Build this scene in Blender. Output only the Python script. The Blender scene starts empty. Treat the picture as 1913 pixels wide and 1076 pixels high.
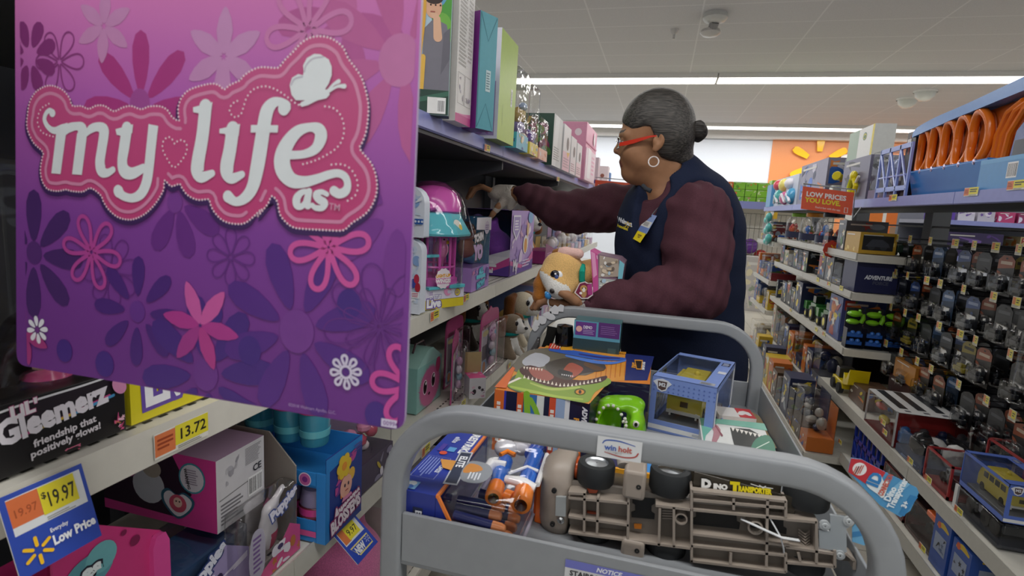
import bpy, math, random
import numpy as np
from mathutils import Vector, Matrix
SC = bpy.context.scene; COL = SC.collection; RND = random.Random(11)
# ---------------------------------------------------------------- camera
F, YAW, PIT, ROL, H = 1021.3, .25595, .14734, .05667, 1.32
_fw = Vector((-math.sin(YAW)*math.cos(PIT), math.cos(YAW)*math.cos(PIT), -math.sin(PIT)))
_r0 = Vector((math.cos(YAW), math.sin(YAW), 0)); _u0 = _r0.cross(_fw)
_r = _r0*math.cos(ROL) + _u0*math.sin(ROL); _u = _u0*math.cos(ROL) - _r0*math.sin(ROL)
cd = bpy.data.cameras.new('camera'); cam = bpy.data.objects.new('camera', cd); COL.objects.link(cam)
cd.sensor_width = 36; cd.lens = 36*F/1913; cd.clip_start = .05; cd.clip_end = 100
mw = Matrix((( _r.x, _u.x, -_fw.x, 0), (_r.y, _u.y, -_fw.y, 0), (_r.z, _u.z, -_fw.z, H), (0, 0, 0, 1)))
cam.matrix_world = mw; SC.camera = cam
cd.dof.use_dof = True; cd.dof.focus_distance = 1.5; cd.dof.aperture_fstop = 9
# ---------------------------------------------------------------- world, lamps, exposure
SC.view_settings.view_transform = 'Standard'; SC.view_settings.look = 'None'
SC.view_settings.gamma = 1; SC.view_settings.use_curve_mapping = False
SC.view_settings.exposure = 0.65
W = bpy.data.worlds.new('world'); SC.world = W; W.use_nodes = True
W.node_tree.nodes['Background'].inputs[0].default_value = (.80, .88, 1, 1)
W.node_tree.nodes['Background'].inputs[1].default_value = .22
CEIL = H+2.2; WALLY = 15.4
ROWS = (9.44, 14.2, 4.7, -.1, -4.9)
for y in ROWS:
    for x in (-5.5, -1.4, 2.7, 6.8):
        ld = bpy.data.lights.new('fluorescent_light', 'AREA'); ld.shape = 'RECTANGLE'
        ld.size = 3.9; ld.size_y = .5; ld.energy = 38; ld.color = (1, .985, .96)
        lo = bpy.data.objects.new('fluorescent_light', ld); COL.objects.link(lo); lo.location = (x, y, CEIL-.085)
# ---------------------------------------------------------------- pixel rays of the photograph
def ray(x, y): return _fw + _r*((x-956.5)/F) - _u*((y-538)/F)
def onX(x, y, X): d = ray(x, y); d = d*(X/d.x); return Vector((d.x, d.y, d.z+H))
def onY(x, y, Y): d = ray(x, y); d = d*(Y/d.y); return Vector((d.x, d.y, d.z+H))
def onZ(x, y, Z): d = ray(x, y); d = d*((Z-H)/d.z); return Vector((d.x, d.y, d.z+H))
# ---------------------------------------------------------------- materials
def lin(c):
    c = c.lstrip('#'); o = []
    if len(c) == 3: c = ''.join(x+x for x in c)
    for i in (0, 2, 4):
        v = int(c[i:i+2], 16)/255; o.append(v/12.92 if v <= .04045 else ((v+.055)/1.055)**2.4)
    return o
_M = {}
def M(c, kind='p', rough=None):
    """p printed card, g glossy plastic, w painted metal, m bare metal, f fabric, u plush, c clear plastic, e lamp, s skin"""
    key = (c, kind, rough)
    if key in _M: return _M[key]
    m = bpy.data.materials.new('mat_%s_%s' % (c.strip('#'), kind)); m.use_nodes = True; _M[key] = m
    nt = m.node_tree; N = nt.nodes; L = nt.links; b = N['Principled BSDF']; col = lin(c)
    if kind == 'c':
        N.remove(b); out = N['Material Output']
        tr = N.new('ShaderNodeBsdfTransparent'); tr.inputs[0].default_value = (*[.55+.45*v for v in col], 1)
        gl = N.new('ShaderNodeBsdfGlossy'); gl.inputs['Roughness'].default_value = .06
        lw = N.new('ShaderNodeLayerWeight'); lw.inputs[0].default_value = .25
        no = N.new('ShaderNodeTexNoise'); no.inputs['Scale'].default_value = 14; bp = N.new('ShaderNodeBump'); bp.inputs['Strength'].default_value = .35; bp.inputs['Distance'].default_value = .02
        tc = N.new('ShaderNodeTexCoord'); L.new(tc.outputs['Object'], no.inputs['Vector']); L.new(no.outputs[0], bp.inputs['Height']); L.new(bp.outputs[0], gl.inputs['Normal'])
        ma = N.new('ShaderNodeMath'); ma.operation = 'MULTIPLY_ADD'; ma.inputs[1].default_value = .5; ma.inputs[2].default_value = .04
        mx = N.new('ShaderNodeMixShader'); L.new(lw.outputs['Fresnel'], ma.inputs[0]); L.new(ma.outputs[0], mx.inputs[0])
        L.new(tr.outputs[0], mx.inputs[1]); L.new(gl.outputs[0], mx.inputs[2]); L.new(mx.outputs[0], out.inputs[0]); return m
    if kind == 'v':
        out = N['Material Output']; tr = N.new('ShaderNodeBsdfTransparent'); mx = N.new('ShaderNodeMixShader'); mx.inputs[0].default_value = .62 if rough is None else rough
        b.inputs['Base Color'].default_value = (*col, 1); b.inputs['Roughness'].default_value = .3; no = N.new('ShaderNodeTexNoise'); no.inputs['Scale'].default_value = 45; bp = N.new('ShaderNodeBump'); bp.inputs['Strength'].default_value = .6; bp.inputs['Distance'].default_value = .01
        L.new(no.outputs[0], bp.inputs['Height']); L.new(bp.outputs[0], b.inputs['Normal']); L.new(tr.outputs[0], mx.inputs[1]); L.new(b.outputs[0], mx.inputs[2]); L.new(mx.outputs[0], out.inputs[0]); return m
    if kind == 'h':
        tc = N.new('ShaderNodeTexCoord'); mp = N.new('ShaderNodeMapping'); mp.inputs['Rotation'].default_value = (0, .35, 0); mp.inputs['Scale'].default_value = (14, 130, 190); no = N.new('ShaderNodeTexNoise'); no.inputs['Scale'].default_value = 1.6; no.inputs['Detail'].default_value = 5; rp = N.new('ShaderNodeValToRGB')
        e = rp.color_ramp.elements; e[0].position = .36; e[0].color = (*[v*.3 for v in col], 1); e[1].position = .8; e[1].color = (*[min(1, v*2.4+.015) for v in col], 1)
        bp = N.new('ShaderNodeBump'); bp.inputs['Strength'].default_value = .4; bp.inputs['Distance'].default_value = .004
        L.new(tc.outputs['Object'], mp.inputs[0]); L.new(mp.outputs[0], no.inputs['Vector']); L.new(no.outputs[0], rp.inputs[0]); L.new(rp.outputs[0], b.inputs['Base Color']); L.new(no.outputs[0], bp.inputs['Height']); L.new(bp.outputs[0], b.inputs['Normal']); b.inputs['Roughness'].default_value = .5; return m
    if kind == 'e':
        b.inputs['Base Color'].default_value = (*col, 1); b.inputs['Emission Color'].default_value = (*col, 1)
        b.inputs['Emission Strength'].default_value = rough or 2.0; return m
    tc = N.new('ShaderNodeTexCoord'); no = N.new('ShaderNodeTexNoise'); L.new(tc.outputs['Object'], no.inputs['Vector'])
    mx = N.new('ShaderNodeMix'); mx.data_type = 'RGBA'
    sc, amp, ro = {'p': (60, .06, .38), 'g': (30, .05, .2), 'w': (45, .07, .36), 'm': (80, .1, .25), 'f': (260, .22, .9), 'u': (330, .38, .95), 's': (70, .14, .55)}[kind]
    no.inputs['Scale'].default_value = sc; no.inputs['Detail'].default_value = 3
    mx.inputs['A'].default_value = (*[max(0, v*(1-amp)) for v in col], 1); mx.inputs['B'].default_value = (*[min(1, v*(1+amp)) for v in col], 1)
    L.new(no.outputs[0], mx.inputs['Factor']); L.new(mx.outputs['Result'], b.inputs['Base Color'])
    b.inputs['Roughness'].default_value = ro if rough is None else rough
    if kind == 'm': b.inputs['Metallic'].default_value = .9
    if kind == 's': b.inputs['Specular IOR Level'].default_value = .35
    if kind in 'fu':
        b.inputs['Specular IOR Level'].default_value = .15
        if kind == 'u': b.inputs['Sheen Weight'].default_value = .3
        bp = N.new('ShaderNodeBump'); bp.inputs['Strength'].default_value = .5 if kind == 'u' else .2; bp.inputs['Distance'].default_value = .004
        L.new(no.outputs[0], bp.inputs['Height']); L.new(bp.outputs[0], b.inputs['Normal'])
    return m
def asM(m): return M(m) if isinstance(m, str) else m
CLEAR = M('#ffffff', 'c')
# ---------------------------------------------------------------- objects
def base(name, label, cat, loc=(0, 0, 0), rz=0, group=None):
    o = bpy.data.objects.new(name, None); COL.objects.link(o); o.location = loc; o.rotation_euler = (0, 0, rz)
    o.empty_display_size = .05; o['label'] = label; o['category'] = cat
    if group: o['group'] = group
    return o
def tag(o, label, cat, group=None):
    o['label'] = label; o['category'] = cat
    if group: o['group'] = group
    return o
def struct(o): o['kind'] = 'structure'; return o
def copytree(o, label=None, loc=None, rz=None, parent=None):
    c = o.copy(); COL.objects.link(c)
    if parent is not None: c.parent = parent; c.matrix_parent_inverse = o.matrix_parent_inverse
    if label: c['label'] = label
    if loc is not None: c.location = loc
    if rz is not None: c.rotation_euler = (0, 0, rz)
    for ch in o.children: copytree(ch, parent=c)
    return c
V = lambda *a: Vector(a)
class MB:
    def __init__(s): s.v = []; s.f = []; s.mi = []; s.mats = []; s.flat = []
    def m(s, m):
        m = asM(m)
        if m not in s.mats: s.mats.append(m)
        return s.mats.index(m)
    def add(s, vs, fs, m, flat=False):
        k = len(s.v); i = s.m(m); s.v += [tuple(p) for p in vs]
        for f in fs: s.f.append([k+j for j in f]); s.mi.append(i); s.flat.append(flat)
        return s
    def box(s, lo, hi, m, T=None, faces=None):
        x0, y0, z0 = lo; x1, y1, z1 = hi
        vs = [V(x, y, z) for z in (z0, z1) for y in (y0, y1) for x in (x0, x1)]
        if T is not None: vs = [T @ p for p in vs]
        fs = [[0, 2, 3, 1], [4, 5, 7, 6], [0, 1, 5, 4], [1, 3, 7, 5], [3, 2, 6, 7], [2, 0, 4, 6]]
        if faces:
            for f, c in zip(fs, faces):
                if c: s.add(vs, [f], c, True)
        else: s.add(vs, fs, m)
        return s
    def poly(s, pts, m): return s.add(pts, [list(range(len(pts)))], m, True)
    def prism(s, pts, o, u, v, d, m, side=None):
        """polygon pts in the frame o,u,v pushed d along the normal"""
        o, u, v = Vector(o), Vector(u), Vector(v); n = u.cross(v).normalized()
        k = len(pts); a = [o+u*p[0]+v*p[1] for p in pts]; b = [p+n*d for p in a]
        s.add(a+b, [list(range(k, 2*k))], m); s.add(a+b, [list(range(k))[::-1]], m)
        s.add(a+b, [[i, (i+1) % k, k+(i+1) % k, k+i] for i in range(k)], side or m); return s
    def tube(s, path, r, m, n=10, closed=False, sq=None, up=(0, 0, 1)):
        P = [Vector(p) for p in path]; k = len(P); rs = r if isinstance(r, (list, tuple)) else [r]*k
        vs = []; prev = None
        for i in range(k):
            t = (P[(i+1) % k]-P[i-1]) if closed else (P[min(i+1, k-1)]-P[max(i-1, 0)])
            t.normalize(); ref = Vector(up)
            if abs(t.dot(ref)) > .97: ref = Vector((0, 1, 0)) if abs(t.y) < .9 else Vector((1, 0, 0))
            if prev is None: a = t.cross(ref).normalized()
            else: a = (prev - t*prev.dot(t)).normalized()
            prev = a; b = t.cross(a)
            if sq:   # rounded rectangle section
                for q in sq: vs.append(P[i]+a*q[0]+b*q[1])
            else:
                for j in range(n):
                    w = 2*math.pi*j/n; vs.append(P[i]+(a*math.cos(w)+b*math.sin(w))*rs[i])
        n = len(sq) if sq else n; fs = []
        for i in range(k if closed else k-1):
            for j in range(n): fs.append([i*n+j, i*n+(j+1) % n, ((i+1) % k)*n+(j+1) % n, ((i+1) % k)*n+j])
        if not closed: fs += [list(range(n))[::-1], [(k-1)*n+j for j in range(n)]]
        return s.add(vs, fs, m)
    def lathe(s, prof, m, o=(0, 0, 0), ax=(0, 0, 1), n=24):
        o = Vector(o); ax = Vector(ax).normalized(); a = ax.orthogonal().normalized(); b = ax.cross(a); vs = []; fs = []
        for r, z in prof:
            for j in range(n):
                w = 2*math.pi*j/n; vs.append(o+ax*z+(a*math.cos(w)+b*math.sin(w))*max(r, 1e-5))
        for i in range(len(prof)-1):
            for j in range(n): fs.append([i*n+j, i*n+(j+1) % n, (i+1)*n+(j+1) % n, (i+1)*n+j])
        return s.add(vs, fs, m)
    def ball(s, c, r, m, n=14, T=None):
        c = Vector(c); r = (r, r, r) if isinstance(r, (int, float)) else r; vs = []; fs = []; h = n//2
        for i in range(h+1):
            p = math.pi*i/h
            for j in range(n):
                w = 2*math.pi*j/n; q = V(r[0]*math.sin(p)*math.cos(w), r[1]*math.sin(p)*math.sin(w), r[2]*math.cos(p))
                vs.append(c+(T @ q if T else q))
        for i in range(h):
            for j in range(n): fs.append([i*n+j, (i+1)*n+j, (i+1)*n+(j+1) % n, i*n+(j+1) % n])
        return s.add(vs, fs, m)
    def build(s, name, parent=None, bevel=0, world=False, ang=38, seg=2):
        me = bpy.data.meshes.new(name); vs = s.v
        if world and parent is not None:
            root = parent
            while root.parent: root = root.parent
            inv = Matrix.Translation(root.location) @ Matrix.Rotation(root.rotation_euler[2], 4, 'Z'); inv.invert()
            vs = [tuple(inv @ Vector(p)) for p in vs]
        me.from_pydata(vs, [], s.f); me.update()
        for m in s.mats: me.materials.append(m)
        me.polygons.foreach_set('material_index', s.mi)
        me.polygons.foreach_set('use_smooth', [not x for x in s.flat])
        me.set_sharp_from_angle(angle=math.radians(ang))
        o = bpy.data.objects.new(name, me); COL.objects.link(o)
        if parent is not None: o.parent = parent
        if bevel:
            md = o.modifiers.new('bevel', 'BEVEL'); md.width = bevel; md.segments = seg; md.limit_method = 'ANGLE'; md.angle_limit = .6
        return o
def smooth(pts, n=6, closed=False):
    """Catmull-Rom through tuples of any length"""
    k = len(pts); out = []
    for i in range(k if closed else k-1):
        g = lambda j: pts[j % k] if closed else pts[min(max(j, 0), k-1)]
        p0, p1, p2, p3 = g(i-1), g(i), g(i+1), g(i+2)
        for q in range(n):
            t = q/n
            out.append(tuple(.5*((2*b)+(c-a)*t+(2*a-5*b+4*c-d)*t*t+(3*b-a-3*c+d)*t**3) for a, b, c, d in zip(p0, p1, p2, p3)))
    if not closed: out.append(tuple(pts[-1]))
    return out
_T = {}
def textmesh(s, bold=0., shear=0.):
    key = (s, bold, shear)
    if key not in _T:
        c = bpy.data.curves.new('t', 'FONT'); c.body = s; c.size = 1; c.offset = bold; c.shear = shear; c.resolution_u = 2
        o = bpy.data.objects.new('t', c); me = o.to_mesh()
        vs = [(p.co.x/.73, p.co.y/.73) for p in me.vertices]; fs = [list(f.vertices) for f in me.polygons]
        o.to_mesh_clear(); bpy.data.objects.remove(o); bpy.data.curves.remove(c)
        w = max([p[0] for p in vs], default=0); g = list(range(len(vs)))
        def root(i):
            while g[i] != i: g[i] = g[g[i]]; i = g[i]
            return i
        for f in fs:
            for j in f[1:]: g[root(j)] = root(f[0])
        ids = {}; isl = [ids.setdefault(root(i), len(ids)) for i in range(len(vs))]
        _T[key] = (vs, fs, w, isl)
    return _T[key]
class Pr:
    """printing laid on a face: frame o,u,v; every call sits a hair above the one before"""
    def __init__(s, o, u, v, n=None, mb=None, step=.00012, lift=.0003, kind='p'):
        s.o, s.u, s.v = Vector(o), Vector(u).normalized(), Vector(v).normalized(); s.n = Vector(n) if n else s.u.cross(s.v).normalized()
        s.mb = mb or MB(); s.h = lift; s.step = step; s.kind = kind; s.clip = None
    def col(s, c): return M(c, s.kind) if isinstance(c, str) else c
    def pt(s, p):
        a, b = p[0], p[1]
        if s.clip: a = min(max(a, s.clip[0]), s.clip[2]); b = min(max(b, s.clip[1]), s.clip[3])
        return s.o+s.u*a+s.v*b+s.n*s.h
    def poly(s, pts, c, up=True):
        s.mb.add([s.pt(p) for p in pts], [list(range(len(pts)))], s.col(c), True)
        if up: s.h += s.step
        return s
    def rect(s, a, b, c, d, col): return s.poly([(a, b), (c, b), (c, d), (a, d)], col)
    def circ(s, a, b, r, col, rb=None, n=20, rot=0):
        rb = rb or r; cr, sr = math.cos(rot), math.sin(rot); P = []
        for i in range(n):
            w = 2*math.pi*i/n; x, y = r*math.cos(w), rb*math.sin(w); P.append((a+x*cr-y*sr, b+x*sr+y*cr))
        return s.poly(P, col)
    def stroke(s, pts, rad, col, flat=False, closed=False, dens=0):
        """ribbon along pts; rad number, or third entry of each point"""
        P = [(p[0], p[1], p[2] if len(p) > 2 else rad) for p in pts]
        if dens: P = smooth(P, dens, closed)
        k = len(P); A = []; B = []
        for i in range(k):
            q0 = P[i-1] if (closed or i) else P[0]; q1 = P[(i+1) % k] if (closed or i < k-1) else P[-1]
            tx, ty = q1[0]-q0[0], q1[1]-q0[1]; l = math.hypot(tx, ty) or 1; nx, ny = -ty/l, tx/l; x, y, r = P[i]
            A.append((x+nx*r, y+ny*r)); B.append((x-nx*r, y-ny*r))
        vs = []; h0 = s.h
        for Q in (A, B):
            for i, p in enumerate(Q): s.h = h0+(0 if closed else i*5e-7); vs.append(s.pt(p))
        s.h = h0+(0 if closed else k*5e-7)
        s.mb.add(vs, [[i, (i+1) % k, k+(i+1) % k, k+i] for i in range(k if closed else k-1)], s.col(col), True)
        if not flat and not closed:
            for i in (0, -1):
                s.h += 2e-6
                x, y, r = P[i]; s.mb.add([s.pt((x+r*math.cos(w*math.pi/8), y+r*math.sin(w*math.pi/8))) for w in range(16)], [list(range(16))], s.col(col), True)
        s.h += s.step; return s
    def dots(s, pts, r, gap, col, closed=False, dens=6):
        P = smooth(pts, dens, closed) if dens else list(pts)
        if closed: P.append(P[0])
        L = [0]
        for a, b in zip(P, P[1:]): L.append(L[-1]+math.hypot(b[0]-a[0], b[1]-a[1]))
        n = max(1, int(L[-1]/gap)); j = 0
        for i in range(n+(0 if closed else 1)):
            d = L[-1]*i/n
            while j < len(L)-2 and L[j+1] < d: j += 1
            t = (d-L[j])/max(L[j+1]-L[j], 1e-9); x = P[j][0]+(P[j+1][0]-P[j][0])*t; y = P[j][1]+(P[j+1][1]-P[j][1])*t
            s.mb.add([s.pt((x+r*math.cos(w*math.pi/4), y+r*math.sin(w*math.pi/4))) for w in range(8)], [list(range(8))], s.col(col), True)
        s.h += s.step; return s
    def text(s, t, a, b, h, col, bold=.012, shear=0, al='L', rot=0, out=None, ow=.05, wmax=None):
        for bo, c in (([(bold+ow, out)] if out else [])+[(bold, col)]):
            vs, fs, w, isl = textmesh(t, bo, shear); sx = h; h0 = s.h
            w0 = textmesh(t, bold, shear)[2]
            if wmax and w0*h > wmax: sx = wmax/w0
            dx = {'L': 0, 'C': -w0*sx/2, 'R': -w0*sx}[al]; cr, sr = math.cos(rot), math.sin(rot); P = []
            for (x, y), il in zip(vs, isl):
                s.h = h0+il*4e-6; x, y = x*sx+dx, y*h; P.append(s.pt((a+x*cr-y*sr, b+x*sr+y*cr)))
            s.h = h0+(max(isl, default=0)+1)*4e-6; s.mb.add(P, fs, s.col(c), True); s.h += s.step
        return s
    def lines(s, a0, b0, a1, b1, n, col, fill=.5, rag=True):
        """rows of unreadable small print as thin bars"""
        for i in range(n):
            y = b1-(b1-b0)*(i+.75)/n; x1 = a1-(a1-a0)*(RND.random()*.3 if rag else 0); s.mb.add([s.pt(p) for p in ((a0, y), (x1, y), (x1, y+(b1-b0)/n*fill), (a0, y+(b1-b0)/n*fill))], [[0, 1, 2, 3]], s.col(col), True)
        s.h += s.step; return s
    def barcode(s, a0, b0, a1, b1, vert=False):
        s.rect(a0, b0, a1, b1, '#f2f2f2'); x = 0.06
        while x < .92:
            w = RND.choice((.012, .02, .035)); q = (a0+(a1-a0)*x, b0+(b1-b0)*.1, a0+(a1-a0)*(x+w), b0+(b1-b0)*.9) if not vert else (a0+(a1-a0)*.1, b0+(b1-b0)*x, a0+(a1-a0)*.9, b0+(b1-b0)*(x+w))
            s.mb.add([s.pt(p) for p in ((q[0], q[1]), (q[2], q[1]), (q[2], q[3]), (q[0], q[3]))], [[0, 1, 2, 3]], s.col('#222222'), True); x += w+RND.choice((.02, .03, .045))
        s.h += s.step; return s
    def spark(s, a, b, r, col='#f7c325', w=.13):
        for i in range(6):
            t = math.pi/2+i*math.pi/3; s.stroke([(a+math.cos(t)*r*.42, b+math.sin(t)*r*.42), (a+math.cos(t)*r, b+math.sin(t)*r)], r*w, col)
        return s
    def build(s, name='print', parent=None, world=False): return s.mb.build(name, parent, world=world)
# ---------------------------------------------------------------- organic shapes from distance fields
def _ax(a): return np.asarray(a, np.float32)
class SD:
    """smooth union of soft primitives on a grid; part() entries are (distance function, blend)"""
    def __init__(s): s.ops = []
    def ell(s, c, r, k=.01, sub=False, rot=None): s.ops.append(('e', _ax(c), _ax(r), k, sub, None if rot is None else np.array(rot.to_3x3().transposed(), np.float32))); return s
    def cap(s, a, b, ra, rb=None, k=.01, sub=False): s.ops.append(('c', _ax(a), _ax(b), ra, ra if rb is None else rb, k, sub)); return s
    def chain(s, pts, k=.01, sub=False):
        for p, q in zip(pts, pts[1:]): s.cap(p[:3], q[:3], p[3], q[3], k, sub)
        return s
    def cut(s, p, n, k=.004): s.ops.append(('p', _ax(p), _ax(Vector(n).normalized()), k)); return s
    def ev(s, X, Y, Z):
        """distance on the grid; each primitive only touches the cells near it"""
        ax = [a.ravel() for a in (X, Y, Z)]; D0 = np.full([len(a) for a in ax], 1., np.float32)
        for o in s.ops:
            if o[0] == 'p':
                d = (X-o[1][0])*o[2][0]+(Y-o[1][1])*o[2][1]+(Z-o[1][2])*o[2][2]; k = o[3]; h = np.maximum(k-np.abs(D0-d), 0)/k; D0 = np.maximum(D0, d)+h*h*k/4; continue
            if o[0] == 'e': m = max(o[2])+max(o[3], .02)+.02; lo, hi = o[1]-m, o[1]+m
            else: m = max(o[3], o[4])+max(o[5], .02)+.02; lo, hi = np.minimum(o[1], o[2])-m, np.maximum(o[1], o[2])+m
            sl = tuple(slice(int(np.searchsorted(a, l)), int(np.searchsorted(a, h))) for a, l, h in zip(ax, lo, hi))
            D = D0[sl]
            if not D.size: continue
            x_, y_, z_ = ax[0][sl[0]][:, None, None], ax[1][sl[1]][None, :, None], ax[2][sl[2]][None, None, :]
            if o[0] == 'e':
                c, r, k, sub, R = o[1:]; x, y, z = x_-c[0], y_-c[1], z_-c[2]
                if R is not None: x, y, z = R[0, 0]*x+R[0, 1]*y+R[0, 2]*z, R[1, 0]*x+R[1, 1]*y+R[1, 2]*z, R[2, 0]*x+R[2, 1]*y+R[2, 2]*z
                q = np.sqrt((x/r[0])**2+(y/r[1])**2+(z/r[2])**2); g = np.sqrt((x/r[0]**2)**2+(y/r[1]**2)**2+(z/r[2]**2)**2)
                d = np.where(g > 1e-6, q*(q-1)/np.maximum(g, 1e-6), -min(r))
            else:
                a, b, ra, rb, k, sub = o[1:]; ab = b-a; l2 = max(float(ab@ab), 1e-12)
                t = np.clip(((x_-a[0])*ab[0]+(y_-a[1])*ab[1]+(z_-a[2])*ab[2])/l2, 0, 1)
                d = np.sqrt((x_-a[0]-ab[0]*t)**2+(y_-a[1]-ab[1]*t)**2+(z_-a[2]-ab[2]*t)**2)-(ra+(rb-ra)*t)
            h = np.maximum(k-np.abs(D-d), 0)/k if not sub else np.maximum(k-np.abs(D+d), 0)/k
            D0[sl] = np.minimum(D, d)-h*h*k/4 if not sub else np.maximum(D, -d)+h*h*k/4
        return D0
def span(lo, hi, h): return np.linspace(lo, hi, max(4, int((hi-lo)/h)+1)).astype(np.float32)
def nets(fn, xs, ys, zs):
    G = fn(xs[:, None, None], ys[None, :, None], zs[None, None, :]); I = G < 0
    nx, ny, nz = G.shape; S = np.zeros((nx-1, ny-1, nz-1, 3), np.float32); C = np.zeros((nx-1, ny-1, nz-1), np.float32)
    ax = (xs, ys, zs)
    for d in range(3):
        a = [slice(None)]*3; b = [slice(None)]*3; a[d] = slice(0, -1); b[d] = slice(1, None); a, b = tuple(a), tuple(b)
        cr = I[a] != I[b]; t = np.where(cr, G[a]/np.where(G[a]-G[b] == 0, 1, G[a]-G[b]), 0)
        pos = []
        for e in range(3):
            sh = [1, 1, 1]; sh[e] = -1
            if e == d: p0 = ax[e][:-1].reshape(sh); p1 = ax[e][1:].reshape(sh); pos.append(p0+(p1-p0)*t)
            else: pos.append(np.broadcast_to(ax[e].reshape(sh), t.shape))
        o = [e for e in range(3) if e != d]
        for i in (0, 1):
            for j in (0, 1):
                sl = [slice(None)]*3; sl[o[0]] = slice(i, G.shape[o[0]]-1+i); sl[o[1]] = slice(j, G.shape[o[1]]-1+j); sl = tuple(sl); c = cr[sl]
                for e in range(3): S[..., e] += np.where(c, pos[e][sl], 0)
                C += c
    idx = -np.ones(C.shape, np.int64); on = C > 0; idx[on] = np.arange(on.sum()); vs = S[on]/C[on][:, None]; fs = []
    for d in range(3):
        o = [(d+1) % 3, (d+2) % 3]; a = [slice(1, -1)]*3; b = [slice(1, -1)]*3; a[d] = slice(0, -1); b[d] = slice(1, None)
        ia, ib = I[tuple(a)], I[tuple(b)]
        w = np.argwhere(ia != ib)
        if not len(w): continue
        flip = ia[tuple(w.T)]; w = w.copy(); w[:, o[0]] += 1; w[:, o[1]] += 1
        q = []
        for i, j in ((-1, -1), (0, -1), (0, 0), (-1, 0)):
            c = w.copy(); c[:, o[0]] += i; c[:, o[1]] += j; q.append(idx[tuple(c.T)])
        q = np.stack(q, 1); q[~flip] = q[~flip][:, ::-1]; fs.append(q)
    return vs, np.concatenate(fs)
def organic(name, fn, lo, hi, h, mats, parent=None, pick=None, grids=None, relax=1, world=False):
    if isinstance(fn, SD): fn = fn.ev
    g = grids or [span(lo[i], hi[i], h) for i in range(3)]
    vs, fs = nets(fn, *g)
    for _ in range(relax):   # light smoothing of the grid steps
        acc = np.zeros_like(vs); n = np.zeros(len(vs), np.float32)
        for i in range(4):
            a, b = fs[:, i], fs[:, (i+1) % 4]; np.add.at(acc, a, vs[b]); np.add.at(n, a, 1); np.add.at(acc, b, vs[a]); np.add.at(n, b, 1)
        vs = vs*.5+acc/np.maximum(n, 1)[:, None]*.5
    wv = vs
    if world: vs = vs-np.array(parent.location, np.float32)
    me = bpy.data.meshes.new(name); me.from_pydata(vs.tolist(), [], fs.tolist()); me.update()
    for m in mats: me.materials.append(asM(m))
    if pick is not None:
        c = wv[fs].mean(1); me.polygons.foreach_set('material_index', np.asarray(pick(c[:, 0], c[:, 1], c[:, 2]), np.int32))
    me.polygons.foreach_set('use_smooth', np.ones(len(fs), bool))
    o = bpy.data.objects.new(name, me); COL.objects.link(o)
    if parent is not None: o.parent = parent
    return o
# ================================================================ the hall
def ramp_mat(name, cols, axis, rough, noise=0):
    m = bpy.data.materials.new(name); m.use_nodes = True; N = m.node_tree.nodes; L = m.node_tree.links; b = N['Principled BSDF']
    tc = N.new('ShaderNodeTexCoord'); sp = N.new('ShaderNodeSeparateXYZ'); L.new(tc.outputs['Generated'], sp.inputs[0]); rp = N.new('ShaderNodeValToRGB')
    src = sp.outputs[axis]
    if noise:
        no = N.new('ShaderNodeTexNoise'); no.inputs['Scale'].default_value = 3; L.new(tc.outputs['Generated'], no.inputs['Vector'])
        ma = N.new('ShaderNodeMath'); ma.operation = 'MULTIPLY_ADD'; ma.inputs[1].default_value = noise; L.new(no.outputs[0], ma.inputs[0]); L.new(src, ma.inputs[2]); src = ma.outputs[0]
    L.new(src, rp.inputs[0]); e = rp.color_ramp.elements
    while len(e) < len(cols): e.new(.5)
    for el, (p, c) in zip(e, cols): el.position = p; el.color = (*lin(c), 1)
    L.new(rp.outputs[0], b.inputs['Base Color']); b.inputs['Roughness'].default_value = rough; return m
def tile_mat(name, c1, c2, size, gap, rough, off=(0, 0)):
    m = bpy.data.materials.new(name); m.use_nodes = True; N = m.node_tree.nodes; L = m.node_tree.links; b = N['Principled BSDF']
    tc = N.new('ShaderNodeTexCoord'); mp = N.new('ShaderNodeMapping'); mp.inputs['Location'].default_value = (*off, 0); br = N.new('ShaderNodeTexBrick')
    br.offset = 0; br.inputs['Scale'].default_value = 1; br.inputs['Brick Width'].default_value = size[0]; br.inputs['Row Height'].default_value = size[1]
    br.inputs['Mortar Size'].default_value = gap; br.inputs['Color1'].default_value = (*lin(c1), 1); br.inputs['Color2'].default_value = (*lin(c1), 1); br.inputs['Mortar'].default_value = (*lin(c2), 1)
    L.new(tc.outputs['Object'], mp.inputs[0]); L.new(mp.outputs[0], br.inputs['Vector'])
    no = N.new('ShaderNodeTexNoise'); no.inputs['Scale'].default_value = 90; no.inputs['Detail'].default_value = 4; L.new(tc.outputs['Object'], no.inputs['Vector'])
    mx = N.new('ShaderNodeMix'); mx.data_type = 'RGBA'; mx.blend_type = 'MULTIPLY'; mx.inputs['Factor'].default_value = .25
    L.new(br.outputs[0], mx.inputs['A']); L.new(no.outputs[0], mx.inputs['B']); L.new(mx.outputs['Result'], b.inputs['Base Color']); b.inputs['Roughness'].default_value = rough; return m
struct(MB().box((-9, -7, -.05), (11, WALLY, 0), tile_mat('floor_tile', '#b9b4a8', '#8f8a80', (.3, .3), .004, .3)).build('floor'))
struct(MB().box((-9, -7, CEIL), (11, WALLY+.1, CEIL+.05), tile_mat('ceiling_tile', '#cbcbcd', '#dcdcdd', (1.22, .61), .009, .95, (.99, .33))).build('ceiling'))
struct(MB().box((-9, WALLY, 0), (11, WALLY+.1, CEIL), '#e0e6f0').build('wall_back'))
struct(MB().box((2.55, WALLY-.02, 0), (11, WALLY, CEIL-.15), M('#e3935c', 'w')).build('trim_1'))
struct(MB().box((-9, WALLY-.25, CEIL-.17), (11, WALLY-.02, CEIL), M('#dedad6', 'w')).build('trim_2'))
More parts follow.
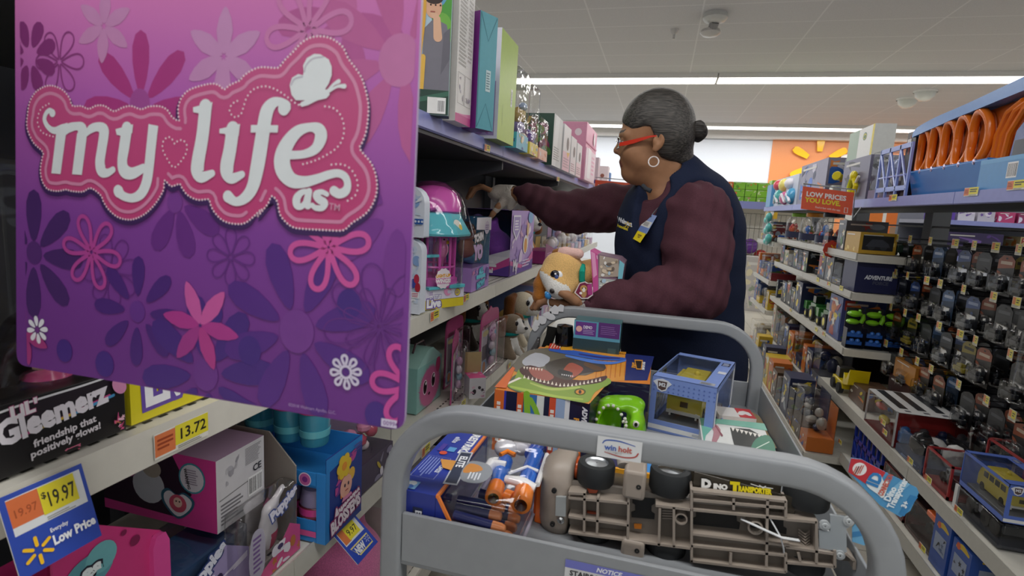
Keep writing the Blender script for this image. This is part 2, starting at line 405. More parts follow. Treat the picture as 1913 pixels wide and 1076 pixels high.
# yellow spark and white letter on the orange wall
t = base('wall_emblem', 'yellow six-ray spark emblem fixed on the orange back wall', 'emblem', (4.02, WALLY-.02, 2.72))
cx, cz = 0, 0
mb = MB(); e0 = onY(1527, 305, WALLY-.03)
for i in range(6):
    w = math.pi/2+i*math.pi/3; a = V(math.cos(w), 0, math.sin(w)); p = V(e0.x, WALLY-.07, e0.z)
    mb = MB(); q = [(-.055, .28), (.055, .28), (.085, .5), (.085, .62), (.05, .68), (-.05, .68), (-.085, .62), (-.085, .5)]
    mb.prism(q, p, a.cross(V(0, 1, 0)), a, -.04, M('#ffc41f', 'g')); mb.build('ray', t, world=True)
e1 = onY(1568, 312, WALLY-.03); mb = MB()
for q in ([(0, 0), (.13, 0), (.13, .75), (0, .75)], [(.13, .6), (.5, .6), (.5, .75), (.13, .75)], [(.13, .3), (.4, .3), (.4, .44), (.13, .44)]):
    mb.prism(q, V(e1.x, WALLY-.03, e1.z-.45), V(1, 0, 0), V(0, 0, 1), .03, M('#f5f5f5', 'g'))
tag(mb.build('wall_letter'), 'white raised letter on the orange wall beside the yellow spark', 'letter')
# continuous fluorescent fixtures
nm = {9.44: 'nearer row', 14.2: 'back wall row'}
for y in ROWS:
    for i, x in enumerate((-5.5, -1.4, 2.7, 6.8)):
        if y < 9 : continue
        t = base('ceiling_light', 'white fluorescent ceiling light, %s of the %s' % (('left end tube', 'second tube from left', 'third tube from left', 'right end tube')[i], nm[y]), 'ceiling light', (x, y, CEIL-.07), group='fluorescent ceiling lights')
        MB().box((-2.04, -.2, .0), (2.04, .2, .07), M('#e8e6e2', 'w')).build('housing', t)
        MB().box((-2.03, -.18, -.012), (2.03, .18, -.001), M('#fffdf8', 'e', 1.6)).build('diffuser', t)
# ceiling fittings
def dome(px, py, label):
    p = onZ(px, py, CEIL-.05); t = base('security_camera', label, 'camera', (p.x, p.y, CEIL))
    MB().lathe([(.001, -.16), (.07, -.15), (.13, -.1), (.15, -.02), (.15, 0)], M('#d9dcd8', 'g'), n=20).build('dome', t)
    MB().lathe([(.165, -.03), (.165, 0), (.001, 0)], M('#f2f2ef', 'w')).build('mount', t)
dome(1728, 176, 'white dome camera on the ceiling right of the light tube joint'); dome(1695, 190, 'dim dome camera on the ceiling behind the white one')
p = onZ(1337, 25, CEIL); t = base('ceiling_speaker', 'round grey fitting hanging from the ceiling above the aisle', 'ceiling fitting', (p.x, p.y, CEIL))
MB().lathe([(.12, 0), (.13, -.05), (.11, -.08), (.05, -.1), (.001, -.1)], M('#c9c9c4', 'w')).build('rim', t); MB().tube([(0, 0, -.09), (-.02, .05, -.16)], .05, M('#8d8b88', 'w')).build('bracket', t)
MB().lathe([(.10, .0), (.11, -.03), (.08, -.06), (.001, -.07)], M('#bdbab5', 'w'), (-.03, .1, -.14)).build('lamp_head', t)
p = onZ(1260, 55, CEIL); tag(MB().lathe([(.05, 0), (.04, -.04), (.015, -.06), (.012, -.1), (.02, -.11), (.001, -.115)], M('#c9c6c2', 'w'), p).build('sprinkler'), 'small sprinkler head on the ceiling above the aisle', 'sprinkler')
# ================================================================ left gondola (front lip plane XL)
XL, XR = -.60, 1.05; ZT, ZA, ZB, ZC = 1.542, 1.014, .646, .22
WH = M('#d9d6cb', 'w'); BLUE = M('#8c93cf', 'w'); DK = M('#2c2e33', 'w', .5); MID = M('#4a4c50', 'w', .5)
def perf(mb, x0, x1, y0, y1, z, m='#3b3a36'):
    y = y0
    while y < y1: mb.box((x0, y, z), (x1, y+.012, z+.0006), m); y += .024
def gondola_left():
    t = base('store_shelf', 'long white toy shelving unit along the left of the aisle', 'shelving', (XL, 2, 0))
    MB().box((-1.10, -.4, 0), (-1.06, 5.6, 1.95), DK).build('back_panel', t, world=True)
    for y in (-.4, .82, 2.04, 3.26, 4.48, 5.57): MB().box((-1.06, y, 0), (-1.02, y+.03, 1.95), MID).build('upright', t, world=True)
    for y in (.9, 2.12, 3.34): MB().prism([(0, 0), (.4, 0), (.4, -.03), (.05, -.12), (0, -.12)], (-1.02, y, ZT-.05), (1, 0, 0), (0, 0, 1), .012, MID).build('bracket', t, world=True)
    for nm, z, top, lip, h in (('shelf', ZT, DK, BLUE, .036), ('shelf', ZA, WH, WH, .045), ('shelf', ZB, WH, WH, .045), ('shelf', ZC, WH, WH, .05)):
        mb = MB().box((-1.015, -.4, z-.05), (XL-.006, 5.6, z-.004), top)
        if top is WH: perf(mb, XL-.035, XL-.03, -.3, 3.5, z-.0036); perf(mb, XL-.06, XL-.055, -.3, 3.5, z-.0036)
        lab = {ZT: 'dark shelf board with lavender front rail, top of the left unit', ZA: 'white shelf board behind the flowered sign, middle of the left unit', ZB: 'white shelf board holding the blue display, lower left unit', ZC: 'white bottom shelf board of the left unit holding pink plush toys'}[z]
        s = base('shelf_board', lab, 'shelf', (XL, 2, z)); mb.build('board', s, world=True)
        mb = MB()
        for y0, y1 in ((-.4, .80), (.803, 2.03), (2.033, 3.26), (3.263, 5.6)):
            mb.prism([(0, 0), (.004, .003), (.006, -h), (.0, -h-.004), (-.008, -h+.002), (-.006, -.004)], (XL-.002, y1, z), (1, 0, 0), (0, 0, 1), y1-y0, lip)
        mb.build('price_rail', s, world=True)
gondola_left()
# ================================================================ right gondola
def gondola_right():
    t = base('store_shelf', 'long toy shelving unit with hanging hooks along the right of the aisle', 'shelving', (XR, 3, 0))
    BX = 1.50
    MB().box((BX, 3.3, 0), (BX+.03, 6.4, 1.17), DK).build('back_panel', t, world=True)
    MB().box((BX, -.2, 0), (BX+.03, 3.3, 1.27), M('#232428', 'w', .6)).build('pegboard', t, world=True)
    for y in (.1, 1.35, 2.55, 3.6, 4.85, 6.05): MB().box((BX-.03, y, 0), (BX+.06, y+.10, 1.50), MID).build('upright', t, world=True)
    MB().tube([(BX-.02, .1, 1.34), (BX-.02, 6.1, 1.34)], .006, MID, 6).build('cross_bar', t, world=True)
    def shelf(lab, z, y0, y1, lip, h, xf=XR, top=WH):
        s = base('shelf_board', lab, 'shelf', (xf, (y0+y1)/2, z)); MB().box((xf+.005, y0, z-.045), (BX-.035, y1, z-.004), top).build('board', s, world=True)
        mb = MB(); n = max(1, round((y1-y0)/1.22)); d = (y1-y0)/n
        for i in range(n): mb.prism([(0, 0), (.006, -.004), (.006, -h), (0, -h-.004), (-.005, -h), (-.004, .003)], (xf, y0+d*i+d-.002, z), (1, 0, 0), (0, 0, 1), d-.004, lip)
        mb.build('price_rail', s, world=True)
    shelf('long dark shelf board with lavender rail, top of the right unit', 1.464, -.2, 6.35, BLUE, .04, top=DK)
    G = M('#b9b7ae', 'w')
    for z, lab in ((1.174, 'grey white shelf board holding the clear jars'), (.961, 'grey white shelf board holding the navy lettered box'), (.645, 'grey white shelf board holding the green tractor toys')): shelf(lab, z, 3.36, 5.48, G, .034)
    shelf('low grey white shelf board under the yellow digger boxes', .27, 3.8, 5.48, G, .035)
    for z, lab in ((1.13, 'far end shelf board beside the teal packs'), (.77, 'far end shelf board at ball bin height'), (.49, 'lowest far end shelf board past the tractors')): shelf(lab, z, 5.52, 6.4, G, .034, XR-.02)
    shelf('near shelf board with the yellow van box, right side', .379, -.2, 3.72, G, .05); shelf('near bottom shelf board on the right, under the yellow van box shelf', .14, -.2, 3.10, G, .05, XR-.02)
    shelf('low base shelf board under the digger shelf, far right', .10, 3.13, 5.48, G, .05, .86)
gondola_right()
# ================================================================ aisle flag sign (hangs across the aisle end of the left shelf)
SY, SK, SZ = .38, .0455, 1.476      # the sign hangs with its foot a little towards the aisle mouth
def onS(x, y, d=0):
    q = ray(x, y); t = (SY-d+(H-SZ)*SK)/(q.y-SK*q.z); return V(q.x*t, q.y*t, H+q.z*t)
def sgn():
    BLc, BRc, TL_, TR_ = onS(31, 681), onS(755, 806), onS(28, 2), onS(787, 2); t = base('hanging_sign', 'big purple and pink flowered shelf sign with white script lettering', 'sign', BLc)
    U = V(1, 0, 0); Vv = V(0, SK, 1).normalized(); x0, z0 = BLc.x, BLc.z; lc = lambda p: (p.x-x0, (p-BLc).dot(Vv))
    h = 1.62-z0; up = lambda p, q: (p[0]+(q[0]-p[0])*(h-p[1])/(q[1]-p[1]), h)
    c = [lc(BLc), lc(BRc), up(lc(BRc), lc(TR_)), up(lc(BLc), lc(TL_))]; w = c[1][0]; P = []; r = .012
    for i in range(4):
        p, a_, b_ = V(*c[i], 0), V(*c[i-1], 0), V(*c[(i+1) % 4], 0); d0, d1 = (a_-p).normalized()*r, (b_-p).normalized()*r
        for k in range(6): tt = k/5; q = (p+d0)*(1-tt)**2+p*2*tt*(1-tt)+(p+d1)*tt*tt; P.append((q.x, q.y))
    m = bpy.data.materials.new('sign_print'); m.use_nodes = True; N = m.node_tree.nodes; L = m.node_tree.links; bs = N['Principled BSDF']
    tc = N.new('ShaderNodeTexCoord'); sp = N.new('ShaderNodeSeparateXYZ'); L.new(tc.outputs['Generated'], sp.inputs[0])
    r1 = N.new('ShaderNodeValToRGB'); L.new(sp.outputs[2], r1.inputs[0])
    for el, (p, cc) in zip([r1.color_ramp.elements[0], r1.color_ramp.elements.new(.3), r1.color_ramp.elements.new(.52), r1.color_ramp.elements.new(.74), r1.color_ramp.elements[-1]], ((0, '#6d3388'), (.3, '#85439f'), (.52, '#b863b8'), (.74, '#df80bd'), (1, '#de6a9f'))): el.position = p; el.color = (*lin(cc), 1)
    L.new(r1.outputs[0], bs.inputs['Base Color']); bs.inputs['Roughness'].default_value = .42
    MB().prism(P, (0, 0, 0), U, Vv, -.003, m, '#b9a5c9').build('panel', t)
    pr = Pr((0, 0, 0), U, Vv, lift=4e-5); pr.clip = (max(c[0][0], c[3][0])+.001, .001, min(c[1][0], c[2][0])-.001, h-.001)
    pr.step = 4e-6
    def S(x, y): return lc(onS(x, y, .0006))
    o = S(400, 400); k = (S(401, 400)[0]-o[0])      # metres per picture px
    A = lambda x, y: S(40+x*.2602, 150+y*.2602)
    B = lambda x, y: S(320+x*.2602, 150+y*.2602)
    C = lambda x, y: S(440+x*.2276, 50+y*.2278)
    D = lambda x, y: S(480+x*.1951, 260+y*.1952)
    # flowers -------------------------------------------------------
    def petals(cx, cy, n, r0, r1, wd, col, rot=0, pointed=False, pts=12, only=None):
        c = S(cx, cy)
        for i in range(n):
            if only and i not in only: continue
            t_ = rot+2*math.pi*i/n; L_ = (r1-r0)*k; P = []
            for j in range(pts):
                q = 2*math.pi*j/pts; u_ = (1-math.cos(q))/2; v_ = math.sin(q)*(.5+.5*u_ if not pointed else 1-.35*abs(u_-.45))*wd*k
                if pointed: v_ *= abs(math.sin(q))**.35
                x, y = r0*k+u_*L_, v_; P.append((c[0]+x*math.cos(t_)-y*math.sin(t_), c[1]+x*math.sin(t_)+y*math.cos(t_)))
            pr.poly(P, col if isinstance(col, str) else col[i % len(col)])
        pr.h += pr.step
    def loops(cx, cy, n, r0, r1, wd, rad, col, rot=0, only=None):
        c = S(cx, cy)
        for i in range(n):
            if only and i not in only: continue
            t_ = rot+2*math.pi*i/n; P = []
            for j in range(16):
                q = 2*math.pi*j/16; u_ = (1-math.cos(q))/2; x, y = (r0+u_*(r1-r0))*k, math.sin(q)*(.25+.75*u_)*wd*k
                P.append((c[0]+x*math.cos(t_)-y*math.sin(t_), c[1]+x*math.sin(t_)+y*math.cos(t_)))
            pr.stroke(P, rad*k, col, closed=True, dens=2)
    def disc(cx, cy, r, col): c = S(cx, cy); pr.circ(c[0], c[1], r*k, col, r*k*1.12)
    R_ = math.radians
    petals(262, 200, 8, 20, 118, 22, '#b03f86', R_(90), only=(0, 1, 2, 6, 7)); disc(260, 192, 20, '#a8529c')
    petals(640, 10, 8, 26, 110, 24, '#b9599a', R_(60), only=(3, 4, 5, 6)); disc(640, 12, 22, '#c76aa6')
    petals(748, 110, 8, 28, 145, 28, '#c0619d', R_(14), only=(0, 1, 2, 3, 4, 5, 6)); disc(746, 112, 32, '#c878ae')
    petals(193, 48, 6, 3, 58, 12, '#c98bbb', R_(25), True); petals(417, 105, 6, 3, 72, 15, '#c98fc0', R_(28), True)
    loops(110, 115, 6, 5, 52, 17, 1.3, '#8f3f80', 0); loops(575, 55, 6, 8, 70, 20, 4, '#cf7db4', R_(10))
    petals(55, 105, 8, 16, 60, 16, '#8a3a7c', R_(20)); petals(62, 475, 8, 22, 112, 23, '#4c2a6c', R_(-2)); disc(63, 472, 18, '#5a3078')
    petals(330, 375, 8, 16, 92, 22, '#6c3288', R_(-74), only=(0, 1, 2, 7)); disc(326, 378, 15, '#7d4197')
    petals(740, 395, 6, 24, 120, 30, '#7c3c95', R_(215), only=(0, 1, 5)); loops(430, 480, 8, 4, 44, 14, .9, '#6b3588', 0); loops(205, 505, 8, 4, 60, 18, .9, '#6b3384', .2)
    petals(256, 582, 8, 26, 92, 17, '#4f2a7c', R_(88)); disc(256, 582, 16, '#6a3790')
    petals(384, 700, 8, 30, 130, 27, '#4d2d82', R_(10)); disc(384, 700, 24, '#71398f')
    petals(554, 619, 8, 34, 138, 27, '#5a2f88', R_(20)); disc(554, 619, 30, '#7b4096')
    for x, y, r in ((466, 655, 21), (652, 568, 20), (702, 775, 18), (398, 585, 18), (120, 655, 18), (195, 680, 20)): disc(x, y, r, '#4a2d83')
    loops(708, 611, 8, 4, 92, 26, 1.0, '#6a3387', .2); loops(708, 611, 8, 4, 60, 14, .9, '#6a3387', .5)
    loops(171, 471, 6, 6, 62, 17, 3.4, '#b8489c', R_(50)); loops(614, 462, 6, 6, 66, 18, 4.4, '#d65aa6', R_(12), only=(0, 1, 2, 3, 4, 5)); loops(768, 722, 6, 4, 62, 19, 4.4, '#cf4fa0', R_(60), only=(1, 2, 3, 0))
    petals(374, 608, 6, 2, 74, 14, ('#b53f93', '#d25fa8', '#cf5fa9', '#b43c92', '#a63c8e', '#b9418f'), R_(-8), True)
    petals(45, 622, 6, 2, 58, 12, '#a83a7e', R_(100), True, only=(0, 3, 4))
    petals(70, 616, 8, 6, 25, 6, '#eceaf3', R_(98)); disc(70, 616, 4.5, '#7a3f8e')
    loops(646, 695, 8, 10, 25, 6, 2.1, '#dcd3ea', R_(8)); c = S(646, 695); pr.stroke([(c[0]+9*k*math.cos(i*math.pi/8), c[1]+9*k*math.sin(i*math.pi/8)) for i in range(16)], 2*k, '#dcd3ea', closed=True)
    # logo badge -----------------------------------------------------
    out = [A(*q) for q in ((45, 250), (60, 160), (110, 80), (200, 38), (290, 65), (345, 125), (368, 182), (430, 185), (485, 205), (540, 182), (600, 185), (665, 222), (730, 195), (790, 185), (860, 208), (920, 188), (1000, 188), (1050, 215), (1085, 265), (1132, 290), (1128, 250), (1130, 180))]
    out += [B(*q) for q in ((85, 110), (150, 60), (280, 25), (340, 35), (382, 65), (420, 35), (495, 0))]
    out += [C(*q) for q in ((60, 410), (130, 360), (210, 332), (330, 338), (365, 325), (410, 268), (480, 200), (540, 135), (610, 92), (700, 78), (790, 98), (880, 165), (930, 265), (990, 345), (1045, 440), (1085, 590), (1092, 700), (1075, 850), (1045, 940), (1020, 990))]
    out += [D(*q) for q in ((1010, 125), (1085, 215), (1130, 310), (1150, 415), (1145, 520), (1110, 620), (1060, 695), (990, 752), (915, 800), (850, 860), (800, 875), (700, 872), (560, 865), (440, 858), (355, 845), (285, 800), (225, 725), (205, 640), (195, 595), (145, 545), (105, 620), (50, 690), (0, 745))]
    out += [B(*q) for q in ((690-40, 925), (540, 1020), (450, 1030), (370, 1005), (310, 945), (280, 885), (270, 855), (190, 858), (120, 825), (80, 775), (60, 745), (0, 760))]
    out += [A(*q) for q in ((1030, 720), (1020, 790), (960, 890), (880, 965), (790, 1000), (700, 985), (630, 930), (590, 870), (570, 825), (500, 775), (440, 800), (360, 795), (320, 785), (260, 795), (190, 780), (150, 720), (138, 640), (150, 560), (155, 515), (90, 450), (50, 370), (40, 310))]
    O = smooth(out, 4, True)
    def inset(P, d):
        R2 = []; n = len(P)
        for i in range(n):
            a, b = P[i-2], P[(i+2) % n]; tx, ty = b[0]-a[0], b[1]-a[1]; l = math.hypot(tx, ty) or 1; R2.append((P[i][0]+ty/l*d, P[i][1]-tx/l*d))
        keep = []
        for q in R2:
            if min((q[0]-p[0])**2+(q[1]-p[1])**2 for p in P) > (abs(d)*.9)**2: keep.append(q)
        return keep
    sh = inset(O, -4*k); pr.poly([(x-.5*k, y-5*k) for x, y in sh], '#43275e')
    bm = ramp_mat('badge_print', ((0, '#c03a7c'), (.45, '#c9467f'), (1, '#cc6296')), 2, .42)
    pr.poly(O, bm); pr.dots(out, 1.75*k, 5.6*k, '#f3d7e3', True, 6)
    ins = inset(O, 12.5*k); run = [ins[0]]
    for q in ins[1:]+[ins[0]]:
        if math.hypot(q[0]-run[-1][0], q[1]-run[-1][1]) > 9*k:
            if len(run) > 2: pr.stroke(run, 2.7*k, '#dc8fb4')
            run = []
        run.append(q)
    if len(run) > 2: pr.stroke(run, 2.7*k, '#dc8fb4')
    Wt = '#e9eff2'
    def st(f, pts, flat=False, dens=5): pr.stroke([(*f(p[0], p[1]), p[2]*.2602*k) for p in pts], 0, Wt, flat=flat, dens=dens)
    def pg(f, pts): pr.poly([f(*p) for p in pts], Wt)
    st(A, [(226, 236, 26), (205, 218, 17), (180, 240, 15), (170, 285, 16), (195, 335, 18), (240, 362, 22), (300, 345, 26), (330, 325, 16)])
    pg(A, [(258, 345), (338, 308), (322, 400), (285, 674), (219, 668)])
    st(A, [(315, 385, 12), (345, 345, 28), (400, 330, 26), (440, 345, 36), (440, 390, 36)]); pg(A, [(404, 380), (478, 370), (438, 680), (368, 675)])
    st(A, [(465, 395, 12), (500, 352, 26), (550, 335, 28), (592, 352, 38), (596, 395, 38), (580, 500, 37), (568, 590, 38), (582, 650, 40), (620, 665, 26), (662, 642, 20)])
    pg(A, [(680, 352), (806, 316), (800, 380), (722, 400), (688, 392)])
    st(A, [(762, 345, 40), (742, 480, 40), (728, 585, 38), (745, 650, 44), (800, 668, 36), (880, 630, 26)], dens=5)
    st(A, [(952, 322, 37), (938, 450, 36), (918, 640, 36), (900, 740, 36), (862, 815, 33), (800, 846, 27), (735, 830, 28), (702, 795, 38)], flat=True); st(A, [(702, 800, 38), (700, 795, 38)], dens=0)
    pg(B, [(160, 195), (300, 157), (288, 250), (208, 250), (200, 238), (162, 230)])
    st(B, [(250, 190, 44), (228, 400, 44), (195, 590, 46), (195, 660, 46), (225, 695, 34), (298, 668, 21)])
    pg(B, [(350, 350), (498, 314), (488, 400), (396, 400), (388, 385), (350, 382)])
    st(B, [(446, 350, 44), (425, 500, 44), (404, 610, 46), (408, 670, 44), (442, 704, 32), (512, 676, 21)])
    st(B, [(812, 205, 38), (830, 185, 30), (790, 155, 22), (735, 165, 32), (692, 220, 42), (670, 320, 44), (650, 450, 46), (622, 620, 46), (590, 760, 40), (540, 838, 34), (470, 872, 26), (412, 835, 36)])
    pg(B, [(577, 322), (772, 324), (768, 376), (574, 376)])
    st(B, [(855, 538, 24), (960, 530, 23), (1040, 490, 30), (1078, 410, 38), (1062, 355, 36), (1000, 338, 24), (910, 370, 34), (835, 460, 44), (800, 560, 52), (812, 650, 52), (870, 718, 42), (960, 730, 32), (1060, 705, 26), (1130, 680, 24), (1200, 668, 22), (1250, 692, 22), (1270, 745, 22), (1255, 795, 26), (1210, 815, 26), (1172, 795, 28)])
    st(D, [(512, 502, 14), (440, 508, 17), (388, 565, 25), (392, 630, 25), (440, 640, 17), (490, 570, 15)]); st(D, [(506, 500, 19), (485, 600, 24), (492, 645, 17), (528, 630, 10)])
    st(D, [(676, 528, 14), (625, 506, 15), (572, 530, 21), (600, 575, 24), (655, 610, 22), (632, 656, 18), (570, 658, 16), (535, 632, 14)])
    q = D(692, 672); pr.text('TM', q[0], q[1], 10*k, '#dba0bd', rot=-.06)
    pg(C, [(565, 370), (560, 320), (590, 260), (650, 225), (700, 228), (770, 270), (795, 330), (795, 400), (770, 470), (740, 515), (775, 520), (778, 560), (750, 590), (680, 605), (600, 645), (550, 658), (530, 640), (545, 620), (575, 605), (500, 605), (465, 560), (450, 480), (470, 420), (520, 390), (560, 400)])
    f = .875; st(C, [(765, 525, 9*f), (810, 475, 9*f), (852, 450, 14*f)]); st(C, [(775, 530, 9*f), (840, 492, 9*f), (898, 490, 15*f)]); pr.h += pr.step
    pr.stroke([C(*q) for q in ((572, 370), (585, 320), (640, 265), (725, 250))], 1.2*k, '#c9c5d2', dens=4); pr.stroke([C(*q) for q in ((462, 480), (490, 430), (555, 412))], 1.2*k, '#c9c5d2', dens=4)
    dw = '#f3dde8'; dt = lambda f, P: pr.dots([f(*q) for q in P], 1.6*k, 6.9*k, dw)
    dt(B, ((480, 150), (440, 175), (425, 225), (460, 265), (505, 245), (525, 190), (550, 120), (600, 65), (680, 45), (760, 70), (830, 115), (880, 155), (920, 178)))
    dt(C, ((740, 655), (810, 670), (870, 730), (897, 830), (880, 930), (830, 1000), (735, 1062), (640, 1105), (560, 1128)))
    dt(D, ((720, 245), (805, 240), (885, 270), (945, 345), (972, 440), (950, 535), (875, 590))); dt(A, ((1105, 455), (1075, 410), (1030, 430), (1020, 490), (1045, 550), (1098, 625), (1150, 585), (1190, 520), (1192, 460), (1160, 430), (1125, 440))); dt(A, ((205, 170), (150, 205), (125, 270), (130, 330), (165, 380), (235, 405)))
    q, q2 = S(430, 738), S(705, 787); ro = math.atan2(q2[1]-q[1], q2[0]-q[0])
    pr.text('\u00a92018 Walmart Apollo, LLC.', q[0]+(q2[0]-q[0])*.42, q[1]+(q2[1]-q[1])*.42, 5*k, '#a98cc0', rot=ro, wmax=(q2[0]-q[0])*.4)
    q = S(713, 795); pr.rect(q[0], q[1], q[0]+29*k, q[1]+12*k, '#d8cfe6'); pr.text('00994', q[0]+3*k, q[1]+2.5*k, 7*k, '#7a4a96')
    pr.build('artwork', t)
    MB().box((x0-.03, SY-.004, 1.52), (x0+.04, SY+.012, 1.56), M('#d8d8d8', 'w')).build('mounting_clip', t, world=True)
sgn()
# ================================================================ stocking cart
CX0, CX1, CY0, CY1, CZ, TZ = -.318, .278, .60, 1.44, .92, .858
GR = M('#8e9296', 'w', .42)
def rr(w, h, r, n=4):
    P = []
    for cx, cy, s in ((w-r, h-r, 0), (-w+r, h-r, 90), (-w+r, -h+r, 180), (w-r, -h+r, 270)):
        for i in range(n+1): a = math.radians(s+90*i/n); P.append((cx+r*math.cos(a), cy+r*math.sin(a)))
    return P
def cart():
    t = base('stocking_cart', 'grey metal stocking cart full of toys in the middle of the aisle', 'cart', ((CX0+CX1)/2, 1.02, 0))
    s = .0146
    for y, ztop in ((CY0+s, 1.072), (CY1-s, 1.068)):
        x0, x1, r = CX0+s, CX1-s, .105; P = [(x0, y, .14), (x0, y, .5), (x0, y, .8), (x0, y, ztop-s-r)]
        for i in range(1, 10): a = math.pi-math.pi/2*i/10; P.append((x0+r+r*math.cos(a), y, ztop-s-r+r*math.sin(a)))
        P += [(x0+r, y, ztop-s), ((x0+x1)/2, y, ztop-s), (x1-r, y, ztop-s)]
        for i in range(1, 10): a = math.pi/2-math.pi/2*i/10; P.append((x1-r+r*math.cos(a), y, ztop-s-r+r*math.sin(a)))
        P += [(x1, y, ztop-s-r), (x1, y, .8), (x1, y, .5), (x1, y, .14)]
        fr = MB().tube(P, 0, GR, sq=rr(s, s, .0055), up=(0, 1, 0)).build('end_frame', t, world=True, ang=50)
        if y > 1:   # torn white sticker on the far bend
            mb = MB(); rr_ = random.Random(3)
            for px, py, q in ((1003, 603, 9), (1013, 596, 10), (1024, 588, 10), (1036, 580, 10), (1047, 577, 9), (999, 611, 8), (1030, 592, 8)):
                c = onY(px, py, CY1-2*s-.001); mb.poly([c+V(q*.0013*rr_.uniform(.6, 1.2)*math.cos(k*.785), -.0002*q, q*.0013*rr_.uniform(.6, 1.2)*math.sin(k*.785)) for k in range(8)], '#d9dadd')
            mb.build('torn_sticker', fr, world=True)['label'] = 'torn white paper sticker'
    for nm, zt, zf in (('tray', CZ, TZ), ('tray', .40, .34)):
        mb = MB().box((CX0+.01, CY0+.006, zf-.012), (CX1-.01, CY1-.006, zf), GR)
        mb.box((CX0+.03, CY0+.004, zf-.006), (CX1-.03, CY0+.010, zt), GR); mb.box((CX0+.03, CY1-.012, zf-.006), (CX1-.03, CY1-.006, zt), GR)
        mb.box((CX0+.001, CY0+.034, zf-.006), (CX0+.005, CY1-.034, zt), GR); mb.box((CX1-.005, CY0+.034, zf-.006), (CX1-.001, CY1-.034, zt), GR)
        mb.build(nm, t, world=True, bevel=.0012)
    for x in (CX0+.03, CX1-.03):
        for y in (CY0+.04, CY1-.04):
            c = MB().box((x-.015, y-.02, .07), (x+.015, y+.02, .14), M('#77797c', 'm')).build('caster', t, world=True)
            MB().lathe([(.001, -.015), (.05, -.015), (.055, 0), (.05, .015), (.001, .015)], M('#2b2b2d', 'g'), (x, y, .055), (1, 0, 0)).build('wheel', c, world=True)
    # maker's plate on the handle bar
    a, b = onY(1114, 822, CY0-.0005), onY(1199, 865, CY0-.0005); w, h = .0497, .0245; o = V(a.x, CY0-.0008, b.z-.000)
    o = onY(1114, 851, CY0-.0008); pr = Pr(o, (1, 0, 0), (0, 0, 1), (0, -1, 0), lift=.0004); pr.rect(0, 0, w, h, '#dfe2e4')
    pr.stroke([(.006, .0165, .0006), (.010, .0205, .0008), (.024, .0215, .0008), (.042, .0185, .0004)], 0, '#3c5fb0', dens=4); pr.stroke([(.046, .0105, .0008), (.042, .0055, .0008), (.028, .0035, .0007), (.009, .0065, .0004)], 0, '#b5443f', dens=4)
    pr.text('win', .0085, .0095, .0068, '#3f62b4', .03); pr.text('holt', .0238, .0095, .0068, '#bf5a50', .03); pr.text('EQUIPMENT', .012, .0062, .0022, '#b9b4b4', wmax=.026)
    pr.build('maker_plate', t, world=True)['label'] = 'white plate with blue and red lettering'
    o = onY(1055, 1125, CY0+.003); p0 = onY(1057, 1041, CY0+.003); hh = p0.z-o.z; pr = Pr((p0.x, CY0+.0035, p0.z-.052), (1, 0, 0), (0, 0, 1), (0, -1, 0), lift=.0004)
    pr.rect(0, 0, .104, .05, '#d2d4d6'); pr.rect(0, .0395, .104, .05, '#6f74c0'); pr.text('NOTICE', .037, .0420, .0058, '#eef0f6', .03, .25); pr.text('STAIRS MUST BE', .006, .0305, .0068, '#33343a', .035, wmax=.068); pr.text('UPRIGHT', .006, .0205, .0068, '#33343a', .035, wmax=.045)
    pr.build('notice_sticker', t, world=True)['label'] = 'white and violet notice sticker'
cart()
# ================================================================ boxes and packs
def carton(name, label, cat, lo, hi, faces, group=None, rz=0, part='box', bev=.0008):
    """faces: bottom, top, -Y, +X, +Y, -X"""
    t = base(name, label, cat, ((lo[0]+hi[0])/2, (lo[1]+hi[1])/2, lo[2]), rz, group); w, d, h = ((hi[0]-lo[0])/2, (hi[1]-lo[1])/2, hi[2]-lo[2])
    if isinstance(faces, str): faces = [faces]*6
    MB().box((-w, -d, 0), (w, d, h), faces[2] or CLEAR, faces=faces).build(part, t, bevel=bev if bev and None not in faces else 0, seg=1)
    t_ = {'w': 2*w, 'd': 2*d, 'h': h, 't': t}
    t_['S'] = Pr((-w, -d, 0), (1, 0, 0), (0, 0, 1)); t_['E'] = Pr((w, -d, 0), (0, 1, 0), (0, 0, 1)); t_['T'] = Pr((-w, -d, h), (1, 0, 0), (0, 1, 0)); t_['W'] = Pr((-w, d, 0), (0, -1, 0), (0, 0, 1))
    def done(nm='printing'):
        for k in 'SETW':
            if t_[k].mb.f: t_[k].build({'S': 'end_printing', 'T': 'top_printing'}.get(k, nm), t)
        return t
    t_['done'] = done; return t_
def art(pr, a0, b0, a1, b1, pal, n=9, rnd=None):
    """loose picture printing: blobs, streaks and stars"""
    r = rnd or RND; w, h = a1-a0, b1-b0; old = pr.clip; pr.clip = (a0, b0, a1, b1); m = min(w, h)
    for i in range(n):
        c = r.choice(pal); x, y = a0+w*r.random(), b0+h*r.random(); k = r.random()
        if k < .45: pr.circ(x, y, m*r.uniform(.08, .3), c, m*r.uniform(.06, .24), 12, r.random()*3)
        elif k < .8: pr.stroke([(x, y, m*.02), (x+w*r.uniform(-.3, .3), y+h*r.uniform(-.2, .2), m*.08), (x+w*r.uniform(-.4, .4), y+h*r.uniform(-.3, .3), m*.02)], 0, c, dens=4)
        else: pr.poly([(x+m*.2*(1 if j % 2 else .45)*math.cos(j*math.pi/5), y+m*.2*(1 if j % 2 else .45)*math.sin(j*math.pi/5)) for j in range(10)], c)
    pr.clip = old; return pr
def P(x, y, Y): return onY(x, y, Y)
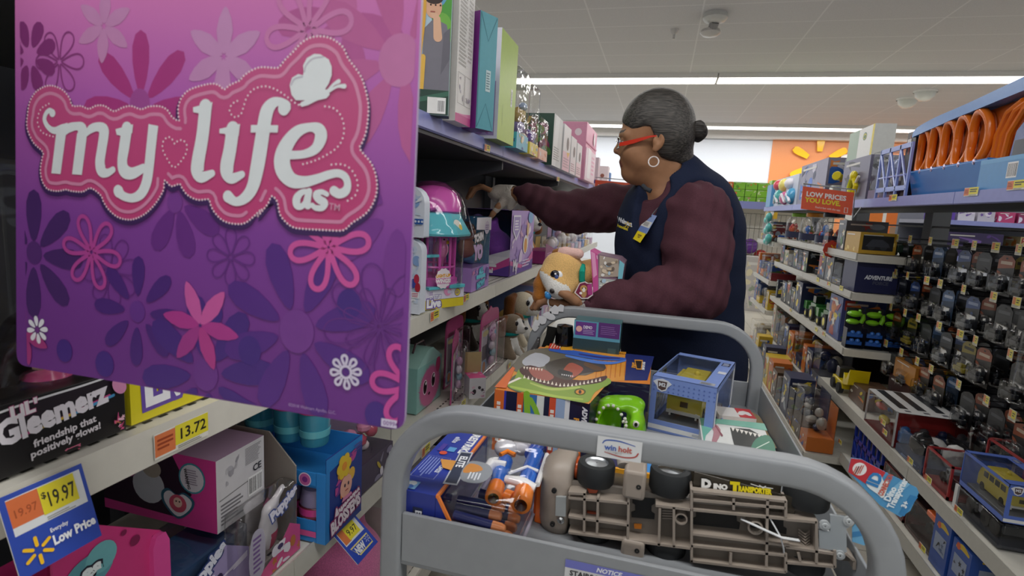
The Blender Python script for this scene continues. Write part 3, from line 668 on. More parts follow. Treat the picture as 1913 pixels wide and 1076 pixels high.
# ---------------------------------------------------------------- left, top shelf
c = carton('toy_box', 'tall glossy box with a child hugging a yellow giraffe, dark green base', 'toy box', (-.26, 0, ZT), (0, .05, ZT+.36), ['#24402f', '#24402f', '#9fb7b4', '#1f3b2c', '#24402f', '#24402f'])
t = c['t']; t.rotation_euler = (0, 0, math.radians(20)); q = Matrix.Rotation(math.radians(20), 3, 'Z') @ V(-.13, .025, 0); t.location = (-.553+q.x, 1.366+q.y, ZT)
s = c['S']; s.clip = (.002, .002, .258, .358)
s.rect(.0, .06, .26, .36, '#a9c4d4'); s.circ(.258, .25, .05, '#4f9a3c', .09); s.circ(.235, .2, .03, '#6fae45', .05); s.circ(.19, .30, .06, '#5f9fc4', .05)
s.poly([(.185, .06), (.258, .06), (.258, .18), (.247, .222), (.215, .235), (.192, .21)], '#77757f'); s.poly([(.236, .10), (.258, .14), (.256, .215), (.24, .2)], '#67656f')
s.circ(.213, .262, .021, '#d9a98a', .028); s.circ(.213, .282, .023, '#33241e', .014); s.stroke([(.226, .19, .011), (.222, .235, .009), (.213, .246, .006)], 0, '#dcb091')
for i in range(3): s.circ(.206+.012*i, .266, .0022, '#2b1d18'); 
s.stroke([(.207, .25), (.216, .25)], .0015, '#a35a4d')
s.stroke([(.165, .06, .012), (.172, .16, .016), (.18, .25, .015), (.178, .31, .014)], 0, '#d9a53a', dens=4); s.stroke([(.188, .06, .006), (.19, .14, .007)], 0, '#e3b54c'); s.circ(.182, .32, .02, '#e0ad40', .014)
s.rect(0, .002, .26, .062, '#27453a'); s.stroke([(.16, .03), (.26, .055)], .006, '#3d6a58'); s.rect(.205, .004, .252, .044, '#e6e6e4'); s.barcode(.23, .006, .25, .04)
c['done']()
c = carton('toy_box', 'white toy box side covered with small print, pink band along its foot', 'toy box', (-.86, 1.435, ZT), (-.562, 1.556, ZT+.42), '#e9e6e2')
e = c['E']; e.rect(0, 0, .121, .022, '#cf4f93'); e.poly([(0, .022), (.121, .022), (.121, .034), (.06, .026)], '#e07fb0'); e.lines(.012, .15, .07, .40, 26, '#b5b1ac'); e.lines(.08, .17, .112, .40, 22, '#c2beb9')
for a, b, cc, d in ((.012, .05, .06, .13), (.066, .05, .112, .13)): e.stroke([(a, b), (cc, b), (cc, d), (a, d)], .0008, '#8f8b86', closed=True, flat=True)
art(e, .02, .06, .055, .12, ['#b9b2bc', '#a79fae', '#cfcad2'], 5); art(e, .07, .06, .108, .12, ['#b9b2bc', '#a79fae'], 4); c['done']()
c = carton('toy_box', 'slim teal box with folded end flap and a purple edge', 'toy box', (-.2, 0, ZT), (0, .078, ZT+.325), ['#5d2a78', '#5fa3ad', '#7a2f86', '#5aa6b4', '#5fa3ad', '#5fa3ad'])
t = c['t']; t.rotation_euler = (0, 0, math.radians(-23)); q = Matrix.Rotation(math.radians(-23), 3, 'Z') @ V(-.1, .039, 0); t.location = (-.547+q.x, 1.563+q.y, ZT)
e = c['E']
for z0, z1, zz in ((.003, .003, .075), (.322, .322, .25)): e.stroke([(.004, z0), (.039, zz), (.074, z1)], .0012, '#2f6f7d', flat=True)
e.stroke([(.003, .003), (.003, .322)], .0016, '#37808d', flat=True); e.rect(.035, .11, .056, .17, '#c9dfe2'); e.lines(.038, .115, .054, .165, 7, '#6e8d93'); c['done']()
c = carton('toy_box', 'big lime green box with a printed purple and white end', 'toy box', (-.80, 1.80, ZT), (-.553, 2.01, ZT+.352), ['#8fae3e', '#b7cf5a', '#d9d6e2', '#a9c843', '#a9c843', '#a9c843'])
e = c['E']; e.rect(.145, .13, .165, .19, '#e8e8e2'); e.barcode(.147, .135, .163, .185, True); e.stroke([(.05, .05), (.05, .12)], .001, '#7f9a34')
s = c['S']; w = c['w']; s.rect(w-.085, .01, w-.012, .185, '#9a86b0'); s.clip = (w-.085, .01, w-.012, .185); art(s, w-.08, .015, w-.016, .18, ['#b9a3c9', '#7e6a9b', '#cdb7d6', '#8d5f9b', '#d8c9de'], 16); s.clip = None
for i, (b, cc) in enumerate(((.32, '#b8b4c0'), (.27, '#6d4b94'), (.225, '#5f7fae'))): s.circ(w-.04, b, .017, '#e9e7ee'); s.circ(w-.04, b, .013, cc); s.circ(w-.035, b+.004, .006, '#d5cfe0')
s.lines(w-.08, .192, w-.06, .34, 12, '#a9a4b5'); c['done']()
def clearbox(name, label, cat, lo, hi, back, foot=None, fh=.05, group=None, pal=None, toy=None, tint='#ffffff', rz=0):
    """clear pack: printed back card, printed foot, toy inside"""
    t = base(name, label, cat, ((lo[0]+hi[0])/2, (lo[1]+hi[1])/2, lo[2]), rz, group); w, d, h = (hi[0]-lo[0])/2, (hi[1]-lo[1])/2, hi[2]-lo[2]
    MB().box((-w, -d, 0), (w, d, h), M(tint, 'c')).build('clear_cover', t, bevel=min(.006, w*.3, d*.3))
    MB().box((-w+.003, -d+.003, .002), (-w+.006, d-.003, h-.004), back).build('back_card', t)
    if foot:
        f = MB().box((-w+.001, -d-.001, .0005), (w+.001, d+.001, fh), foot); f.build('printed_base', t)
        if pal:
            e = Pr((w+.0012, -d, 0), (0, 1, 0), (0, 0, 1)); art(e, .004, .003, 2*d-.004, fh-.003, pal, 8); e.build('printing', t); s = Pr((-w, -d-.0012, 0), (1, 0, 0), (0, 0, 1)); art(s, .004, .003, 2*w-.004, fh-.003, pal, 8); s.build('end_printing', t)
    if toy: toy(t, w, d, h, fh if foot else .004)
    return t
def doll(mats, sc=.8):
    def f(t, w, d, h, z):
        H_ = (h-z)*sc; r = min(w, d)*.55; mb = MB(); mb.lathe([(r*.9, 0), (r*.7, H_*.35), (r*.35, H_*.55), (r*.3, H_*.6)], mats[0], (0, 0, z)); mb.ball((0, 0, z+H_*.76), (r*.62, r*.62, H_*.17), mats[1], 12); mb.ball((-r*.15, 0, z+H_*.82), (r*.75, r*.78, H_*.18), mats[2], 12)
        mb.tube([(r*.3, -r*.4, z+H_*.5), (r*.7, -r*.6, z+H_*.3)], r*.14, mats[1], 6); mb.tube([(r*.3, r*.4, z+H_*.5), (r*.7, r*.6, z+H_*.3)], r*.14, mats[1], 6); mb.build('doll', t)
    return f
def lumps(cols, n=4, seed=1):
    def f(t, w, d, h, z):
        r = random.Random(seed); mb = MB()
        for i in range(n):
            k = r.uniform(.25, .5)*min(w, d); mb.ball((r.uniform(-.4, .4)*w, r.uniform(-.6, .6)*d, z+k*.9+(h-z-2*k)*i/max(n, 1)*.85), (k, k*r.uniform(.8, 1.3), k*r.uniform(.8, 1.4)), M(r.choice(cols), 'g'), 10)
        mb.build('toy', t)
    return f
clearbox('toy_pack', 'shiny clear toy pack with pink card edge beside the lime green box', 'toy pack', (-.72, 2.06, ZT), (-.555, 2.24, ZT+.30), '#e05aa5', '#59b7cf', .06, pal=['#e9c53b', '#d94f9a', '#f2e7d0', '#394d9a'], toy=lumps(['#4f4f57', '#8f8f9a', '#d7d3e6', '#3c3a42'], 5, 4))
clearbox('toy_pack', 'crinkled clear toy pack with blue header and yellow base', 'toy pack', (-.70, 2.27, ZT), (-.553, 2.42, ZT+.285), '#8f9fdc', '#e6cf4c', .05, pal=['#6fb2e0', '#f4efe2', '#d96aa3'], toy=lumps(['#a9c2e8', '#e8e3d0', '#c9a94f', '#8b7fb8'], 5, 8))
clearbox('toy_pack', 'small pale pack with purple and orange print before the dark green box', 'toy pack', (-.70, 2.48, ZT), (-.56, 2.66, ZT+.19), '#b7b3dd', '#efb9a4', .05, pal=['#7d62b5', '#e7874c', '#f4f0f2'], toy=lumps(['#d5c7ea', '#efe7f0', '#6b4aa0'], 4, 9))
c = carton('toy_box', 'box with dark green leafy end and silver white front', 'toy box', (-.86, 2.80, ZT), (-.562, 3.05, ZT+.255), ['#b9bdbb', '#c9ccc9', '#23493a', '#c9cdcc', '#c9cdcc', '#23493a'])
s = c['S']; art(s, .15, .05, .29, .24, ['#c99f2e', '#4f7f3c', '#7a2f52', '#e0c35a'], 14); e = c['E']; e.poly([(.0, .0), (.1, 0), (.16, .255), (.05, .255)], '#dfe2e2'); e.lines(.03, .03, .2, .1, 6, '#8d9391'); c['done']()
for i, (y0, y1, lab, h) in enumerate(((3.09, 3.33, 'white toy box with an oval hole showing a yellow beak, behind the green ended box', .25), (3.36, 3.57, 'white toy box with narrow dark oval hole, second behind the green ended box', .22), (3.60, 3.82, 'white toy box with dark oval hole, last before the pink dollhouse', .21))):
    c = carton('toy_box', lab, 'toy box', (-.85, y0, ZT), (-.56, y1, ZT+h), '#dcd9da'); e = c['E']; w = y1-y0
    e.rect(0, 0, w, h*.42, ('#e7b9c6', '#e3d7da', '#e9c9cf')[i]); e.circ(w*.6, h*.62, w*.17, '#2c2426', h*.15); e.circ(w*.6, h*.6, w*.12, '#54403a', h*.11)
    if i == 0: e.poly([(w*.5, h*.42), (w*.95, h*.45), (w*.7, h*.3)], '#e0ad36')
    e.lines(w*.1, h*.06, w*.9, h*.3, 4, '#b98f9b'); c['done']()
t = base('dollhouse', 'pink cardboard dollhouse with white panel at the shelf end', 'dollhouse', (-.66, 4.3, ZT))
mb = MB().box((-.14, -.32, 0), (.1, .3, .40), '#e59ab8').box((.1, -.30, .0), (.105, .28, .23), '#f2dbe5'); mb.build('body', t, bevel=.003)
pr = Pr((.1055, -.32, 0), (0, 1, 0), (0, 0, 1)); pr.rect(.12, .02, .30, .235, '#fbf3f6'); pr.circ(.42, .33, .05, '#f5dfe8'); pr.lines(.35, .05, .55, .2, 5, '#e9a9c4'); pr.rect(.0, .26, .6, .27, '#d26f9c'); pr.build('printing', t)
pr = Pr((-.14, -.3205, 0), (1, 0, 0), (0, 0, 1)); pr.rect(.02, .02, .2, .24, '#f0b9d0'); pr.rect(.06, .02, .13, .2, '#fdf5f8'); pr.circ(.18, .33, .025, '#f6e3ea'); pr.build('end_printing', t)
for i, (x, y, w, h, cl, lab) in enumerate(((-.56, 4.85, .12, .24, '#3d4fa0', 'dark blue topped slim box behind the pink dollhouse'), (-.50, 5.12, .13, .19, '#efdfe2', 'small white box with brown dot behind the pink dollhouse'), (-.50, 5.36, .10, .15, '#4f86c9', 'small pale blue box at the far end of the top left shelf'))):
    c = carton('toy_box', lab, 'toy box', (-.8, y, ZT), (x, y+w, ZT+h), ['#d8d0d4', cl, '#e9e1e6', '#e3cfd8', '#ddd', '#ddd'] if i == 0 else cl if i else '#fff'); s = c['S']; s.circ(c['w']-.05, h*.55, .018, '#9a5f50' if i == 1 else '#d6dbe8'); s.rect(c['w']-.09, .02, c['w']-.01, .05, cl); c['done']()
# ---------------------------------------------------------------- left, middle shelf
for (z0, z1, x1, lab, ro) in ((ZA, ZA+.205, P(792, 500, 1.375).x, 'lower blue and white patterned slab pack beside the pink bird cage', .03), (ZA+.21, ZA+.345, P(799, 370, 1.375).x, 'upper blue and white patterned slab pack with rounded top, stacked beside the pink bird cage', .045)):
    x0 = x1-.085; w = x1-x0; h = z1-z0; t = base('toy_pack', lab, 'toy pack', ((x0+x1)/2, 1.372, z0)); Q = [(-w/2, 0), (w/2, 0)]
    for i in range(9): a = math.pi*i/8; Q.append((w/2*math.cos(a), h-ro+ro*math.sin(a)))
    MB().prism(Q, (0, .02, 0), (1, 0, 0), (0, 0, 1), .035, '#dfe6f2').build('pack', t, bevel=.004)
    pr = Pr((-w/2, -.0152, 0), (1, 0, 0), (0, 0, 1)); art(pr, .006, .03, w-.006, h-.02, ['#b5cdee', '#8fb1e2', '#d3e1f4', '#c2d4ee', '#eef3fa'], 26)
    if z0 > 1.1:
        pr.rect(.001, .036, w-.001, .05, '#2f63b5')
        for i in range(9): pr.circ(.005+i*.0095, .043, .0032, '#dbe8f8')
    else:
        for a, b, cl in ((.065, .085, '#3b4fa8'), (.074, .098, '#c2304f'), (.078, .075, '#b5273f')): pr.circ(a, b, .008, cl, .013)
        pr.rect(.06, .045, .083, .062, '#f1f4fa'); pr.lines(.062, .047, .082, .06, 3, '#c45a78')
    pr.build('printing', t)
# pink bird cage toy
t = base('bird_cage_toy', 'pink and teal toy bird cage with pink bird inside, in its pack', 'toy', (-.629, 1.417, ZA), math.radians(63.6))
PK = M('#d95fb8', 'g'); TE = M('#62c3cf', 'g'); YE = '#e3d03a'
mb = MB().prism([(0, 0), (.157, 0), (.172, .05), (.172, .13), (-.03, .13), (-.03, .05)], (0, 0, 0), (1, 0, 0), (0, 1, 0), .058, '#eae6dc'); mb.build('pack_base', t, bevel=.001)
pr = Pr((0, 0, 0), (1, 0, 0), (0, 0, 1)); pr.rect(0, 0, .157, .026, YE); pr.poly([(0, .02), (.05, .02), (.1, .032), (.157, .03), (.157, .026), (0, .026)], YE); pr.rect(.0, .027, .157, .057, '#e8e4f2')
pr.text('LITTLE', .045, .0305, .010, '#f4f4f8', .06, out='#6a55a8', ow=.09, al='C'); pr.text('Live', .012, .006, .024, '#f4f4f8', .06, out='#7058b0', ow=.08, wmax=.066)
pr.circ(.028, .046, .011, '#f0ecf6'); pr.lines(.02, .04, .036, .052, 4, '#9d7fc0'); pr.circ(.13, .043, .012, '#6c58aa'); pr.circ(.13, .043, .0105, '#ead64a'); pr.lines(.122, .038, .138, .049, 3, '#6c58aa'); pr.circ(.09, .05, .014, '#efa3cb', .016, rot=.5); pr.circ(.083, .062, .008, '#efa3cb'); pr.stroke([(.095, .047, .006), (.108, .044, .002)], 0, '#d8d3e8'); pr.build('base_printing', t)
pr = Pr((-.03, .05, 0), (.03, -.05, 0), (0, 0, 1)); pr.rect(0, 0, .058, .012, YE); pr.rect(0, .012, .058, .057, '#8f86c9'); pr.circ(.03, .03, .014, '#b979c0', .02); pr.build('side_printing', t)
mb = MB().lathe([(.078, .058), (.082, .062), (.082, .085), (.074, .09)], PK, (.08, .07, 0), n=8)
for i in range(12): a = 2*math.pi*i/12+.2; mb.tube([(.08+.072*math.cos(a), .07+.072*math.sin(a), .085), (.08+.072*math.cos(a), .07+.072*math.sin(a), .215)], .0042, PK, 6)
for z in (.12, .21): mb.tube([(.08+.072*math.cos(w*math.pi/12), .07+.072*math.sin(w*math.pi/12), z) for w in range(24)], .0035, PK, 6, closed=True)
mb.build('cage', t)
mb = MB().box((.01, -.012, .058), (.075, .012, .066), TE).box((.09, -.012, .058), (.15, .012, .068), TE).box((.0, .0, .15), (.06, .02, .158), TE); mb.build('perch', t, bevel=.001)
MB().lathe([(.115, .212), (.118, .218), (.098, .25), (.082, .275), (.06, .28), (.001, .282)], TE, (.08, .07, 0), n=8).build('roof', t)
mb = MB().lathe([(.07, .27), (.086, .282), (.083, .31), (.066, .338), (.035, .353), (.001, .357)], PK, (.095, .085, 0), n=24); mb.tube([(.03, .02, .288), (.045, .01, .295), (.05, .02, .285)], .009, PK, 8); mb.build('dome', t)
mb = MB().ball((.09, .035, .17), (.022, .022, .03), M('#e78fc0', 'g')).ball((.09, .03, .197), (.017, .017, .018), M('#e78fc0', 'g')).lathe([(.006, 0), (.001, .014)], M('#e5c13c', 'g'), (.095, .014, .192), (.4, -1, -.2), 8).ball((.083, .014, .2), .003, '#1c1418', 8).tube([(.09, .035, .15), (.092, .04, .12), (.09, .05, .1)], [.014, .008, .005], M('#d877b2', 'g')); mb.build('bird', t)
pr = Pr((.03, -.014, .068), (1, 0, 0), (0, 0, 1)); pr.poly([(.03+.031*math.cos(a*.2618)*(1 if a % 2 else .9), .022+.031*math.sin(a*.2618)*(1 if a % 2 else .9)) for a in range(24)], '#f6eef6'); pr.text('LIGHT-UP', .03, .026, .009, '#f0b030', .06, al='C', wmax=.056); pr.text('WINGS!', .03, .009, .012, '#fff', .06, al='C', out='#d24fa8', ow=.1, wmax=.056); pr.build('badge', t)
pr = Pr((.10, -.032, .226), (.72, .25, .1), (-.1, .35, .9)); pr.circ(.0, .02, .022, '#ece8da', .016, rot=-.4); pr.circ(.012, .012, .009, '#e5c94a'); pr.build('roof_sticker', t)
MB().lathe([(.098, .06), (.1, .2), (.128, .212), (.128, .22), (.105, .29), (.085, .335), (.04, .366), (.001, .37)], CLEAR, (.085, .075, 0), n=20).build('clear_cover', t)
# doll pack, plush pack
t = base('toy_pack', 'clear doll box with big bubble lettering beside the bird cage toy', 'toy pack', (-.71, 1.90, ZA)); w, d, h = .09, .1, .265
MB().box((-w, -d, 0), (w, d, h), M('#f3e9f6', 'c')).build('clear_cover', t, bevel=.004); MB().box((-w+.003, -d+.003, .001), (-w+.008, d-.003, h-.003), '#8d5fae').box((-w, d-.008, .001), (w-.001, d-.003, h-.002), '#3f8fb4').build('back_card', t)
MB().box((-w-.0005, -d-.0005, 0), (w+.001, d+.0005, .085), '#a983c9').build('printed_base', t)
pr = Pr((w+.0012, -d, 0), (0, 1, 0), (0, 0, 1)); art(pr, .005, .004, .195, .08, ['#7d5bb5', '#e58cc4', '#5a4a9c', '#c9a5e0', '#f0d7ee'], 14)
pr.text('ALL', .1, .058, .022, '#59c8dd', .08, al='C', out='#2c3f80', ow=.08, rot=.12); pr.lines(.045, .036, .15, .054, 1, '#59c8dd', .8, False); pr.text('NOW!', .1, .01, .022, '#59c8dd', .08, al='C', out='#2c3f80', ow=.08, rot=.1)
pr.text('TCHIN', .004, .175, .026, '#f4f0f6', .08, out='#222', ow=.11, rot=.1, wmax=.1); pr.text('YO', .008, .118, .046, '#d9b6e8', .1, out='#222', ow=.08, wmax=.1); pr.poly([(.02, .22), (.19, .215), (.19, .262), (.02, .262)], '#ece7ef'); pr.circ(.14, .225, .03, '#d8cbe0', .024); pr.lines(.12, .215, .16, .237, 3, '#8a6fa8')
pr.build('printing', t)
mb = MB().ball((.02, .03, .20), (.035, .034, .034), M('#d9a184', 's')).ball((.02, .03, .145), (.034, .034, .04), M('#d9a184', 's')).ball((.015, .03, .215), (.037, .037, .028), M('#6b4a35', 'g')).ball((.03, .05, .105), (.03, .035, .02), M('#7ec4dc', 'g')); mb.build('doll', t)
t = base('plush_pack', 'purple window box with a purple plush animal and fairy printed side', 'plush pack', (-.735, 2.53, ZA)); w, d, h = .112, .22, .29
MB().box((-w, -d, 0), (w, d, h), '#6a4a9a', faces=['#6a4a9a', '#7a5aa8', None, '#b595d2', '#6a4a9a', '#6f5a92']).build('box', t, bevel=0)
MB().box((-w+.02, -d-.0005, .085), (w-.003, -d+.0005, h-.01), CLEAR).build('window', t)
organic('plush_toy', SD().ell((.015, -.135, .13), (.08, .075, .07), .02).ell((-.03, -.135, .20), (.05, .055, .05), .03).ell((.05, -.13, .08), (.05, .07, .045), .02).cap((.01, -.14, .2), (.02, -.15, .245), .02, .012, .02), (-.1, -.22, .03), (.112, -.04, .28), .008, [M('#b565ee', 'u')], t)
pr = Pr((-w, -d, 0), (1, 0, 0), (0, 0, 1)); pr.poly([(0, .0), (.224, 0), (.224, .12), (.12, .085), (0, .08)], '#e9e6ee'); pr.poly([(0, 0), (.224, 0), (.224, .085), (.15, .045), (0, .055)], '#d2509b'); pr.poly([(0, 0), (.224, 0), (.224, .05), (.15, .02), (0, .03)], '#5f3f97')
pr.lines(.08, .034, .17, .066, 2, '#f4f4f8', .7); pr.text('animal', .08, .012, .02, '#f4f4f8', .06); pr.circ(.07, .235, .032, '#5b4a80'); pr.circ(.07, .235, .028, '#77689c'); pr.circ(.07, .235, .012, '#9d90b8'); pr.h += .0002; pr.rect(.0, .0, .012, h, '#d9d4e2')
e = Pr((w, -d, 0), (0, 1, 0), (0, 0, 1), mb=pr.mb); art(e, .02, .05, .42, .25, ['#c9aadf', '#e2cdea', '#d9a9c9', '#9a7cc2', '#f0e3ef'], 22); e.poly([(0, 0), (.44, 0), (.44, .09), (.25, .03), (0, .07)], '#d65aa0'); e.poly([(0, 0), (.44, 0), (.44, .05), (.2, .02), (0, .05)], '#5f3f97')
e.circ(.27, .13, .05, '#f0ece8', .045); e.circ(.27, .125, .03, '#e39a3c', .035); e.poly([(.02, .27), (.15, .27), (.15, .2), (.085, .155), (.02, .2)], '#efe9f4'); e.poly([(.03, .262), (.14, .262), (.14, .205), (.085, .168), (.03, .205)], '#a993cc'); e.lines(.05, .2, .125, .25, 4, '#f0ebf6'); e.circ(.35, .26, .05, '#7fb0dc', .03); e.circ(.3, .20, .02, '#e8c08a', .035); e.text('My', .05, .02, .05, '#efe9f4', .05, out='#5f3f97', ow=.05); e.lines(.22, .02, .4, .06, 3, '#d9cbe8')
e.build('printing', t)
# plush dogs on the shelf
def plushdog(name, label, loc, rz, sc, coat='#b5793c', pose=0, collar='#2f9aa0', group=None, white='#ece5da'):
    t = base(name, label, 'plush toy', loc, rz, group)
    s = SD().ell((0, 0, .07), (.055, .06, .07), .02).ell((0, -.03, .165), (.06, .055, .052), .02).ell((0, -.085, .148), (.026, .032, .024), .02)
    for a in (-1, 1): s.cap((a*.035, -.03, .06), (a*.04, -.075, .012), .02, .018, .015).cap((a*.045, .02, .03), (a*.05, -.05, .016), .028, .02, .015)
    g = [span(-.11, .11, .0075), span(-.13, .08, .0075), span(-.012, .24, .0075)]
    b = organic('body', s, 0, 0, 0, [M(coat, 'u'), M(white, 'u')], t, lambda x, y, z: ((y < -.07) & (abs(x) < .03)) | ((z < .1) & (y < -.045) & (abs(x) < .03)), g); b.scale = (sc,)*3
    for a in (-1, 1):
        e = organic('ear', SD().chain([(a*.045, -.02, .205, .014), (a*.075, -.02, .185, .022), (a*.085, -.025, .13, .024)], .01), (a*.07-.06, -.06, .09), (a*.07+.06, .02, .24), .007, [M('#7a4a22', 'u')], t); e.scale = (sc,)*3
    for nm, c, r in (('nose', (0, -.116, .158), (.012, .009, .008)), ('eye', (-.026, -.076, .178), (.011, .007, .013)), ('eye', (.026, -.076, .178), (.011, .007, .013))): MB().ball(c, r, M('#1a1820', 'g'), 10).build(nm, t).scale = (sc,)*3
    o = MB().tube([(.05*math.cos(w*.393), -.01+.05*math.sin(w*.393), .12) for w in range(16)], .009, M(collar, 'f'), 6, closed=True).build('collar', t); o.scale = (sc,)*3
    return t
plushdog('plush_dog', 'brown plush dog with teal collar sitting on the shelf under her sleeve', (-.81, 3.22, ZA), math.radians(60), 1.35, '#b0762f')
plushdog('plush_dog', 'tan plush dog half hidden behind the purple plush box', (-.84, 2.92, ZA), math.radians(75), 1.2, '#c99a58', collar='#3fb0c0')
c = carton('toy_box', 'plum coloured carton with slanted top in front of the shelf plush dogs', 'toy box', (-.72, 2.98, ZA), (-.60, 3.26, ZA+.07), '#8a2a68'); e = c['E']; e.poly([(0, .07), (.28, .07), (.0, .115)], '#8a2a68'); e.lines(.05, .02, .2, .06, 4, '#c98fb4'); e.circ(.24, .03, .008, '#e7b9d4'); e.circ(.03, .015, .008, '#e7b9d4'); c['done']()
pal = ['#d9b56c', '#e3dcc9', '#c9a6cf', '#8fa0cf', '#efe3e6', '#b79a5c', '#d3b0c9', '#a8b4cc', '#e2c2cf', '#5a7fc4']
nmz = ('cream', 'pale yellow', 'lilac', 'soft blue', 'white', 'straw coloured', 'mauve', 'grey blue', 'light pink', 'bright blue')
for i in range(10):
    y = 3.50+i*.19; h = RND.uniform(.11, .2); clearbox('toy_pack', '%s toy pack on the middle left shelf, %s beyond the shelf plush dogs' % (nmz[i], ('first', 'second', 'third', 'fourth', 'fifth', 'sixth', 'seventh', 'eighth', 'ninth', 'tenth')[i]), 'toy pack', (-.78, y, ZA), (-.625, y+.15, ZA+h), pal[i], pal[(i+3) % 10], h*.35, 'packs on the far middle left shelf', [pal[(i+5) % 10], '#f2f0ee', pal[(i+1) % 10]], lumps([pal[(i+2) % 10], pal[(i+4) % 10], '#efe9e4'], 4, i))
# near end of the middle shelf
t = base('doll_display', 'black display tray of dark haired dolls with rainbow lettering', 'toy display', (-.722, .412, ZA)); w, d = .095, .10
MB().box((-w, -d, 0), (w, d, .078), '#171517').build('tray', t, bevel=.001)
pr = Pr((w, -d, 0), (0, 1, 0), (0, 0, 1)); pr.stroke([(.01, .03, .012), (.06, .052, .014), (.12, .058, .014), (.19, .066, .008)], 0, '#241c24', dens=5); pr.stroke([(.07, .038), (.12, .043), (.18, .052)], .0016, '#cf4f8e', dens=4); pr.stroke([(.10, .0405), (.15, .046)], .0016, '#e0c040'); pr.stroke([(.14, .0445), (.185, .0505)], .0018, '#4f9fd0'); pr.stroke([(.03, .068), (.09, .073), (.15, .074), (.19, .076)], .0012, '#e6e6ea', dens=5)
pr.text("LiL'", .075, .060, .014, '#efe9ef', .05, rot=.08, out='#c04a8a', ow=.03); pr.text('Gleemerz', .062, .035, .027, '#e9e4ec', .05, rot=.1, wmax=.118); pr.text('friendship that', .094, .022, .0085, '#e4dfe4', .03, rot=.06, wmax=.085); pr.text('positively glows!', .090, .011, .0085, '#e4dfe4', .03, rot=.06, wmax=.09)
art(pr, .183, .004, .199, .034, ['#d9598f', '#e58a5a', '#c23f6f', '#f0c0cf'], 9); art(pr, .0, .002, .045, .024, ['#d98fb2', '#efe6ea', '#7a5a8a', '#c94f7f'], 9); art(pr, .06, .001, .14, .008, ['#c94f6f', '#e07a9a'], 5)
pr.circ(.19, .062, .008, '#d98fb8', .012, rot=.5); pr.build('lettering', t)
def dollhead(x, y, z, hair, skin, nm):
    s = organic(nm, SD().ell((x, y, z), (.03, .03, .034), .01).ell((x-.006, y, z+.012), (.036, .038, .034), .012).cap((x-.01, y-.03, z), (x-.005, y-.045, z-.06), .014, .012, .015).cap((x-.01, y+.03, z), (x-.005, y+.045, z-.06), .014, .012, .015), (x-.06, y-.08, z-.085), (x+.05, y+.08, z+.06), .006, [hair, M(skin, 's')], t, lambda X, Y, Z: (X > x+.012) & (Z < z+.02) & (abs(Y-y) < .028))
    MB().lathe([(.03, -.055), (.02, -.02), (.01, -.01)], M('#d9598f', 'g'), (x, y, z)).ball((x+.03, y-.011, z+.002), (.004, .006, .008), M('#161218', 'g'), 8).ball((x+.03, y+.011, z+.002), (.004, .006, .008), M('#161218', 'g'), 8).build('doll_face', s)
dollhead(.03, -.055, .13, M('#1c1618', 'g'), '#b98a6d', 'doll'); dollhead(.04, .05, .115, M('#211a1a', 'g'), '#d7b79a', 'doll')
MB().ball((.075, -.078, .09), (.016, .02, .012), M('#e28ab5', 'g')).ball((.07, .085, .105), (.014, .022, .01), M('#e05a9a', 'g')).build('bow', t)
MB().box((-w+.002, -d+.002, .07), (w-.012, d-.002, .33), CLEAR).build('clear_cover', t, bevel=.01); MB().box((-w+.004, -d+.004, .07), (-w+.008, d-.004, .32), '#2a2a30').build('back_card', t)
c = carton('toy_box', 'yellow box with purple outlined white lettering beside the black doll display', 'toy box', (-.82, .523, ZA), (-.632, .701, ZA+.10), '#ddd023'); e = c['E']
e.poly([(.0, .072), (.178, .066), (.178, .1), (0, .1)], '#b7a7d6'); e.text('LITTLE', .034, .062, .018, '#f4f4fa', .06, out='#6a4fa8', ow=.13, rot=.03); e.text('Live', .02, .02, .040, '#f4f4fa', .06, out='#6a4fa8', ow=.10, rot=.03, wmax=.115); c['done']()
# ---------------------------------------------------------------- left, lower shelf
t = base('toy_box', 'pink toy box with rainbow art and a rounded pink post, bottom left', 'toy box', (-.74, .49, ZB)); w, d = .115, .07
MB().box((-w, -d, 0), (w-.012, d, .13), '#3a3550', faces=['#c93a7c', None, '#c93a7c', None, '#c93a7c', '#c93a7c']).build('box', t)
MB().prism([(-.07, .13), (.07, .13), (.07, .20), (-.07, .295)], (w-.012, 0, 0), (0, 1, 0), (0, 0, 1), .004, '#c93a7c').build('header', t); MB().prism([(.05, 0), (.076, 0), (.076, .185), (.07, .2), (.056, .2), (.05, .185)], (w-.008, 0, 0), (0, 1, 0), (0, 0, 1), .008, '#d64a94').build('post', t, bevel=.003)
pr = Pr((w-.007, -.07, .13), (0, 1, 0), (0, 0, 1)); pr.circ(.04, .075, .03, '#5d9aa6', .022); pr.circ(.055, .085, .02, '#6fb0b6'); pr.text('es', .03, .068, .02, '#e8f2f4', .06, out='#223', ow=.1); pr.circ(.1, .08, .007, '#7d1f4c'); pr.circ(.085, .1, .004, '#7d1f4c'); pr.rect(0, 0, .13, .006, '#3f2a62'); pr.build('printing', t)
pr = Pr((w-.02, -.07, .0), (0, 1, 0), (0, 0, 1), lift=0); pr.rect(.002, .002, .13, .128, '#4f7f8a'); 
for i, cl in enumerate(('#e0b93c', '#d98a3c', '#b5487f', '#6a3f8f', '#3f6fae')): pr.stroke([(.01, .10-.012*i, .007), (.05, .115-.012*i, .008), (.09, .09-.014*i, .008), (.12, .05-.012*i, .007)], 0, cl, dens=5)
pr.circ(.05, .04, .03, '#d8dde4', .026); pr.circ(.05, .042, .012, '#25303c', .016); pr.circ(.054, .048, .004, '#f4f4f4'); pr.build('inner_art', t)
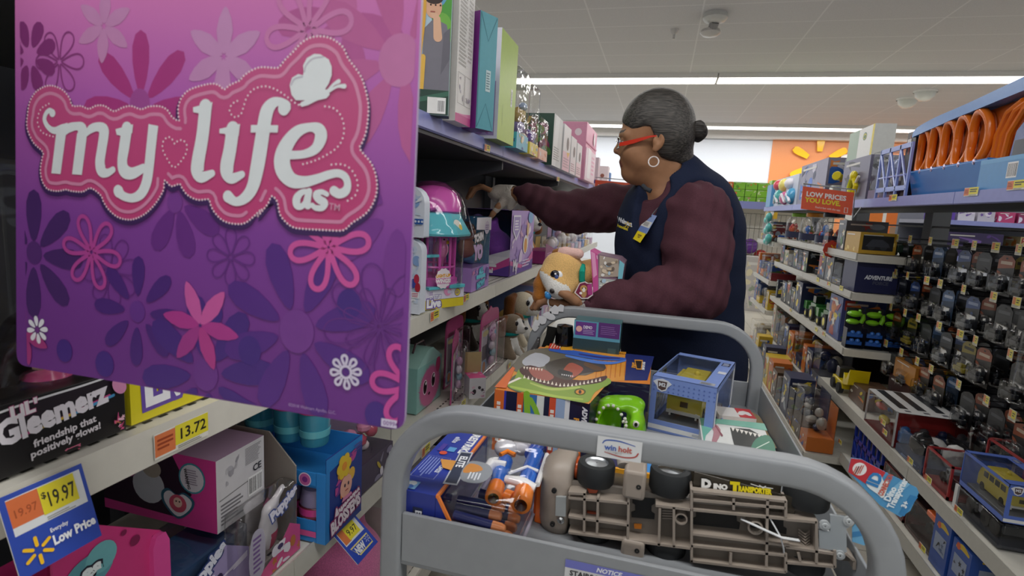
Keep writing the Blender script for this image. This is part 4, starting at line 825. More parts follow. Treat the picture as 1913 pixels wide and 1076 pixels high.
t = base('toy_pack', 'clear pack with purple spotted print leaning beside the pink post', 'toy pack', (-.70, .665, ZB)); MB().box((-.07, -.085, 0), (.055, .075, .105), M('#e6eaf4', 'c')).build('clear_cover', t, bevel=.004); MB().box((-.06, -.08, .002), (.03, .07, .08), '#3f5f86').build('inner_tray', t)
pr = Pr((.056, -.085, 0), (0, 1, 0), (0, 0, 1)); pr.poly([(.0, .0), (.16, 0), (.16, .06), (.1, .1), (0, .03)], '#a99cc9'); art(pr, .02, .005, .155, .07, ['#cbbfe0', '#3a2f55', '#8d7fb5', '#e5dff0'], 10); pr.text('Puppies', .03, .05, .022, '#e6e9f6', .06, out='#33457f', ow=.1, rot=.5, wmax=.09); pr.build('printing', t)
c = carton('toy_box', 'pink toy box with a white small print side and barcode, lying on the packs', 'toy box', (-.90, .688, .756), (-.66, .80, .884), ['#c23a80', '#b99ab8', '#cf3f8f', '#d5d3d6', '#cf3f8f', '#cf3f8f'])
s = c['S']; w = c['w']; s.poly([(.0, .018), (.15, .014), (.19, .06), (.15, .128), (0, .128)], '#2d1a2c'); s.circ(.1, .06, .034, '#bfc3c9', .032); s.circ(.108, .092, .02, '#a9a092', .016); s.circ(.06, .085, .016, '#a83f8a'); s.circ(.214-.022, .09, .027, '#3d8f9d'); s.circ(.192, .09, .024, '#d9d5dd'); s.lines(.178, .078, .207, .106, 7, '#9a8fa0'); s.text('WARNING', .176, .105, .0055, '#333', .04, rot=-1.35)
H_ = [(.160, .012), (.132, .034), (.128, .054), (.142, .064), (.160, .056), (.176, .062), (.196, .050), (.188, .030)]; s.poly(smooth(H_, 4, True), '#2d5f74'); s.poly(smooth([(a*.84+.162*.16, b*.84+.04*.16) for a, b in H_], 4, True), '#dcd9de'); s.circ(.162, .04, .018, '#c9506a', .016); s.circ(.162, .042, .009, '#e8c3b2'); s.circ(.159, .044, .0015, '#222'); s.circ(.166, .044, .0015, '#222')
e = c['E']; e.lines(.008, .008, .06, .048, 6, '#77757a'); e.lines(.065, .09, .105, .122, 12, '#8a888c'); e.stroke([(.006, .055), (.07, .06)], .0008, '#777'); art(e, .02, .075, .05, .12, ['#c3c1c5', '#b4b2b8', '#a3a1a8'], 7); e.text('CE', .082, .072, .013, '#2f2f33', .02); e.barcode(.070, .03, .106, .066); c['done']()
t = base('toy_pack', 'clear blister with a white long eared toy standing before the taupe panel', 'toy pack', (-.635, .765, ZB)); w, d, h = .021, .075, .145
MB().box((-w, -d, 0), (w, d, h), CLEAR).build('clear_cover', t, bevel=.012, seg=3)
organic('toy', SD().ell((-.005, .02, .06), (.012, .022, .035), .012).ell((-.004, .025, .1), (.013, .019, .018), .012).cap((-.004, .03, .11), (-.002, .055, .132), .007, .006, .008).cap((-.004, .01, .08), (-.002, -.01, .03), .008, .005, .01), (-.03, -.03, .01), (.02, .08, .15), .0045, [M('#e3dfe2', 'g'), M('#c9506f', 'g')], t, lambda x, y, z: (z < .06) & (y > .015))
pr = Pr((w+.0008, -d, 0), (0, 1, 0), (0, 0, 1)); pr.poly([(.0, 0), (.15, 0), (.15, .05), (.12, .07), (.085, .035), (.03, .015)], '#d9558f'); art(pr, .07, .002, .148, .05, ['#e8e3ee', '#b0663a', '#c97a3f', '#4b3f6a', '#f3eef5'], 12); pr.text('Puppies', .07, .10, .02, '#e9e6f4', .06, out='#4a5a9c', ow=.1, rot=.35, wmax=.075); pr.poly(smooth([(.02, .02), (.012, .06), (.022, .105), (.046, .102), (.052, .06), (.045, .022)], 4, True), '#b9b4c6'); pr.lines(.022, .03, .044, .098, 8, '#7d5f9a'); pr.build('printing', t)
# blossom display
t = base('toy_display', 'blue cardboard display of round toys with flower haired figure on its side', 'toy display', (-.685, .93, ZB)); w, d, h = .112, .066, .175; BL = '#2f86cf'
mb = MB().box((-w, -d, 0), (w, d, .008), BL).box((-w+.004, -d-.001, .0005), (w-.021, -d+.002, .045), BL).box((-w+.004, -d-.001, .119), (w-.021, -d+.002, .145), BL).box((w-.003, -d+.0035, .0085), (w, d, h), '#24418f').box((-w+.0035, d-.003, .0085), (w-.0035, d-.0002, h-.001), BL).box((-w, -d+.0035, .0085), (-w+.003, d, h), '#24418f').box((w-.02, -d-.0015, .0002), (w+.0002, -d+.003, .146), BL).box((-w+.0035, -d+.003, .112), (w-.0035, d-.0035, .118), BL); mb.build('tray', t)
pr = Pr((w, -d, 0), (0, 1, 0), (0, 0, 1)); pr.rect(0, 0, .132, h, '#27408f'); pr.rect(0, 0, .012, h, BL); pr.poly([(0, .145), (.132, .16), (.132, h), (0, h)], BL); art(pr, .03, .06, .115, .155, ['#d95fa0', '#e88a3c', '#c04f9a', '#e9b84a', '#7a3f9a'], 12); pr.circ(.068, .09, .022, '#efb4a0', .024)
for a in range(6): pr.circ(.06+.016*math.cos(a*1.047), .137+.016*math.sin(a*1.047), .011, '#e8c53a')
pr.circ(.06, .137, .009, '#e8963a'); pr.circ(.062, .094, .0025, '#1d1a3a', .004); pr.circ(.075, .094, .0025, '#1d1a3a', .004); pr.stroke([(.064, .082), (.073, .082)], .001, '#a33'); pr.poly([(.05, .062), (.09, .062), (.085, .07), (.055, .07)], '#e38fb8')
pr.text('Awesome', .026, .038, .022, '#f2e7f0', .06, out='#8f2f6a', ow=.1, rot=.12, wmax=.095); pr.text("BLOSS'EMS", .014, .012, .026, '#f2e7f0', .06, out='#8f2f6a', ow=.1, rot=.14, wmax=.11); pr.lines(.095, .15, .128, .168, 3, '#5a4fa0')
s = Pr((-w, -d, 0), (1, 0, 0), (0, 0, 1), mb=pr.mb); s.h += .002; s.circ(w*2-.045, .13, .014, '#e9d9ea'); s.circ(w*2-.045, .13, .012, '#c25fa0'); s.circ(w*2-.045, .13, .006, '#7a2f80'); s.rect(w*2-.075, .012, w*2-.02, .024, '#d95a9a'); s.build('printing', t)
for x in (.068, .0): 
    mb = MB().lathe([(.03, .01), (.034, .02), (.034, .06), (.03, .066)], M('#8a3a4a', 'g'), (x, -.03, 0)).lathe([(.032, .066), (.034, .07), (.028, .1), (.001, .108)], M('#8f86a8', 'g'), (x, -.03, 0)).lathe([(.035, .05), (.0352, .05), (.0352, .064), (.035, .064)], M('#c9408a', 'g'), (x, -.03, 0)); mb.build('round_toy', t)
for i, (x, y) in enumerate(((-.70, .925), (-.64, .925), (-.775, .93))):
    tt = base('toy_cup', 'striped teal cup toy standing on the blue display, %s' % ('middle one', 'front one', 'rear one')[i], 'toy cup', (x, y, ZB+.175 if i == 1 else ZB+.1455+.0295)); MB().lathe([(.026, 0), (.028, .004), (.031, .06), (.031, .07)], M('#3f8fa8', 'g')).lathe([(.0294, .02), (.0302, .02), (.031, .034), (.0294, .034)], M('#66b8c4', 'g')).build('cup', tt); MB().lathe([(.033, .07), (.033, .08), (.02, .086), (.001, .087)], M('#b5426f', 'g')).build('lid', tt)
tag(MB().prism([(-.19, 0), (0, 0), (0, .16), (-.06, .22), (-.19, .22)], (-.63, .850, ZB), (1, 0, 0), (0, 0, 1), -.003, '#938d84').build('display_divider'), 'plain taupe cardboard panel standing beside the blue display', 'divider')
t = clearbox('toy_pack', 'pink plush blister with yellow foot between blue display and cart post', 'toy pack', (-.70, 1.03, ZB), (-.605, 1.20, ZB+.17), '#8f7fa0', '#4a3f58', .07, pal=['#e8e3ee', '#c9b23c', '#8d86a0'], toy=lumps(['#d98fb0', '#e3b0c6', '#c9536f', '#f0e0e6'], 5, 21))
# box with a fuzzy pink printed face
t = base('toy_box', 'teal gable topped carton printed with a pink furry face', 'toy box', (-.80, 1.64, ZB)); w, d = .105, .1
MB().box((-w, -d, 0), (w, d, .15), '#8fc4bd').prism([(-d, .15), (d, .15), (.02, .195), (-.02, .195)], (-w, 0, 0), (0, 1, 0), (0, 0, 1), 2*w, '#a3d0c8').build('box', t, bevel=.001); MB().tube([(w*.6, -.05, .185), (w*.6, -.03, .21), (w*.6, .03, .21), (w*.6, .05, .185)], .004, '#4a3038', 6).build('handle', t)
pr = Pr((w, -d, 0), (0, 1, 0), (0, 0, 1))
for i in range(60): a = i*2*math.pi/60; rr2 = 1+.12*RND.random(); pr.mb.add([pr.pt((.1+.02*math.cos(a-.1), .06)), pr.pt((.1+.088*rr2*math.cos(a), .066+.07*rr2*math.sin(a))), pr.pt((.1+.075*math.cos(a+.1), .066+.06*math.sin(a+.1)))], [[0, 1, 2]], M('#cf6fa0'), True); pr.h += 2e-6
pr.clip = (0, 0, .2, .15); pr.circ(.1, .066, .078, '#d0709f', .064); pr.circ(.062, .072, .017, '#f0dfe8', .026); pr.circ(.062, .072, .014, '#1d1a1c', .022); pr.circ(.128, .08, .017, '#f0dfe8', .026); pr.circ(.128, .08, .014, '#1d1a1c', .022); pr.circ(.066, .084, .005, '#fff'); pr.circ(.132, .092, .005, '#fff'); pr.circ(.095, .042, .008, '#3a2028', .005); pr.circ(.165, .125, .02, '#c04a78', .028); pr.clip = None; pr.build('printing', t)
# tall pink framed blisters
def tallpack(lab, y0, y1, x, h, rz=0):
    t = base('toy_pack', lab, 'toy pack', (x-.03, (y0+y1)/2, ZB), rz, None); d = (y1-y0)/2
    Q = [(-d, 0), (d, 0)]+[(d*(1-.25*(1-math.cos(i*math.pi/8))), h-.06+.04*math.sin(i*math.pi/8)) for i in range(5)]+[(.02, h-.012), (.0, h), (-.02, h-.012)]+[(-d*(1-.25*(1-math.cos(i*math.pi/8))), h-.06+.04*math.sin(i*math.pi/8)) for i in range(4, -1, -1)]
    MB().prism(Q, (0, 0, 0), (0, 1, 0), (0, 0, 1), .004, '#b5487f').build('card', t)
    pr = Pr((.0042, -d, 0), (0, 1, 0), (0, 0, 1)); W2 = 2*d; pr.rect(W2*.05, .006, W2*.95, h*.70, '#dcdcdf'); pr.poly(smooth([(W2*.45, h*.1), (W2*.35, h*.3), (W2*.45, h*.55), (W2*.75, h*.62), (W2*.9, h*.5), (W2*.85, h*.15)], 4, True), '#77718a'); pr.circ(W2*.25, h*.63, W2*.16, '#c9c389', W2*.05); pr.circ(W2*.65, h*.6, W2*.2, '#d8b9d6', W2*.16); pr.stroke([(W2*.5, h*.6), (W2*.56, h*.625), (W2*.62, h*.6), (W2*.7, h*.63), (W2*.8, h*.61)], W2*.012, '#a8569c', dens=4); pr.circ(W2*.22, h*.12, W2*.17, '#9fc0d8', W2*.14); pr.circ(W2*.22, h*.13, W2*.08, '#c98a5a', W2*.1); pr.circ(W2*.8, h*.55, W2*.05, '#6fb0d8'); pr.build('printing', t)
    mb = MB()
    for i in range(4): mb.ball((.018, d*(-.1+.12*(i % 2)), h*(.2+.11*i)), (.012, d*.22, h*.065), M(('#c9a9c4', '#8fb9c9', '#d8d2dc', '#b98fae')[i], 'g'), 10)
    mb.build('toy', t); MB().box((.0045, -d*.9, h*.04), (.042, d*.9, h*.78), M('#f6eef4', 'c')).build('clear_cover', t, bevel=.012, seg=3); return t
tallpack('tall pink framed blister card standing left of the small open carton', 1.66, 1.83, -.62, .245, .25)
tallpack('tall pink framed blister card standing right of the small open carton', 1.96, 2.20, -.60, .275)
tallpack('pink framed blister card behind the small open carton', 1.80, 1.98, -.68, .27)
tallpack('pale blister card at the back beside the furry face carton', 1.50, 1.66, -.93, .25)
t = base('toy_carton', 'small white and pink carton with its brown flap standing open', 'carton', (-.585, 1.79, ZB), math.radians(35)); MB().box((-.03, -.035, 0), (.03, .035, .075), '#e2dfe3', faces=['#ddd', '#d8538f', '#e2dfe3', '#c9708f', '#ddd', '#ddd']).build('box', t, bevel=.0006); MB().box((-.03, .033, .075), (.03, .035, .15), '#b5a072').build('flap', t)
pr = Pr((-.03, -.035, 0), (1, 0, 0), (0, 0, 1)); art(pr, .004, .004, .056, .045, ['#cf9fb5', '#3a3038', '#e6c3d0', '#b98fa6'], 8); e = Pr((.03, -.035, 0), (0, 1, 0), (0, 0, 1), mb=pr.mb); art(e, .004, .004, .066, .07, ['#9a4566', '#7a3050', '#e2b3c4'], 6); u = Pr((-.03, -.035, .075), (1, 0, 0), (0, 1, 0), mb=pr.mb); art(u, .003, .02, .057, .066, ['#d9e6ea', '#e59fc0'], 5); pr.build('printing', t)
for i in range(3):
    plushdog('plush_dog', ('pale cream plush dog with teal collar on the lower left shelf, behind the blister cards', 'grey brown plush dog low on the lower left shelf beside the far cart post', 'dark plush dog at the back of the lower left shelf')[i], ((-.66, 2.62, ZB), (-.63, 2.36, ZB), (-.85, 2.45, ZB))[i], math.radians(70), (1.2, .9, 1.1)[i], ('#d8cbb2', '#8b7a66', '#4a3f3a')[i], collar='#1f8f8a')
for i in range(7):
    y = 2.85+i*.26; k = ('#5f6f9c', '#b58fb5', '#dccfc0', '#6f8f9c', '#c98f9c', '#8f7fae', '#d3c9a8')[i]; c = carton('toy_box', '%s toy box on the lower left shelf, %s in its row' % (('slate blue', 'mauve', 'cream', 'teal grey', 'dusty pink', 'violet', 'sand')[i], ('first', 'second', 'third', 'fourth', 'fifth', 'sixth', 'seventh')[i]), 'toy box', (-.9, y, ZB), (-.63, y+.22, ZB+RND.uniform(.16, .24)), k, 'boxes on the far lower left shelf'); art(c['E'], .01, .01, .21, c['h']-.01, pal, 10); art(c['S'], .08, .01, .26, c['h']-.01, pal, 8); c['done']()
# deck shelf below
def fuzz(lab, loc, col, sc=1.):
    t = base('plush_toy', lab, 'plush toy', loc); organic('body', SD().ell((0, 0, .11*sc), (.1*sc, .12*sc, .11*sc), .02).ell((0, -.07*sc, .21*sc), (.02*sc, .025*sc, .05*sc), .02).ell((0, .07*sc, .21*sc), (.02*sc, .025*sc, .05*sc), .02), (-.13*sc, -.15*sc, -.02), (.13*sc, .15*sc, .28*sc), .009, [M(col, 'u')], t)
    for a in (-1, 1): MB().ball((.09*sc, a*.045*sc, .12*sc), (.012*sc, .02*sc, .026*sc), M('#141216', 'g'), 12).build('eye', t)
    MB().ball((.105*sc, 0, .085*sc), (.008, .012, .008), M('#3a2028', 'g'), 8).build('nose', t); return t
fuzz('big pink furry plush toy with dark eyes on the bottom shelf', (-.73, 1.16, ZC), '#d978a8', 1.15); fuzz('pink furry plush toy at the front of the bottom shelf near the camera', (-.73, .84, ZC), '#d985ae', 1.0)
for i in range(3): c = carton('toy_box', ('white patterned box on the bottom shelf behind the cart', 'grey box with violet circle on the bottom shelf behind the cart', 'dark box on the bottom shelf behind the cart')[i], 'toy box', (-.9, 1.36+i*.24, ZC), (-.63, 1.57+i*.24, ZC+.2), ('#cfc9c4', '#b5b1b8', '#3c3a40')[i]); art(c['E'], .01, .01, .2, .19, ['#8f6fae', '#d9d3dc', '#5f5a66', '#c9a9c4'], 10); c['done']()
# ---------------------------------------------------------------- price labels
def label_card(name, lab, cat, o, u, v, w, h, draw, group=None, th=.0012):
    o, u, v = Vector(o), Vector(u).normalized(), Vector(v).normalized(); t = base(name, lab, cat, o, 0, group)
    MB().prism([(0, 0), (w, 0), (w, h), (0, h)], (0, 0, 0), u, v, -th, '#e8e8e6').build('card', t); pr = Pr((0, 0, 0), u, v); draw(pr, w, h); pr.build('printing', t); return t
def price(txt, orange=True):
    def f(pr, w, h):
        pr.rect(0, 0, w, h, '#e9e7dc')
        if orange: pr.rect(0, h*.08, w*.36, h*.95, '#e3804f'); pr.rect(w*.36, h*.2, w, h, '#e9dc3c'); (pr.text(txt, w*.41, h*.38, h*.45, '#2c2a22', .02, wmax=w*.55) if txt else pr.lines(w*.42, h*.4, w*.95, h*.85, 2, '#4c4a3a', .6)); pr.lines(w*.04, h*.3, w*.32, h*.8, 3, '#a5482a'); pr.lines(w*.4, h*.03, w*.95, h*.17, 2, '#8f8d84')
        else: pr.rect(0, 0, w, h, '#e6d94a'); pr.lines(w*.1, h*.3, w*.9, h*.85, 2, '#4c4a3a', .6)
    return f
def lowprice(pr, w, h):
    pr.rect(0, 0, w, h, '#2f4cae'); pr.rect(w*.07, h*.50, w*.95, h*.94, '#dfe2e4'); pr.rect(w*.07, h*.60, w*.42, h*.93, '#d9713f'); pr.text('19.97', w*.1, h*.70, h*.1, '#a84f2a', .01, wmax=w*.28); pr.rect(w*.42, h*.585, w*.86, h*.93, '#e4d52f'); pr.text('$', w*.435, h*.78, h*.08, '#2a2820', .02); pr.text('19.97', w*.48, h*.655, h*.19, '#2a2820', .01, wmax=w*.36); pr.lines(w*.44, h*.51, w*.8, h*.56, 2, '#9a9a98')
    pr.spark(w*.25, h*.235, h*.155); pr.text('Everyday', w*.42, h*.36, h*.052, '#f2f4f8', .02, wmax=w*.22); pr.text('Low Price', w*.42, h*.20, h*.115, '#f2f4f8', .045, wmax=w*.54)
A_ = onX(152, 868, -.588); B_ = onY(190, 1000, A_.y); hc = (A_-B_).length
label_card('price_sign', 'large blue price card reading 19.97 on the left shelf lip', 'price tag', B_-V(0, .080, 0), (0, 1, 0), A_-B_, .080, hc*1.02, lowprice)
A_ = onX(660, 958, -.588); B_ = onY(706, 1012, A_.y); hc = (A_-B_).length
def newtag(pr, w, h):
    pr.rect(0, 0, w, h, '#2648b8'); pr.rect(w*.08, h*.5, w*.92, h*.93, '#dde0e2'); pr.rect(w*.1, h*.53, w*.36, h*.9, '#dd7a3f'); pr.rect(w*.32, h*.55, w*.8, h*.92, '#e6d832'); pr.text('9.97', w*.37, h*.64, h*.17, '#2a2820', .01, wmax=w*.4)
    pr.stroke([(w*.14+.01*math.cos(0), h*.12), (w*.86, h*.12), (w*.88, h*.38), (w*.12, h*.38)], w*.02, '#e6d88a', closed=True); pr.text('NEW', w*.2, h*.16, h*.18, '#eef0f6', .06, .2, wmax=w*.42); pr.spark(w*.76, h*.28, w*.09, '#b9c2e8')
label_card('price_sign', 'blue NEW price card reading 9.97 on the lower left shelf lip', 'price tag', B_-V(0, .082, 0), (0, 1, 0), A_-B_, .082, hc, newtag)
def liptag(px, py, X, w, h, txt, lab, side=1, orange=True, group=None):
    o = onX(px, py, X); label_card('price_tag', lab, 'price tag', o, (0, side, 0), (0, 0, 1), w, h, price(txt, orange), group, .0008)
liptag(290, 860, -.5925, .085, .034, '13.72', 'orange and yellow price strip reading 13.72 in the left shelf rail'); liptag(804, 603, -.5925, .06, .03, '', 'tilted orange and yellow price tag below the bird cage toy'); liptag(866, 566, -.5925, .05, .026, '', 'faded price tag below the clear doll box')
liptag(788, 857, -.5925, .055, .03, '', 'orange and yellow price tag seen through the cart handle'); liptag(948, 692, -.5925, .05, .026, '', 'pale price tag right of the tall blister cards'); liptag(1040, 497, -.5925, .05, .02, '', 'small price tag near the shelf plush dogs')
liptag(862, 762, -.596, .04, .022, '', 'small yellow price tag in front of the open carton', 1, False)
liptag(905, 282, -.5925, .06, .024, '', 'cream price label in the top rail below the lime box', 1, True)
liptag(1040, 338, -.5925, .08, .024, '', 'cream price label in the top rail below the white oval hole boxes', 1, True)
# ================================================================ toys in the cart
class PX(Pr):
    """printing traced in picture pixels on a real plane of the thing"""
    def __init__(s, fn, n, **k): Pr.__init__(s, (0, 0, 0), (1, 0, 0), (0, 0, 1), n, **k); s.fn = fn
    def pt(s, p): return s.fn(p[0], p[1])+s.n*s.h
def track_box():
    zt = .978; t = base('track_set_box', 'orange and navy track set box with a roaring dinosaur picture, in the cart', 'toy box', (-.13, 1.13, TZ))
    o = [(-.272, .955), (-.092, .955), (-.072, 1.10), (.010, 1.115), (.010, 1.31), (-.262, 1.31)]
    mb = MB().prism(o, (0, 0, TZ), (1, 0, 0), (0, 1, 0), zt-TZ, '#d9822f', '#1d2148'); mb.build('box', t, world=True)
    MB().box((-.092, .955, TZ), (.010, 1.10, TZ+.008), '#d98a2f').build('display_floor', t, world=True)
    MB().prism([(-.092, .955), (.010, .955), (.010, 1.115), (-.072, 1.10)], (0, 0, TZ+.009), (1, 0, 0), (0, 1, 0), zt-TZ-.010, CLEAR).build('clear_window', t, world=True)
    K = lambda x, y: onZ(900+x*.3032, 620+y*.303, zt); p = PX(K, (0, 0, 1), step=.00004)
    p.poly([(195, 225), (400, 85), (890, 132), (880, 300), (790, 304), (660, 445), (170, 352)], '#e0993a')
    p.poly([(885, 134), (1062, 152), (1020, 300), (880, 300)], '#232f6f')
    for i in range(7): p.stroke([(700+30*i, 300-5*i), (720+28*i, 150+4*i)], 3, '#c9761f')
    p.poly(smooth([(190, 225), (260, 130), (400, 100), (560, 120), (720, 200), (640, 270), (400, 250), (260, 260)], 3, True), '#6f6a5c')
    p.poly(smooth([(250, 180), (330, 130), (420, 160), (380, 215), (280, 215)], 3, True), '#b9bcc4'); p.poly(smooth([(160, 330), (210, 265), (280, 330), (240, 375), (180, 355)], 3, True), '#54604a')
    p.poly(smooth([(158, 335), (200, 295), (240, 225), (330, 300), (450, 345), (600, 330), (760, 285), (795, 318), (700, 372), (655, 436), (560, 428), (400, 396), (250, 372)], 3, True), '#86a53c')
    p.stroke([(180, 340, 6), (320, 372, 9), (480, 405, 8), (620, 418, 5)], 0, '#a9c24e', dens=4); p.stroke([(300, 318, 4), (430, 356, 8), (600, 345, 6)], 0, '#b5c765', dens=4)
    p.poly(smooth([(232, 232), (300, 208), (400, 240), (520, 288), (640, 300), (768, 272), (740, 312), (600, 333), (450, 345), (330, 312), (260, 275)], 3, True), '#4a2622')
    p.poly(smooth([(290, 225), (380, 232), (445, 278), (400, 305), (320, 280)], 3, True), '#a55a4e')
    for i in range(20):
        x = 262+i*24.5; yb = 285+min(i, 9)*5.5-max(0, i-12)*4.6; p.poly([(x-8, yb+4), (x+8, yb+5), (x+2, yb-17)], '#ece4d3', up=False)
    for i in range(7): p.poly([(255+i*18, 218+i*2), (268+i*18, 216+i*2), (262+i*18, 234+i*2)], '#ece4d3', up=False)
    p.h += .00004
    p.poly(smooth([(390, 205), (500, 165), (610, 175), (745, 195), (752, 240), (620, 258), (540, 300), (440, 270)], 3, True), '#4b4640'); p.poly(smooth([(540, 195), (590, 205), (625, 235), (560, 285), (500, 250)], 3, True), '#b05a45'); p.poly(smooth([(480, 235), (560, 255), (530, 285), (470, 265)], 3, True), '#262a2e'); p.stroke([(640, 200, 12), (700, 225, 16), (745, 235, 8)], 0, '#6b4f30', dens=3)
    for i in range(6): p.poly([(490+i*13, 262+i*2), (500+i*13, 264+i*2), (494+i*13, 274+i*2)], '#d9dadc', up=False)
    p.h += .00004; p.circ(605, 372, 36, '#43591f', 20); p.circ(605, 374, 26, '#d98f2a', 15); p.circ(605, 374, 9, '#1c1a12', 12)
    p.stroke([(420, 112, 8), (560, 132, 16), (720, 160, 16), (880, 172, 9)], 0, '#3a63c0', dens=4); p.stroke([(520, 150, 6), (680, 185, 10), (800, 195, 8), (885, 180, 4)], 0, '#5a86dc', dens=4); p.stroke([(600, 140, 3), (740, 162, 5), (850, 165, 3)], 0, '#39307a', dens=3)
    p.poly([(420, 75), (500, 68), (475, 112), (410, 105)], '#d2452f'); p.poly([(495, 88), (575, 92), (560, 118), (485, 115)], '#e3a52c'); p.poly([(575, 100), (890, 128), (888, 140), (570, 112)], '#e39a2f')
    for i in range(4): p.stroke([(425+18*i, 102), (440+18*i, 76)], 2.5, '#f0e3d0')
    p.poly([(78, 345), (190, 218), (205, 228), (150, 352)], '#df6f34'); q = K(95, 340)
    p.poly([(940, 175), (992, 178), (985, 238), (952, 236)], '#e29a37'); p.poly([(946, 182), (986, 184), (980, 232), (956, 230)], '#2b2320')
    p.build('top_printing', t, world=True)
    tx = Pr(onZ(900+.3032*96, 620+.303*338, zt), (.030, .1, 0), (-1, .3, 0), (0, 0, 1), lift=.0011); tx.rect(.01, -.010, .075, -.003, '#f6ede2'); tx.build('lettering_band', t, world=True)
    tx = Pr(onZ(900+.3032*955, 620+.303*228, zt), (0, 1, 0), (-1, 0, 0), (0, 0, 1), lift=.0012); tx.text('FORCE', .002, .0, .012, '#e8a23a', .06, wmax=.045); tx.text('ADVENTURE', -.006, -.016, .012, '#e6e8ee', .06, .2, wmax=.07); tx.build('logo', t, world=True)
    s = Pr((-.272, .955, TZ), (1, 0, 0), (0, 0, 1)); hh = zt-TZ; s.rect(0, 0, .019, hh, '#e0702f'); s.rect(.022, 0, .042, hh, '#1b1e3d'); s.rect(.019, 0, .023, hh, '#3d3fae'); s.rect(.044, 0, .056, hh, '#e0652f'); s.rect(.057, .0, .096, hh, '#3f78b8'); s.rect(.082, .05, .096, hh, '#e5ece6'); s.stroke([(.062, hh), (.066, .08), (.072, .05)], .006, '#8fc63a', dens=4); s.stroke([(.07, hh-.01), (.084, .085), (.09, .05)], .005, '#8fc63a', dens=4); s.circ(.077, .045, .008, '#4f86d9'); s.circ(.077, .04, .004, '#d9862f')
    s.rect(.096, 0, .106, hh, '#1b1e3d'); s.rect(.106, 0, .118, hh, '#d9542f'); s.rect(.118, 0, .144, hh, '#9fb7d9'); s.rect(.135, .07, .144, hh, '#e8ecf0'); s.circ(.132, .055, .014, '#4a86d8', .022); s.circ(.132, .055, .009, '#9fb7d9', .015); s.rect(.144, 0, .18, hh, '#1b1e3d')
    for a in (.006, .047, .109):
        for i in range(9): s.rect(a, .02+i*.009, a+.007, .0265+i*.009, '#f3ebe2')
    s.text('ADVENTURE', .168, .112, .009, '#e6e8ee', .06, .2, rot=-math.pi/2, wmax=.07); s.text('FORCE', .154, .09, .009, '#e8a23a', .06, rot=-math.pi/2, wmax=.04); s.build('front_printing', t, world=True)
    # green snapping dinosaur head in the window
    G = M('#86cf1f', 'g'); b = V(-.045, 1.02, TZ+.008)
    d = tag(base('dinosaur_toy', '', ''), 'lime green dinosaur head toy with open jaws and white teeth', 'toy'); d.location = b
    s = SD().ell((-.018, .012, .052), (.028, .042, .05), .008).ell((-.006, -.016, .056), (.026, .042, .040), .006, True)
    s2 = SD().ell((.034, .0, .046), (.021, .036, .045), .008).ell((.02, -.026, .050), (.014, .03, .036), .006, True).ell((.035, -.02, .066), (.012, .012, .012), .01).ell((.042, -.026, .05), (.008, .01, .01), .01).ell((.04, -.03, .032), (.008, .008, .01), .01)
    s3 = SD().ell((.006, .035, .088), (.034, .02, .012), .01).ell((.028, .02, .092), (.022, .028, .012), .012).ell((-.006, .012, .088), (.03, .02, .008), .01)
    for o in s2.ops+s3.ops: s.ops.append(o)
    organic('head', s, (-.06, -.06, -.008), (.066, .066, .112), .003, [G], d)
    mb = MB()
    for i in range(15): a = .35+i*.36; mb.ball((-.012+.031*math.cos(a)*.85, -.02+.003*math.sin(a), .054+.042*math.sin(a)), .0033, M('#f1efe6', 'g'), 8)
    mb.build('lower_teeth', d); mb = MB()
    for i in range(11): mb.ball((.0165+.002*math.sin(i), -.028+.002*(i % 2), .012+i*.0066), .0034, M('#f1efe6', 'g'), 8)
    mb.build('upper_teeth', d)
    e = MB().ball((.036, -.032, .072), (.006, .004, .007), M('#e9e6d8', 'g'), 10).ball((.036, -.0355, .073), (.003, .002, .004), M('#1a1d12', 'g'), 8); e.build('eye', d)
    c = MB().ball((.0, -.035, .016), (.018, .012, .012), M('#b9bcc2', 'm'), 12).ball((-.006, -.04, .022), (.01, .008, .007), M('#a33f3f', 'g'), 10).lathe([(.006, -.004), (.006, .004)], M('#1d1d20', 'g'), (.012, -.044, .01), (0, 1, 0), 10); o = base('toy_car', 'small silver and red toy car in front of the lime dinosaur head', 'toy car', b+V(0, -.012, 0)); c.build('body', o)
track_box()
